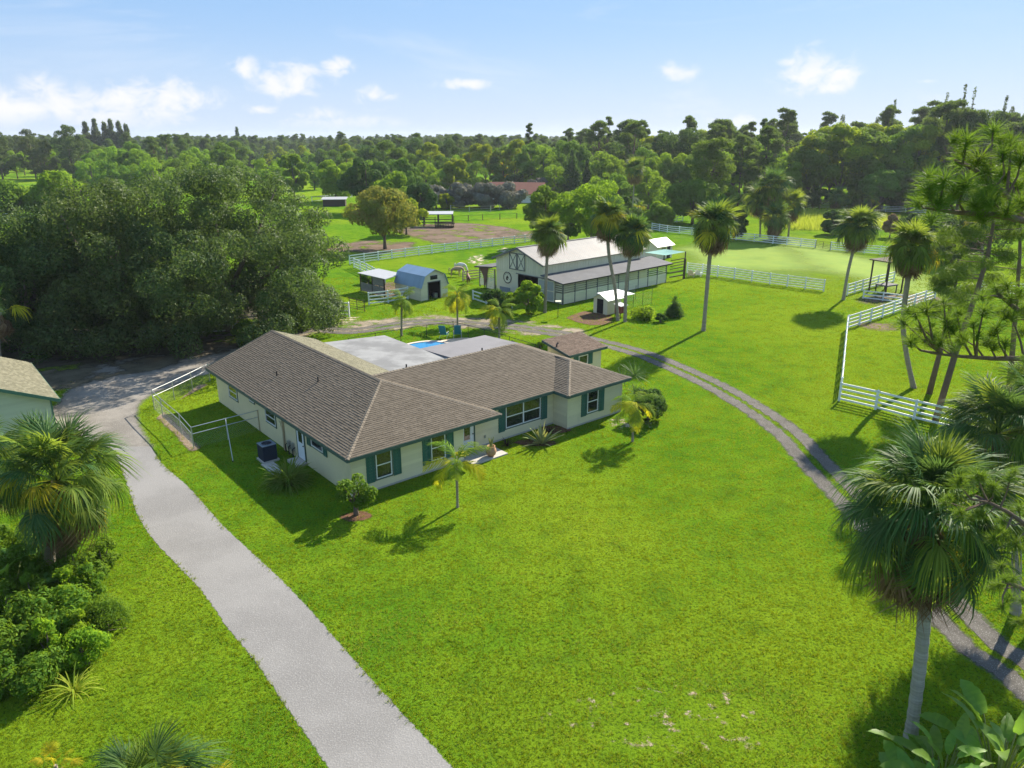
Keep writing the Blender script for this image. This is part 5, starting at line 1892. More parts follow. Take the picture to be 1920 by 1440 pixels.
# low barn roof far left of the paddock, half hidden
lr = ground(628, 386)
rf = thing('low_shed', 'low dark roofed shed by the distant road', 'shed', (lr.x, lr.y, 0), .1)
MB().box(-3, 3, -1.5, 1.5, 0, 1.9).build('wall', M_dkwood, rf)
slab(MB(), [(-3.4, -2), (3.4, -2), (3.4, 2), (-3.4, 2)], lambda x, y: 2.1 + y * .1, .12).build('roof', M_greyroof, rf)
# things in the right pen: tall post shelter, trough
rp_ = ground(1655, 552)
ps = thing('pen_shelter', 'small dark post shelter with flat top in the right pen', 'shelter', (rp_.x, rp_.y, 0), .5)
slab(MB(), [(-.4, -.6), (3.4, -.6), (3.4, 2.2), (-.4, 2.2)], lambda x, y: 4.0, .12).build('roof', M_dkwood, ps)
for x, y in ((0, -.3), (3.0, -.3), (0, 1.9), (3.0, 1.9)):
    MB().box(x - .07, x + .07, y - .07, y + .07, 0, 3.88).build('post', M_dkwood, ps)
MB().box(.3, 2.4, -.2, 1.4, .9, 1.05).build('table_top', M_leanroof, ps)
for x, y in ((.4, -.1), (2.3, -.1), (.4, 1.3), (2.3, 1.3)):
    MB().box(x - .05, x + .05, y - .05, y + .05, 0, .9).build('table_leg', M_dkwood, ps)
tr_ = ground(1732, 577)
tg_ = thing('water_trough', 'pale blue water trough by the right pasture fence', 'trough', (tr_.x, tr_.y, 0), .2)
M_tr = solid('pale_blue_plastic', (.30, .38, .42), .5)
MB().lathe([(.0, .05), (.52, .05), (.58, .62), (.62, .62), (.60, .0), (0, 0)], 18).build('tub', M_tr, tg_, True)
MB().lathe([(.0, .5), (.54, .5)], 18).build('water', M_glass, tg_)


# ------------------------------------------------------------------ horses
def horse(label, base, rotz, mat, graze=True, mane=None, s_=1.0):
    t = thing('horse', label, 'horse', (base[0], base[1], 0), rotz, 'horses in the small pasture')
    t.scale = (s_, s_, s_)
    me = bpy.data.meshes.new('body')
    V = [(-.62, 0, 1.15), (-.25, 0, 1.12), (.15, 0, 1.10), (.55, 0, 1.14)]
    R_ = [(.26, .31), (.29, .33), (.29, .34), (.25, .32)]
    E_ = [(0, 1), (1, 2), (2, 3)]
    nk = [(.80, 0, 1.22), (1.02, 0, 1.02), (1.18, 0, .70), (1.26, 0, .48), (1.36, 0, .22)] if graze else [(.78, 0, 1.40), (.98, 0, 1.68), (1.12, 0, 1.86), (1.30, 0, 1.74), (1.48, 0, 1.58)]
    NR = [(.18, .22), (.13, .16), (.10, .13), (.10, .12), (.06, .07)]
    last = 3
    for p, r in zip(nk, NR):
        V.append(p)
        R_.append(r)
        E_.append((last, len(V) - 1))
        last = len(V) - 1
    hd = len(V) - 2
    for sy in (-1, 1):
        e0 = nk[2] if not graze else nk[3]
        V.append((e0[0] - .04, sy * .08, e0[2] + (.16 if not graze else .12)))
        R_.append((.02, .03))
        E_.append((4 + (2 if not graze else 3), len(V) - 1))
    for x, hip in ((-.62, True), (.48, False)):
        for sy in (-1, 1):
            src = 0 if hip else 3
            pts_ = ([(-.66, sy * .17, .92), (-.56, sy * .17, .72), (-.70, sy * .17, .48), (-.66, sy * .17, .14), (-.62, sy * .17, .02)] if hip else
                    [(.52, sy * .16, .88), (.50, sy * .16, .62), (.50, sy * .16, .46), (.48, sy * .16, .14), (.52, sy * .16, .02)])
            rr_ = [.15, .10, .055, .045, .055] if hip else [.12, .07, .058, .042, .055]
            last = src
            for p, r in zip(pts_, rr_):
                off = .06 * sy * (1 if hip else -1)
                V.append((p[0] + off, p[1], p[2]))
                R_.append((r, r))
                E_.append((last, len(V) - 1))
                last = len(V) - 1
    me.from_pydata(V, E_, [])
    body = link('body', me, t)
    sk = body.modifiers.new('skin', 'SKIN')
    for v_, r in zip(me.skin_vertices[0].data, R_):
        v_.radius = r
    me.skin_vertices[0].data[0].use_root = True
    body.modifiers.new('sub', 'SUBSURF').levels = 1
    body.modifiers['sub'].render_levels = 1
    dg = bpy.context.evaluated_depsgraph_get()
    me2 = bpy.data.meshes.new_from_object(body.evaluated_get(dg))
    body.modifiers.clear()
    body.data = me2
    me2.materials.clear()
    me2.materials.append(mat)
    me2.polygons.foreach_set('use_smooth', [True] * len(me2.polygons))
    MB().tube([(-.85, 0, 1.28), (-.98, 0, 1.05), (-1.0, 0, .55)], [.05, .09, .03], 7).build('tail', mane or mat, t, True)
    mn = MB()
    for i in range(3):
        a, b = Vector(nk[i]), Vector(nk[i + 1])
        up_ = Vector((-.12, 0, .14)) if not graze else Vector((-.05, 0, .17))
        mn.add([a + up_ + Vector((0, -.03, 0)), b + up_ * .8 + Vector((0, -.03, 0)), b + up_ * .8 + Vector((0, .03, 0)), a + up_ + Vector((0, .03, 0)), a + Vector((0, -.05, .02)), b + Vector((0, -.05, .02)), b + Vector((0, .05, .02)), a + Vector((0, .05, .02))],
               [(0, 1, 2, 3), (4, 5, 1, 0), (3, 2, 6, 7)])
    mn.build('mane', mane or mat, t)
    return t


M_hw = solid('grey_white_coat', (.60, .58, .53), .7, .08, 4)
M_hd = solid('dun_coat', (.34, .24, .15), .7, .35, 1.5, dirt=((.7, .66, .6), 1.2, .52, .9))
M_hb = solid('chestnut_coat', (.13, .05, .03), .6, .12, 3)
horse('grey white horse grazing behind the gambrel shed', ground(863, 511), math.radians(-35), M_hw)
horse('patchy dun horse grazing in front of the grey white one', ground(855, 518), math.radians(10), M_hd, s_=.95)
horse('chestnut pony standing by the tan rails', ground(878, 532), math.radians(100), M_hb, graze=False, mane=M_dark, s_=.8)

# ------------------------------------------------------------------ woods, far to near
random.seed(21)
RNG = np.random.default_rng(5)
PR = dict(
    b1=broadleaf(1, 17, 6.0, .27, 11000, F_mid, 42, cb=.2, rc=(.16, .32)),
    b2=broadleaf(2, 15, 5.5, .27, 10000, F_bright, 36, cb=.12, rc=(.16, .32)),
    b3=broadleaf(3, 19, 6.5, .28, 11000, F_dark, 44, cb=.2, rc=(.16, .32)),
    b4=broadleaf(4, 18, 5.0, .26, 9000, F_yellow, 34, cb=.3, rc=(.16, .32)),
    p1=pine_tree(5, 21, 5.0, .38, 7500, F_pine, .5, 26, (.6, .2)),
    p2=pine_tree(6, 22, 4.2, .38, 7000, F_pine, .42, 26, (-.5, .3)),
    p3=pine_tree(7, 20, 5.5, .38, 8000, F_pine, .58, 24, (.3, -.4)),
    a1=spire_tree(8, 22, 4.0, .38, 10000, F_feather, .05, .8),
    a2=broadleaf(18, 23, 7.0, .30, 12000, F_feather, 60, cb=.02, rc=(.13, .26)),
    s1=spire_tree(9, 20, 2.2, .50, 300, F_dark, .05, .9),
)
far_mesh = {}
for k in ('b1', 'b2', 'b3', 'p1', 'p2', 'p3'):
    me = PR[k][1]
    far_mesh[k] = me
EDGE = [(-500, 338), (150, 338), (190, 347), (440, 348), (465, 324), (600, 328), (645, 347), (720, 352), (820, 352), (1000, 358), (1130, 369), (1200, 376), (1300, 386), (1500, 392), (1700, 395), (2300, 397)]


def edge_y(px):
    for (a, b), (c, d) in zip(EDGE, EDGE[1:]):
        if a <= px <= c:
            return b + (d - b) * (px - a) / (c - a)
    return 394


GL = {'b1': 'mid green broadleaf tree', 'b2': 'bright green leafy tree', 'b3': 'dark rounded tree', 'b4': 'yellow green tree',
      'p1': 'open tufted slash pine', 'p2': 'narrow crowned slash pine', 'p3': 'flat topped slash pine', 'a1': 'feathery spire', 'a2': 'feathery grey green pine'}
REG = [(60, 'above the garage'), (170, 'above the left edge oak'), (330, 'above the lower oak'), (560, 'above the huge oak'), (700, 'above the rust tinted tree'), (900, 'behind the field shelter'),
       (1000, 'behind the red roof'), (1110, 'behind the barn front'), (1230, 'behind the barn pair of palms'), (1300, 'behind the round bush'), (1400, 'behind the tall lone palm'), (1520, 'behind the shaggy palms'), (1600, 'behind the far small palm'), (1700, 'behind the leaning palm'), (1800, 'behind the dark thicket'), (9999, 'at the right edge')]
LAB = []


def region(px):
    for lim_, nm in REG:
        if px < lim_:
            return nm


def name_all():
    by = {}
    for o_, base_, px_ in LAB:
        by.setdefault(base_ + ' ' + region(px_), []).append((px_, o_))
    for lab, lst in by.items():
        lst.sort(key=lambda q: q[0])
        n_ = len(lst)
        for i_, (_, o_) in enumerate(lst):
            w_ = '' if n_ == 1 else ('left ', 'right ')[i_] if n_ == 2 else ('left ', 'middle ', 'right ')[i_] if n_ == 3 else (['leftmost ', 'second ', 'third ', 'fourth ', 'fifth ', 'sixth ', 'seventh ', 'eighth ', 'ninth ', 'tenth ', 'eleventh ', 'twelfth '] + ['later '] * 20)[i_]
            o_['label'] = w_ + lab


GN = {'b': 'broadleaf_tree', 'p': 'pine_tree', 'a': 'feathery_pine'}
placed = []
wood_crowns = {}


def wood_tree(k, b, sc, rz, px, row, sz=1.0, mat=None):
    t = tree(GN[k[0]], GL[k], PR[k], b, sc, rz, 'trees of the wood', mat=mat, sz=sz)
    LAB.append((t, GL[k] + ' in ' + ('the front row', 'the second row', 'the middle rows', 'the back rows', 'the last row')[row], px))
    placed.append((b.x, b.y))
    for ch in t.children:
        if ch.name.startswith('crown'):
            wood_crowns.setdefault(k, ch)
    return t


for row in range(5):
    px = -190 + row * 7
    while px < 2160:
        if px < 170:
            kinds = ['a2', 'a2', 'b2'] if row < 2 else ['a2', 'p2', 'b1']
        elif px < 470:
            kinds = ['b2', 'b2', 'b1'] if row == 0 else ['b1', 'p1', 'b2', 'b1']
        elif px < 1100:
            kinds = ['b1', 'b2', 'b3', 'b4', 'b1'] if row < 2 else ['p1', 'p2', 'p3', 'b4', 'b1', 'b2']
        elif px < 1480:
            kinds = ['b1', 'b2', 'p1', 'b1', 'b3'] if row < 2 else ['p1', 'p2', 'p3', 'b4', 'b2']
        else:
            kinds = (['b4', 'b2', 'b1', 'b4'] if px < 1720 else ['p1', 'p3', 'b1', 'b4']) if row < 2 else ['p1', 'p2', 'p3', 'a1', 'b4']
        k = random.choice(kinds)
        py = edge_y(px) - row * (edge_y(px) - 257) * .085 - random.uniform(0, 3)
        if 440 < px < 480 and row == 0:
            px += 24
            continue
        b = ground(px + random.uniform(-6, 6), py)
        sc = random.uniform(.62, 1.05) if row < 2 and 170 < px < 1100 else random.uniform(.62, .98) if px < 1100 else random.uniform(.72, 1.18)
        if 170 < px < 470:
            sc *= .95
        if 470 <= px < 640:
            sc *= .8
        if px > 1450:
            sc *= 1.0 + .16 * min(1, (px - 1450) / 300)
        if px < 150 and k == 'a2':
            sc *= 1.12
        wood_tree(k, b, sc, random.uniform(0, 6.28), px, row)
        px += random.uniform(20, 36) * (1.0 if px > 600 else .95) * (1 + .12 * row)
# low understory along the wood edge
UND = [broadleaf(60 + i, 6, 4.2, .42, 2200, m, 16, cb=.02) for i, m in enumerate((F_dark, F_mid, F_bright))]
px = 150
i = 0
while px < 2160:
    b = ground(px, edge_y(px) + 1.0)
    if not (440 < px < 620):
        t = tree('understory_bush', 'low bush at the wood foot', UND[random.choice((0, 0, 1, 2))], b, random.uniform(.6, 1.1), random.uniform(0, 6), 'bushes along the foot of the wood', 'bush')
        LAB.append((t, 'low bush at the foot of the wood', px))
    px += random.uniform(30, 52)

for i in range(13):
    px = 455 + i * 13
    mid_px = ground(px, 318 + .4 * i)
    t = tree('tall_hedge_tree', 'clipped dark tree of the tall hedge behind the far field', UND[0], mid_px, random.uniform(1.25, 1.5), random.uniform(0, 6), 'trees of the tall dark hedge')
    t['label'] = ('leftmost', 'second', 'third', 'fourth', 'fifth', 'sixth', 'seventh', 'eighth', 'ninth', 'tenth', 'eleventh', 'twelfth', 'rightmost')[i] + ' dark tree from the left in the tall hedge behind the far field'
# everything beyond, down to the horizon: one mass of trees
pts, kind, scl, rot = [], [], [], []
y = 190.0
while y < 2600:
    step = 8 + (y - 190) * .016
    half = y * .95 + 25
    x = -half
    while x < half:
        xx, yy = x + random.uniform(-.45, .45) * step, y + random.uniform(-.45, .45) * step
        dxx = xx / (yy * math.cos(PITCH) + CAM_H * math.sin(PITCH))
        pxx = 960 + FPX * dxx
        ye = ground(min(max(pxx, -500), 2300), edge_y(min(max(pxx, -500), 2300))).y
        lim = 1.5 if pxx > 640 else 1.4
        if yy > ye * lim :
            pts.append((xx, yy, -1.5))
            kind.append(random.choice((0, 0, 1, 2, 2, 3, 3, 4, 4, 5)))
            scl.append(random.uniform(.6, .98))
            rot.append(random.uniform(0, 6.28))
        x += step
    y += step * .9
print('far forest trees', len(pts))
fm = bpy.data.meshes.new('far_forest')
fm.from_pydata(pts, [], [])
for an, av, ty in (('kind', kind, 'INT'), ('scl', scl, 'FLOAT'), ('rot', rot, 'FLOAT')):
    a = fm.attributes.new(an, ty, 'POINT')
    a.data.foreach_set('value', av)
fo = link('far_forest', fm)
tag(fo, 'continuous far forest canopy reaching the horizon', 'forest', kind='stuff')
gn = bpy.data.node_groups.new('forest_scatter', 'GeometryNodeTree')
gn.interface.new_socket('Geometry', in_out='INPUT', socket_type='NodeSocketGeometry')
gn.interface.new_socket('Geometry', in_out='OUTPUT', socket_type='NodeSocketGeometry')
gi, go = gn.nodes.new('NodeGroupInput'), gn.nodes.new('NodeGroupOutput')
m2p = gn.nodes.new('GeometryNodeMeshToPoints')
gn.links.new(gi.outputs[0], m2p.inputs[0])
join = gn.nodes.new('GeometryNodeJoinGeometry')


def named(nm, ty):
    n_ = gn.nodes.new('GeometryNodeInputNamedAttribute')
    n_.data_type = ty
    n_.inputs[0].default_value = nm
    return n_.outputs[0]


for j, k in enumerate(('b1', 'b2', 'b3', 'p1', 'p2', 'p3')):
    oi = gn.nodes.new('GeometryNodeObjectInfo')
    oi.inputs['Object'].default_value = wood_crowns[k]
    oi.inputs['As Instance'].default_value = True
    cmpn = gn.nodes.new('FunctionNodeCompare')
    cmpn.data_type = 'INT'
    cmpn.operation = 'EQUAL'
    gn.links.new(named('kind', 'INT'), cmpn.inputs[2])
    cmpn.inputs[3].default_value = j
    iop = gn.nodes.new('GeometryNodeInstanceOnPoints')
    gn.links.new(m2p.outputs[0], iop.inputs['Points'])
    gn.links.new(cmpn.outputs[0], iop.inputs['Selection'])
    gn.links.new(oi.outputs['Geometry'], iop.inputs['Instance'])
    cb = gn.nodes.new('ShaderNodeCombineXYZ')
    gn.links.new(named('rot', 'FLOAT'), cb.inputs[2])
    gn.links.new(cb.outputs[0], iop.inputs['Rotation'])
    gn.links.new(named('scl', 'FLOAT'), iop.inputs['Scale'])
    gn.links.new(iop.outputs[0], join.inputs[0])
gn.links.new(join.outputs[0], go.inputs[0])
mod = fo.modifiers.new('scatter', 'NODES')
mod.node_group = gn


# belt of leafy trees at the near edge of the left fields
BELT = [broadleaf(70 + i, 9.5, 4.6, .24, 7000, m, 30, cb=.02, rc=(.17, .33)) for i, m in enumerate((F_bright, F_mid, F_bright))]
for i, (px, py) in enumerate(((176, 352), (212, 357), (250, 354), (292, 358), (330, 353), (372, 356), (410, 352), (448, 358), (486, 350), (520, 354), (590, 356), (664, 364), (700, 362), (735, 358), (800, 362), (826, 366), (884, 362), (1042, 372), (1130, 384), (1158, 390), (1215, 392))):
    t = tree('field_belt_tree', 'leafy green tree of the loose belt', BELT[i % 3], ground(px, py), random.uniform(.85, 1.2), random.uniform(0, 6), 'belt of leafy trees before the wood')
    LAB.append((t, 'leafy green tree of the loose belt', px))
name_all()
# ------------------------------------------------------------------ single trees in the middle distance
def mid_tree(name, label, px, py, top, half, mat, seed, kind='b', nleaf=5200, leaf=None, cb=.15, nclump=26, cat='tree', group=None, hi=.95, flat=.85, bark=None):
    b = ground(px, py)
    H = height_at(b, top)
    d = math.hypot(b.x, b.y)
    R = half * d / FPX * 1.02
    lf = leaf or max(.11, d * .0016)
    nleaf = int(nleaf * (1 if leaf else 1.9))
    if kind == 'b':
        pr = broadleaf(seed, H / 1.04, R / 1.12, lf, nleaf, mat, nclump, cb, hi=hi, flat=flat, bark=bark)
    elif kind == 'p':
        pr = pine_tree(seed, H, R * 1.15, lf * 1.25, nleaf, mat, cb, nclump)
    else:
        pr = spire_tree(seed, H, R * 1.3, lf * 1.15, nleaf, mat, cb, .85)
    return tree(name, label, pr, b, 1.0, 0.0, group, cat)


mid_tree('rusty_tree', 'spreading green and rust coloured tree at the edge of the brown paddock', 722, 467, 350, 62, F_rust, 101, nleaf=9000, nclump=34, cb=.18)
mid_tree('yellow_green_tree', 'yellow green bushy tree rising behind the rust coloured tree', 762, 440, 372, 36, F_yellow, 102, nleaf=4500)
mid_tree('columnar_tree', 'bright green column shaped tree just right of the big oak top', 553, 372, 274, 27, F_bright, 103, nclump=22, cb=.05)
mid_tree('bushy_tree', 'bright green tall bushy tree beside the distant road', 630, 378, 290, 38, F_bright, 104, cb=.03, nleaf=6000)
mid_tree('dark_tree', 'big dark green round topped tree behind the rust coloured tree', 690, 398, 278, 46, F_dark, 105, cb=.05, nleaf=6500)
mid_tree('light_green_tree', 'light green fine leaved tree right of the big dark tree', 755, 376, 294, 30, F_mid, 106, cb=.08)
mid_tree('spreading_bush', 'bright green spreading tree in front of the big dark tree', 745, 402, 322, 44, F_bright, 107, cb=.05)
mid_tree('dense_tree', 'dense deep green tree left of the paddock shelter', 790, 408, 336, 32, F_dark, 108, cb=.02, nleaf=6500)
mid_tree('round_bush', 'clipped dark round bush behind the paddock shelter', 797, 404, 382, 13, F_dark, 109, cb=.0, cat='bush', nleaf=1500, nclump=10)
mid_tree('yellow_tree', 'yellow green tree behind the grey hedge', 850, 366, 290, 27, F_yellow, 110, cb=.1)
mid_tree('golden_tree', 'small golden leaved tree standing above the red roof', 938, 352, 304, 19, F_gold, 111, cb=.08)
mid_tree('golden_tree', 'golden green tree right of the small golden tree', 985, 352, 308, 21, F_yellow, 112, cb=.1)
for i, (x, hw, tp) in enumerate(((818, 28, 345), (862, 34, 341), (908, 36, 341), (954, 34, 343))):
    mid_tree('grey_hedge_tree', ('first', 'second', 'third', 'fourth')[i] + ' grey leaved round tree from the left in the hedge before the red roof', x, 390, tp, hw, F_grey, 113 + i, cb=.02, nleaf=4000, group='grey leaved trees in a row')
mid_tree('grey_tree', 'grey leaved tree half hidden right of the red roofed house', 1010, 372, 334, 28, F_grey, 118, cb=.05)
mid_tree('small_round_tree', 'small yellow green round tree in front of the grey hedge', 838, 392, 361, 18, F_yellow, 119, cb=.0, nleaf=2500, nclump=16)
mid_tree('soft_tree', 'soft mid green tree behind the left of the barn', 1022, 462, 336, 46, F_mid, 120, cb=.12, nleaf=7500, nclump=34)
mid_tree('layered_tree', 'large bright layered tree behind the barn roof', 1108, 470, 326, 60, F_bright, 121, cb=.08, nleaf=9500, nclump=36, flat=.7)
mid_tree('leafy_tree', 'mid green tree between the two large trees behind the barn', 1065, 452, 352, 38, F_mid, 151, cb=.03, nleaf=5200)
mid_tree('leafy_tree', 'dark green tree right of the layered tree behind the barn', 1160, 452, 352, 34, F_dark, 152, cb=.03, nleaf=4500)
mid_tree('dense_bush', 'dense bright round bush at the end of the back fence', 1236, 428, 378, 30, F_bright, 122, cb=.0, nleaf=5200, cat='bush')
mid_tree('broad_tree', 'broad bright dome shaped tree left of the tall palm crown', 1298, 420, 333, 54, F_mid, 123, cb=.02, nleaf=8500, nclump=34)
mid_tree('slash_pine', 'bright slash pine with a tall bare trunk above the dome tree', 1328, 412, 268, 44, F_nearpine, 124, 'p', cb=.42, nclump=26, nleaf=6500)
mid_tree('dark_spire', 'dark narrow conifer standing in front of the middle wood', 1072, 372, 282, 18, F_dark, 125, 's', nleaf=5000)
mid_tree('dark_spire', 'shorter dark conifer beside the taller one before the middle wood', 1100, 370, 300, 13, F_dark, 126, 's', nleaf=4000)
mid_tree('pole_pine', 'very thin tall pole like pine poking above the skyline', 992, 352, 234, 7, F_pine, 127, 'p', cb=.35, nclump=22, nleaf=2500)
mid_tree('lone_spire', 'lone dark narrow conifer spire on the left skyline', 450, 300, 240, 7, F_dark, 128, 's', nleaf=2500)
for i, (x, tp) in enumerate(((172, 232), (190, 226), (208, 232), (219, 227), (234, 230), (247, 236))):
    mid_tree('cypress_spire', ('leftmost', 'second', 'third', 'fourth', 'fifth', 'rightmost')[i] + ' dark feathery conifer of the tight cluster on the left skyline', x, 312, tp, 13, F_feather, 130 + i, 's', nleaf=4200, group='cluster of dark conifers')
mid_tree('field_tree', 'bright yellow green bushy tree at the near edge of the left field', 118, 408, 324, 50, F_bright, 140, cb=.03, nleaf=7500, nclump=30)
mid_tree('field_hedge', 'dense green hedge at the far left edge below the field', 20, 408, 346, 55, F_mid, 141, cb=.0, nleaf=7000, nclump=30, cat='hedge')
mid_tree('field_bush', 'round bright bush standing in the left field', 205, 348, 312, 23, F_bright, 142, cb=.0, nleaf=3000, cat='bush')
mid_tree('shade_tree', 'dark green open tree behind the right pasture fence', 1648, 400, 314, 40, F_mid, 143, cb=.3, nleaf=5200, nclump=24, flat=.65)
mid_tree('shade_tree', 'dark green spreading tree right of the open tree by the pasture', 1702, 400, 316, 38, F_mid, 144, cb=.25, nleaf=5200, nclump=24, flat=.65)
mid_tree('dark_thicket', 'tall dark green thicket behind the right hand palms', 1785, 492, 396, 62, F_dark, 145, cb=.0, nleaf=8500, nclump=34, cat='bush')
mid_tree('dark_bush', 'dark pointed bush left of the tall thicket', 1712, 452, 396, 28, F_dark, 146, cb=.0, nleaf=3500, cat='bush')
mid_tree('scrub_oak', 'dark small shrub in the far right pasture', 1560, 440, 392, 24, F_dark, 147, cb=.0, nleaf=3000, cat='bush')
mid_tree('dead_bush', 'brown withered bush between the two right palms', 1668, 445, 402, 14, F_dead, 148, cb=.1, nleaf=1800, cat='bush')
mid_tree('fence_bush', 'green bush against the back pasture fence', 1375, 448, 385, 30, F_dark, 149, cb=.0, nleaf=4200, cat='bush')
for i, (x, tp, nl_) in enumerate(((1650, 190, 900), (1742, 176, 700), (1772, 160, 900), (1790, 166, 700), (1850, 182, 1600))):
    mid_tree('bare_spire', ('first', 'second', 'third', 'fourth', 'fifth')[i] + ' thin half bare spire from the left above the right hand wood', x, 380, tp, 7, F_feather, 160 + i, 's', nleaf=nl_, group='half bare spires on the right skyline', cb=.45)
for i, (x, tp) in enumerate(((1135, 222), (1168, 232), (1205, 236), (1420, 226), (1395, 232))):
    mid_tree('skyline_pine', ('first', 'second', 'third', 'fourth', 'fifth')[i] + ' ragged taller pine from the left on the middle skyline', x, 350 if x < 1300 else 372, tp, 13, F_pine, 170 + i, 'p', nleaf=1800, cb=.5, nclump=14, group='ragged pines on the skyline')

# ------------------------------------------------------------------ big oaks on the left
def oak(label, px, py, top, half, seed, nleaf, ncl, rc=(.75, 1.45), leaf=.108):
    rng = np.random.default_rng(seed)
    b = ground(px, py)
    H = height_at(b, top) - .6
    R = half * math.hypot(b.x, b.y) / FPX
    cl = ell_clumps(rng, ncl, R - .9, H * .53, H * .47, rc, lo=.72, hi=1.08, zmin=-.93, lobes=7)
    cl += ell_clumps(rng, ncl // 5, R * .62, H * .48, H * .38, (1.2, 1.9), lo=.4, hi=.9)
    for k in range(ncl // 5):      # low skirts sweeping to the ground
        a = rng.uniform(0, 6.28)
        cl.append((R * .86 * math.cos(a), R * .86 * math.sin(a), rng.uniform(1.0, 2.6), rng.uniform(1.0, 1.5)))
    V, F, q = clump_leaves(rng, cl, nleaf, leaf, zmin=-.8, shell=.82, jitter=.6, flat=.9, aspect=.55)
    keep = V.reshape(-1, 4, 3)[:, :, 2].min(1) > .25
    V = V.reshape(-1, 4, 3)[keep].reshape(-1, 3)
    F = np.arange(len(V)).reshape(-1, 4)
    t = thing('live_oak', label, 'tree', (b.x, b.y, 0))
    link('crown', np_mesh('crown', V, F, F_oak, q[keep]), t)
    link('trunk', trunk_mesh(rng, H * .75, .55, cl, 16, M_bark, fork=.25), t)
    return t


oak('huge dark live oak with rounded crown left of the house', 430, 620, 305, 214, 201, 200000, 250)
oak('lower dark live oak left of the huge one', 232, 642, 338, 150, 202, 100000, 170)
oak('dark live oak at the left edge behind the garage', 62, 655, 392, 135, 203, 80000, 150)
oak('dark live oak cut by the left frame edge', -110, 640, 380, 140, 204, 40000, 70)
mid_tree('weedy_shrub', 'pale green weedy shrub between the oak and the sandy road', 548, 618, 584, 42, F_shrub, 205, cb=.0, nleaf=5000, cat='shrub', leaf=.12)
mid_tree('weedy_shrub', 'low green weeds at the foot of the white fence by the road', 605, 606, 592, 36, F_bright, 206, cb=.0, nleaf=3000, cat='shrub', leaf=.10)
blade_clump('fountain_grass', 'tall light green fountain grass behind the house gable', ground(487, 640), 90, 2.6, 207, F_reed, width=.03, bend=1.2, emin=50, spread=.5)
mid_tree('low_shrub', 'dark green shrub left of the fountain grass at the house gable', 462, 645, 600, 24, F_shrub, 208, cb=.0, nleaf=2600, cat='shrub', leaf=.12)

# ------------------------------------------------------------------ cabbage palms of the middle ground
def mid_palm(label, bpx, cpx, rpx, seed, mids=(), n=60, nd=44, gold=.05, dy=0.0, **kw):
    b = ground(*bpx)
    y = b.y + dy
    top = point_at(cpx[0], cpx[1], y)
    R = 1.0 * rpx * (y * math.cos(PITCH) + (CAM_H - top.z) * math.sin(PITCH)) / FPX
    md = [point_at(m[0], m[1], b.y + dy * (i + 1) / (len(mids) + 1)) for i, m in enumerate(mids)]
    return fan_palm(label, b, top, R, seed, n, nd, gold=gold, mid=md, **kw)


mid_palm('straight cabbage palm at the barn front corner', (1021.7, 586), (1028, 440), 40, 301, [(1024, 520)])
mid_palm('tall curving cabbage palm, left of the pair by the coop', (1159, 601), (1140, 408), 44, 302, [(1153, 540), (1141, 470)], gold=.16)
mid_palm('shorter cabbage palm, right of the pair by the coop', (1172, 603), (1187, 438), 42, 303, [(1174, 540), (1180, 490)])
mid_palm('tall cabbage palm with brown skirt alone on the middle lawn', (1319, 620), (1338, 420), 56, 304, [(1324, 560), (1331, 480)], gold=.12, r=.19)
mid_palm('leaning cabbage palm beside the grey pen fence', (1581, 562), (1609, 424), 46, 305, [(1590, 510), (1602, 460)], gold=.04)
mid_palm('round headed cabbage palm with pale skirt in front of the pen', (1714, 727), (1712, 462), 56, 306, [(1699, 660), (1694, 590)], gold=.08, kinds=('green',), r=.18)
mid_palm('small cabbage palm in the far right pasture', (1565, 400), (1569, 372), 24, 307, n=34, nd=12)
mid_palm('small cabbage palm half hidden by the open tree', (1633, 404), (1632, 374), 17, 308, n=30, nd=10)
mid_palm('tallest of the shaggy palm group behind the back fence', (1450, 446), (1448, 352), 38, 309, n=40, nd=36)
mid_palm('right hand shaggy palm of the group behind the back fence', (1478, 444), (1482, 382), 34, 310, n=40, nd=30)
mid_palm('left hand shaggy palm of the group behind the back fence', (1425, 444), (1424, 372), 34, 311, n=38, nd=30, gold=.02)
mid_palm('lowest shaggy palm in front of the group by the back fence', (1455, 452), (1455, 408), 36, 312, n=40, nd=20, gold=.02)
mid_palm('shaggy palm with a thick brown skirt before the middle wood', (1186, 400), (1190, 318), 26, 313, n=36, nd=32)
mid_palm('palm with dead brown fronds behind the round bush', (1196, 420), (1197, 388), 20, 314, n=12, nd=26)
b = ground(2, 705)
fan_palm('withered palm with brown hanging fronds at the left edge', b, point_at(-2, 585, b.y), 2.0, 315, n=5, n_dead=26, gold=.5)
mid_palm('yellow tinged palm behind the dark thicket at right', (1840, 500), (1838, 420), 40, 316, n=40, nd=12, gold=.3)

# pool side feather palms
def mid_feather(label, bpx, cpx, rpx, seed, **kw):
    b = ground(*bpx)
    top = point_at(cpx[0], cpx[1], b.y)
    R = rpx * math.hypot(b.y, CAM_H) / FPX
    return feather_palm(label, b, top, R, seed, **kw)


mid_feather('leftmost feather palm behind the flat roof', (753, 630), (753, 566), 36, 321, gold=.12, n=14, emin=-20)
mid_feather('golden feather palm behind the pool chairs', (858, 610), (857, 556), 40, 322, gold=.75, n=15, emin=-20)
mid_feather('feather palm with one golden side right of the pool', (936, 634), (936, 585), 42, 323, gold=.25, n=14, emin=-25)
mid_feather('young golden tipped palm on the front lawn', (858, 951), (856, 875), 72, 324, gold=.6, n=9, emax=70, emin=30, r=.07)
mid_feather('small drooping golden palm at the right end of the house', (1186, 828), (1188, 766), 56, 325, gold=.6, n=14, emax=65, emin=-5, r=.075)

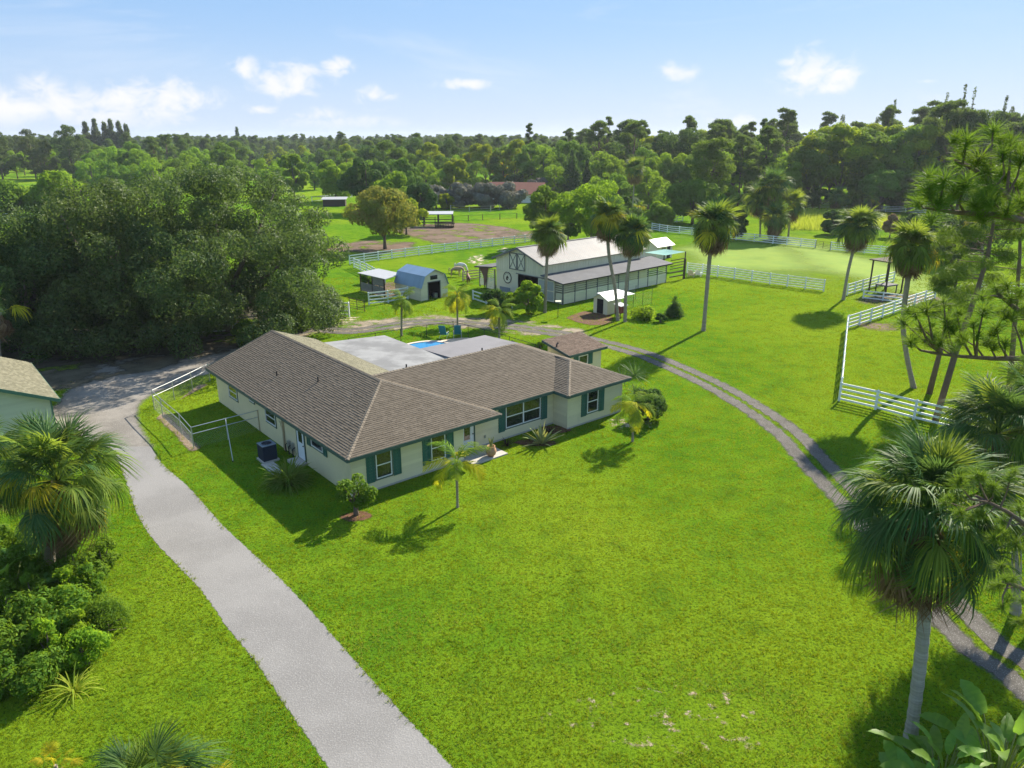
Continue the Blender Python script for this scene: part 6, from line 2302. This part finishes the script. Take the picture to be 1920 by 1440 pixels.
# ------------------------------------------------------------------ plants round the house and barn
mid_tree('citrus_tree', 'small leafy citrus tree at the near house corner', 668, 966, 888, 44, F_shrub, 331, cb=.25, nleaf=2600, nclump=20, leaf=.085)
blade_clump('strap_grass', 'green clump of arching strap leaves by the air conditioner', ground(541, 908), 260, 1.5, 332, F_palm, width=.022, bend=1.5, emin=42, spread=.45)
blade_clump('variegated_agave', 'pale striped agave rosette before the picture window', ground(1016, 832), 26, 1.4, 333, F_agave, width=.055, bend=.3, emin=14, emax=86)
blade_clump('dark_cordyline', 'small dark leaved cordyline left of the agave', ground(951, 836), 26, .6, 334, foliage('dark_purple_leaf', (.03, .018, .02), (.07, .04, .04), .2), width=.04, bend=.8)
blade_clump('dark_cordyline', 'small dark leaved plant in the house corner', ground(1030, 812), 22, .6, 335, bpy.data.materials['dark_purple_leaf'], width=.04, bend=.8)
blade_clump('yucca', 'left spiky yucca behind the right end of the house', ground(1166, 738), 60, 1.1, 336, F_palmdark, width=.022, bend=.3, emin=-20, emax=85, z=1.0)
blade_clump('yucca', 'right spiky yucca behind the right end of the house', ground(1188, 735), 60, 1.2, 337, F_palmdark, width=.022, bend=.3, emin=-20, emax=85, z=1.3)
blade_clump('yucca', 'low spiky yucca between shrub and house end', ground(1190, 750), 50, .9, 338, F_palmdark, width=.022, bend=.3, emin=-20, emax=85, z=.5)
mid_tree('dark_shrub', 'dark glossy shrub behind the drooping palm at the house end', 1216, 786, 728, 38, F_dark, 339, cb=.0, nleaf=3600, cat='shrub', leaf=.11)
mid_tree('lime_bush', 'bright lime green bush in front of the barn doors', 990, 588, 526, 32, F_bright, 340, cb=.0, nleaf=4800, cat='bush', leaf=.15, nclump=22)
mid_tree('dark_bush', 'dark green bush left of the lime bush by the barn', 926, 586, 542, 27, F_dark, 341, cb=.0, nleaf=3200, cat='bush', leaf=.14)
mid_tree('green_bush', 'round mid green bush between dark and lime bushes', 953, 583, 545, 20, F_bright, 342, cb=.0, nleaf=2600, cat='bush', leaf=.14)
mid_tree('conical_shrub', 'dark pointed shrub on the lawn right of the coop', 1264, 594, 558, 16, F_dark, 343, 's', nleaf=2600, cb=.0, cat='shrub', leaf=.13)
mid_tree('small_shrub', 'little dark shrub at the foot of the pointed shrub', 1238, 604, 588, 12, F_dark, 344, cb=.0, nleaf=1200, cat='shrub', leaf=.11, nclump=10)
mid_tree('run_weeds', 'green weeds growing inside the wire run', 1208, 598, 577, 26, F_bright, 345, cb=.0, nleaf=2600, cat='shrub', leaf=.10)
mid_tree('yard_shrub', 'small bright shrub against the pool fence', 1012, 662, 640, 12, F_bright, 346, cb=.0, nleaf=1400, cat='shrub', leaf=.10, nclump=10)
mid_tree('lean_shrub', 'low green shrub left of the lean-to', 692, 532, 516, 22, F_mid, 347, cb=.0, nleaf=2000, cat='shrub', leaf=.14, nclump=12)

# tall pasture grass
rng = np.random.default_rng(77)
n = 9000
a, c_ = ground(1495, 432), ground(1575, 398)
P = np.stack([rng.uniform(a.x - 1, c_.x + 4, n), rng.uniform(a.y, c_.y, n)], 1)
h = rng.uniform(.9, 1.9, n)
az = rng.uniform(0, 6.28, n)
w = .07
V = np.zeros((n, 3, 3))
V[:, 0] = np.c_[P[:, 0] - w * np.cos(az), P[:, 1] - w * np.sin(az), np.zeros(n)]
V[:, 1] = np.c_[P[:, 0] + w * np.cos(az), P[:, 1] + w * np.sin(az), np.zeros(n)]
V[:, 2] = np.c_[P[:, 0] + rng.normal(0, .25, n), P[:, 1] + rng.normal(0, .25, n), h]
tag(link('tall_grass', np_mesh('tall_grass', V.reshape(-1, 3), np.arange(3 * n).reshape(n, 3), F_reed, rng.random(n))), 'tall pale pasture grass behind the back fence', 'grass', kind='stuff')

# ------------------------------------------------------------------ foreground plants
P10 = ground(1706, 1396)
fan_palm('big cabbage palm with pale trunk and shaggy skirt in the right foreground', P10, point_at(1742, 962, P10.y + .5), 2.85, 351, n=96, n_dead=110, lib=BIGFAN, kinds=('dark', 'dark', 'green'), gold=.01, r=.19, trunk=M_paletrunk, emin=-56)
b = ground(1905, 1150)
fan_palm('dark cabbage palm at the right edge behind the foreground palm', b, point_at(1868, 812, b.y + 1.2), 2.4, 352, n=84, n_dead=30, lib=BIGFAN, kinds=('dark', 'dark', 'green'), gold=.01, r=.18)
b = ground(1990, 1080)
fan_palm('dark cabbage palm half outside the right frame edge', b, point_at(1935, 770, b.y + .8), 2.2, 357, n=50, n_dead=20, lib=BIGFAN, kinds=('dark', 'green'), gold=.01, r=.18)
P12 = ground(95, 1085)
fan_palm('broad bright cabbage palm in the left foreground beside the drive', P12, point_at(108, 900, P12.y), 2.9, 353, n=86, n_dead=60, lib=BIGFAN, kinds=('green', 'dark'), gold=.06, r=.22, emin=-50)
b = ground(-60, 1010)
fan_palm('second cabbage palm mostly outside the left frame edge', b, point_at(-45, 860, b.y), 2.6, 354, n=44, n_dead=20, lib=BIGFAN, kinds=('green', 'dark'), gold=.03, r=.2)
b = ground(285, 1560)
fan_palm('low blue green fan palm at the bottom left', b, (b.x, b.y, 1.0), 2.05, 355, n=26, n_dead=0, lib=BIGFAN, kinds=('dark', 'green'), gold=.02, r=.16, emin=12, name='saw_palmetto')
b = ground(400, 1545)
fan_palm('yellow fronded palmetto right of the blue green fan palm', b, (b.x, b.y, .6), 1.3, 358, n=9, n_dead=0, lib=BIGFAN, kinds=('gold', 'green'), gold=.4, r=.1, emin=20, name='saw_palmetto')
b = ground(108, 1452)
fan_palm('small bright yellow seedling palm at the bottom left', b, (b.x, b.y, .35), .75, 356, n=9, n_dead=2, lib=BIGFAN, kinds=('gold',), gold=1, r=.05, emin=15, name='seedling_palm')
for i, (px, py, R, H, m_, lab, lf, nl) in enumerate((
        (55, 1120, 1.1, 2.3, F_shrub, 'leafy green shrub below the left foreground palm', .12, 1500),
        (150, 1105, 1.0, 2.1, F_shrub, 'upright glossy shrub nearest the palm skirt on the left', .12, 1400),
        (195, 1070, .7, 1.7, F_mid, 'slender leafy shrub at the right of the palm skirt', .11, 900),
        (205, 1175, .9, 1.1, F_mid, 'fine leaved low shrub where the left border meets the lawn', .06, 2600),
        (120, 1190, 1.1, 1.8, F_shrub, 'bright leafy shrub in the middle of the left border', .11, 1700),
        (45, 1225, 1.2, 1.9, F_shrub, 'tall leafy shrub at the left frame edge of the border', .12, 1700),
        (165, 1245, .8, 1.2, F_bright, 'low bright shrub near the front of the left border', .09, 1500),
        (85, 1285, .9, 1.1, F_shrub, 'dark leafy shrub at the front left of the border', .10, 1400),
        (30, 1060, 1.2, 2.0, F_shrub, 'dark shaded shrub at the foot of the left palm trunk', .12, 1500),
        (110, 1045, 1.1, 1.7, F_dark, 'deep green shrub right under the palm skirt', .12, 1500),
        (0, 1300, .9, 1.3, F_shrub, 'leafy shrub cut by the left edge at the front of the border', .11, 1300))):
    shrub('border_shrub', lab, ground(px, py), R, H, 360 + i, m_, lf * .8, int(nl * 2.0), 18, 'shrubs of the left border', aspect=.42)
for i, (px, py, R, H, lab) in enumerate(((70, 1165, .55, 2.3, 'thin tall sapling left of the middle border shrub'), (130, 1150, .5, 2.2, 'thin tall sapling behind the bright border shrub'), (175, 1135, .5, 1.9, 'thin sapling nearest the lawn under the palm'),
                                        (95, 1240, .5, 1.8, 'thin sapling between the front border shrubs'), (20, 1180, .6, 2.4, 'tall sapling by the left frame edge'), (150, 1210, .45, 1.6, 'short sapling at the lawn side of the border'))):
    shrub('border_sapling', lab, ground(px, py), R, H, 390 + i, (F_shrub, F_bright)[i % 2], .085, 1500, 16, 'saplings in the left border', aspect=.34, shell=.3)
blade_clump('spider_lily', 'yellow green clump of strap leaves at the front of the left border', ground(140, 1298), 46, 1.0, 371, F_reed, width=.022, bend=1.5, emin=25)
tw = ground(205, 1190)
tag(MB().tube([(tw.x - .5, tw.y - .4, .08), (tw.x, tw.y, .2), (tw.x + .55, tw.y + .25, .12)], [.02, .016, .008], 5).build('fallen_twig', solid('pale_twig', (.42, .30, .18), .9)), 'pale fallen twig at the edge of the left border', 'twig')


def paddle_leaf(seed, L=1.0, W=.17):
    rng = np.random.default_rng(seed)
    V, F, q = [], [], []
    n = 14
    for i in range(n + 1):
        f = i / n
        a = f * (.5 + .5 * rng.random())
        x, z = f * L * (1 - .12 * f), -.34 * L * f ** 2.2
        w = W * L * math.sin(math.pi * min(1, .06 + f * .95)) ** .55 * (1 + .05 * rng.normal())
        wob = .04 * rng.normal()
        V += [(x - .03 * rng.random(), -w, z + w * (.35 + wob)), (x, 0, z), (x - .03 * rng.random(), w, z + w * (.35 - wob))]
    for i in range(n):
        for j in range(2):
            o = i * 3 + j
            F.append((o, o + 1, o + 4, o + 3))
            q.append(.25 + .5 * rng.random())
    return np_mesh('leaf', np.array(V), np.array(F), F_banana, q, smooth=True)


PAD = [paddle_leaf(i, 1.0, w) for i, w in enumerate((.16, .18, .2, .15))]


def banana(label, base, n, hp, L, seed, emin=15, group='bird of paradise clumps'):
    rng = np.random.default_rng(seed)
    t = thing('bird_of_paradise', label, 'plant', (base[0], base[1], 0), 0, group)
    for i in range(n):
        f = (i + .5) / n
        az = i * 2.39996 + rng.uniform(-.4, .4)
        el = math.radians(82 - 42 * f + rng.uniform(-6, 6))
        ln = hp * rng.uniform(.6, 1.1)
        tip = Vector((math.cos(az) * math.cos(el) * ln, math.sin(az) * math.cos(el) * ln, math.sin(el) * ln))
        MB().tube([(0.08 * math.cos(az), .08 * math.sin(az), 0), tip * .5, tip], [.035, .026, .016], 6).build('stalk', M_petiole, t, True)
        M = Matrix.Translation(tip) @ Matrix.Rotation(az, 4, 'Z') @ Matrix.Rotation(-(el - math.radians(rng.uniform(5, 40))), 4, 'Y') @ Matrix.Rotation(rng.uniform(-.7, .7), 4, 'X') @ Matrix.Scale(L * rng.uniform(.8, 1.2), 4)
        link('leaf', PAD[i % 4], t, matrix=M)
    return t


banana('tall paddle leaved bird of paradise at the bottom right corner', ground(1868, 1490), 30, 2.1, 1.15, 381)
banana('paddle leaved plant beside the foreground palm trunk', ground(1760, 1500), 26, 1.6, 1.0, 382)
banana('low paddle leaved plant at the bottom edge left of the corner clump', ground(1715, 1520), 20, 1.1, .9, 383)
banana('dark paddle leaved banana in the left border', ground(25, 1120), 9, 1.5, 1.7, 384)


# ------------------------------------------------------------------ long needle pines at the right
def needle_tuft(seed, n=150, L=.29, w=.0042):
    rng = np.random.default_rng(seed)
    th = np.arccos(1 - rng.random(n) * 1.05)
    az = rng.uniform(0, 2 * np.pi, n)
    d = np.stack([np.sin(th) * np.cos(az), np.sin(th) * np.sin(az), np.cos(th)], 1)
    s0 = np.stack([np.zeros(n), np.zeros(n), rng.uniform(-.16, .02, n)], 1)
    Ln = (L * rng.uniform(.75, 1.1, n))[:, None]
    sd = unit(np.cross(d, rand_dirs(rng, n))) * w
    m1 = s0 + d * Ln * .5
    tp = s0 + d * Ln + np.array([0, 0, -.02])
    V = np.stack([s0 - sd * .7, s0 + sd * .7, m1 + sd, m1 - sd, tp + sd * .2, tp - sd * .2], 1).reshape(-1, 3)
    F = []
    for i in range(n):
        o = i * 6
        F += [(o, o + 1, o + 2, o + 3), (o + 3, o + 2, o + 4, o + 5)]
    return np_mesh('needle_tuft', V, np.array(F), F_nearpine, np.repeat(rng.random(n), 2))


TUFT = [needle_tuft(i) for i in range(4)]


def tufts_on(t, o, limb, targets, rng, r0=.05, size=1.0, extra=1):
    """limb: polyline (world); every target gets a twig from the nearest limb point and a tuft of needles"""
    sm = []
    for i in range(len(limb) - 1):
        for k in range(8):
            sm.append(limb[i].lerp(limb[i + 1], k / 8))
    sm.append(limb[-1])
    for g in targets:
        j = min(range(len(sm)), key=lambda i: (sm[i] - g).length + .25 * i / len(sm))
        s0 = sm[max(0, j - 3)]
        up = Vector((0, 0, 1))
        mid = s0.lerp(g, .55) + Vector((0, 0, -.10 * (g - s0).length)) + Vector(rng.normal(0, .05, 3))
        r = max(.010, min(.03, .012 * (g - s0).length + .008))
        MB().tube([s0 - o, mid - o, g - o], [r * 1.4, r, .009], 5).build('twig', M_pinebark, t)
        ax = ((g - mid).normalized() * .6 + up * .7).normalized()
        sets = [(g, ax, 1.0)]
        for k in range(extra):
            sets.append((mid.lerp(g, rng.uniform(.35, .8)) + Vector(rng.normal(0, .12, 3)), (ax + Vector(rng.normal(0, .5, 3))).normalized(), rng.uniform(.7, .95)))
        for p, a_, sc in sets:
            q_ = a_.to_track_quat('Z', 'Y').to_matrix().to_4x4()
            link('needle_tuft', TUFT[int(rng.integers(4))], t, matrix=Matrix.Translation(p - o) @ q_ @ Matrix.Rotation(rng.uniform(0, 6.28), 4, 'Z') @ Matrix.Scale(size * sc * rng.uniform(.9, 1.15), 4))


rng = np.random.default_rng(91)
po = Vector((13.2, 12.6, 0))
np_ = thing('longleaf_pine', 'longleaf pine reaching in from the right edge with big needle tufts', 'pine tree', po)
MB().tube([(0, 0, -.1), (.1, .05, 6), (.0, .1, 12), (.15, .1, 17), (.1, .2, 21)], [.24, .2, .17, .12, .04], 10).build('trunk', M_pinebark, np_, True)
PT = lambda L, y: [point_at(px, py, y + rng.uniform(-.5, .5)) for px, py in L]
groups = [
    ([(2010, 520), (1935, 425), (1880, 360), (1830, 320), (1790, 300)], 10.6,
     [(1812, 262), (1862, 243), (1896, 268), (1838, 296), (1876, 322), (1905, 340), (1850, 345), (1800, 300), (1915, 300), (1880, 288)]),
    ([(2010, 480), (1930, 415), (1860, 402), (1790, 398), (1735, 390)], 10.2,
     [(1742, 352), (1772, 336), (1722, 378), (1790, 362), (1830, 385), (1812, 340), (1860, 372), (1890, 392), (1915, 380), (1760, 380), (1840, 408)]),
    ([(2020, 672), (1920, 672), (1860, 672), (1800, 668), (1745, 662)], 12.6,
     [(1692, 602), (1716, 588), (1738, 578), (1770, 566), (1795, 590), (1706, 640), (1742, 622), (1765, 640), (1800, 632), (1826, 606), (1845, 580), (1868, 612), (1895, 590), (1915, 620), (1850, 640), (1885, 645), (1775, 600), (1725, 612)]),
    ([(2030, 640), (1950, 610), (1900, 575), (1870, 550)], 12.9,
     [(1840, 556), (1868, 540), (1895, 560), (1915, 545), (1885, 580), (1912, 585)]),
    ([(2040, 1080), (1960, 1010), (1890, 960), (1830, 930)], 13.4,
     [(1795, 905), (1770, 940), (1832, 890), (1862, 915), (1895, 895), (1800, 960), (1840, 965), (1880, 975), (1910, 950), (1865, 1010), (1905, 1020)]),
    ([(2040, 1180), (1970, 1130), (1910, 1100), (1880, 1090)], 13.2,
     [(1878, 1060), (1862, 1098), (1900, 1085), (1915, 1125), (1880, 1140), (1908, 1165)]),
]
for limb_px, yy, tg in groups:
    limb = [point_at(px, py, yy) for px, py in limb_px]
    limb = [Vector((po.x, po.y, limb[0].z + .3))] + limb
    MB().tube([p - po for p in limb], [.075, .06, .05, .04, .03, .016][:len(limb)], 7).build('branch', M_pinebark, np_, True)
    tufts_on(np_, po, limb, PT(tg, yy), rng, size=.84, extra=1)
for k in range(5):      # the rest of the crown, beyond the frame
    z = 9 + k * 2.1
    a = rng.uniform(-1.1, 1.1)
    limb = [Vector((po.x, po.y, z)), Vector((po.x + 1.5 * math.cos(a), po.y + 1.5 * math.sin(a), z + .3)), Vector((po.x + 3.0 * math.cos(a), po.y + 3.0 * math.sin(a), z + .2))]
    MB().tube([p - po for p in limb], [.06, .04, .015], 6).build('branch', M_pinebark, np_, True)
    tufts_on(np_, po, limb, [limb[-1] + Vector(rng.normal(0, .7, 3)) for _ in range(7)], rng)


def mid_pine(label, base, path, cents, seed, R, H0, ncl=46, tsize=.33):
    """slash pine: leaning trunk through path (world points), crown of needle clumps round cents"""
    rng = np.random.default_rng(seed)
    t = thing('slash_pine', label, 'pine tree', (base.x, base.y, 0))
    o = Vector((base.x, base.y, 0))
    pts = [Vector((0, 0, -.1))] + [p - o for p in path]
    n = len(pts)
    MB().tube(pts, [.22 - .17 * i / (n - 1) for i in range(n)], 10).build('trunk', M_pinebark, t, True)
    cl = []
    lo = MB()
    for i in range(ncl):
        f = rng.random()
        z = H0 + (pts[-1].z - H0) * f
        ax = pts[-1]
        for a, b in zip(pts, pts[1:]):
            if a.z <= z <= b.z:
                ax = a.lerp(b, (z - a.z) / max(.01, b.z - a.z))
        az = rng.uniform(0, 6.28)
        rr = R * (1 - .55 * f ** 2) * rng.uniform(.35, 1)
        c = Vector((ax.x + rr * math.cos(az), ax.y + rr * math.sin(az), z + rr * .16 + rng.normal(0, .15)))
        cl.append((c.x, c.y, c.z, rng.uniform(.42, .75)))
        MB().tube([ax, ax.lerp(c, .5) + Vector((0, 0, -.1)), c], [.035, .022, .01], 5).build('branch', M_pinebark, t)
    V, F, q = clump_leaves(rng, cl, ncl * 190, tsize, zmin=-.7, shell=.2, jitter=.6, flat=.8, aspect=.055)
    link('crown', np_mesh('crown', V, F, F_nearpine, q), t)
    return t


b = ground(1753, 791)
mid_pine('tall leaning slash pine behind the near white fence', b, [point_at(1794, 654, b.y), point_at(1830, 552, b.y), point_at(1852, 480, b.y), point_at(1866, 400, b.y), point_at(1872, 320, b.y)], None, 401, 3.4, 7.6, 46)
b = ground(1742, 738)
mid_pine('mottled pale leaning pine behind the near white fence', b, [point_at(1763, 658, b.y), point_at(1785, 560, b.y), point_at(1800, 500, b.y)], None, 402, 2.2, 5.0, 26)
b = ground(1890, 760)
mid_pine('slash pine at the right frame edge beyond the fan palms', b, [point_at(1900, 640, b.y), point_at(1912, 480, b.y), point_at(1915, 330, b.y)], None, 403, 3.0, 7.0, 24)

# ------------------------------------------------------------------ lawn: the near turf as real blades
rng = np.random.default_rng(501)
NT_ = 105000
v = rng.random(NT_)
yy = 13.0 * (100.0 / 13.0) ** v                      # denser close by
half = yy * .76 + 3.0
P = np.stack([rng.uniform(-1, 1, NT_) * half, yy], 1)


def in_house(P, o, ang, x0, x1, y0, y1):
    q = P - np.array([o.x, o.y])
    c_, s_ = math.cos(ang), math.sin(ang)
    u, w_ = q[:, 0] * c_ + q[:, 1] * s_, -q[:, 0] * s_ + q[:, 1] * c_
    return (u > x0) & (u < x1) & (w_ > y0) & (w_ < y1)


drv = sd_poly(P, drive_poly)
edge_n = .12 * np.sin(P[:, 0] * 5.1 + P[:, 1] * 3.3) + .08 * np.sin(P[:, 0] * 13 - P[:, 1] * 9)
keep = (drv < .02 + edge_n)
keep &= sd_poly(P, yard_poly) < -.2
keep &= (rut_fn(P) < -.06) & (d_line(P, dirt_road) > 2.0)
keep &= sd_poly(P, shade_poly) < 0
keep &= ~in_house(P, HO, HA, .4, 7.8, .5, 20.3) & ~in_house(P, HO, HA, 7.6, 21, 1.5, 15) & ~in_house(P, HO, HA, 15.7, 21, .15, 3) & ~in_house(P, HO, HA, 21.8, 25.4, 6.3, 8.8) & ~in_house(P, HO, HA, 7.7, 10.3, -.4, 1.6) & ~in_house(P, lb, HA, -9.6, -.4, .4, 10) & ~in_house(P, HO, HA, 8, 20, 9, 20)
keep &= sd_poly(P, deck_poly) < 0
# bare, thin spots
for tx, ty, trx, try_, tp_ in ((1250, 1345, 2.6, 1.3, .6), (1190, 1390, 1.4, .7, .7), (1390, 1330, 1.2, .6, .6), (1360, 967, .5, .35, .8), (1540, 1310, .5, .5, .7), (1440, 1390, 1.0, .5, .55), (1000, 1215, 1.2, .5, .3)):
    tc_ = ground(tx, ty)
    rr_ = ((P[:, 0] - tc_.x) / trx) ** 2 + ((P[:, 1] - tc_.y) / try_) ** 2 + .8 * np.sin(P[:, 0] * 6.3) * np.sin(P[:, 1] * 7.1)
    keep &= ~((rr_ < 1) & (rng.random(NT_) < tp_))
P = P[keep]
nt = len(P)
nb = 6


def value_noise(P, cell, seed):
    r_ = np.random.default_rng(seed).random((256, 256))
    g = P / cell + 100
    i_ = np.floor(g).astype(int)
    f_ = g - i_
    f_ = f_ * f_ * (3 - 2 * f_)
    i0, j0, i1, j1 = i_[:, 0] % 256, i_[:, 1] % 256, (i_[:, 0] + 1) % 256, (i_[:, 1] + 1) % 256
    return (r_[i0, j0] * (1 - f_[:, 0]) + r_[i1, j0] * f_[:, 0]) * (1 - f_[:, 1]) + (r_[i0, j1] * (1 - f_[:, 0]) + r_[i1, j1] * f_[:, 0]) * f_[:, 1]


fbm = lambda cell, seed: .5 * value_noise(P, cell, seed) + .3 * value_noise(P, cell / 2.1, seed + 1) + .2 * value_noise(P, cell / 4.7, seed + 2)
tone = np.clip(.5 + 1.1 * (fbm(7.0, 1) - .5) + .5 * (fbm(.9, 11) - .5) + rng.normal(0, .25, nt), 0, 1)
near_edge = np.clip(1 - np.abs(sd_poly(P, drive_poly)) / .5, 0, 1)
hscale = (.62 + .5 * rng.random(nt)) * (1 + .5 * near_edge)
Pb = np.repeat(P, nb, 0) + rng.normal(0, .042, (nt * nb, 2)) * np.repeat(.6 + P[:, 1:2] / 45, nb, 0)
n = len(Pb)
h = rng.uniform(.035, .085, n) * np.repeat(hscale, nb) * (1 + Pb[:, 1] / 120)
w = rng.uniform(.006, .012, n) * (.55 + Pb[:, 1] / 30)
az = rng.uniform(0, 2 * np.pi, n)
ln = rng.normal(0, .038, (n, 2))
V = np.zeros((n, 3, 3), np.float32)
V[:, 0] = np.c_[Pb[:, 0] - w * np.cos(az), Pb[:, 1] - w * np.sin(az), np.zeros(n)]
V[:, 1] = np.c_[Pb[:, 0] + w * np.cos(az), Pb[:, 1] + w * np.sin(az), np.zeros(n)]
V[:, 2] = np.c_[Pb[:, 0] + ln[:, 0], Pb[:, 1] + ln[:, 1], h]
dry = np.clip((fbm(4.0, 21) - .50) * 3.0, 0, 1) * np.clip(1.35 - P[:, 1] / 45, .12, 1)
dry = dry + .5 * np.exp(-((P[:, 0] - ground(1250, 1345).x) / 5.0) ** 2 - ((P[:, 1] - ground(1250, 1345).y) / 3.0) ** 2)
q = np.clip(np.repeat(tone, nb) * .6 + .36 * rng.random(n), 0, .86)
q = np.where(rng.random(n) < np.repeat(dry, nb) * .5, rng.uniform(.88, 1, n), q)
F_lawn = foliage('lawn_blade', (.066, .138, .009), (.245, .305, .016), .42, .6, .0, 0.0, c3=(.34, .325, .085))
tag(link('lawn_grass', np_mesh('lawn_grass', V.reshape(-1, 3), np.arange(3 * n).reshape(n, 3), F_lawn, q)), 'short mown lawn grass round the house', 'grass', kind='stuff')
print('blades', n)

# ------------------------------------------------------------------ air
hz = MB()
hz.box(-2700, 2700, -60, 2900, -2.5, 34)
hob = hz.mesh('haze', None) if False else None
me = bpy.data.meshes.new('haze')
me.from_pydata(hz.v, [], hz.f)
m, t = material('pale_air')
pv = t.node('ShaderNodeVolumePrincipled', Color=(.80, .88, 1.0), Density=HAZE_DENSITY)
pv.inputs['Anisotropy'].default_value = .25
out = t.node('ShaderNodeOutputMaterial')
t.t.links.new(pv.outputs[0], out.inputs['Volume'])
me.materials.append(m)
hz_o = link('haze', me)
tag(hz_o, 'thin pale summer haze filling the air', 'haze', kind='stuff')
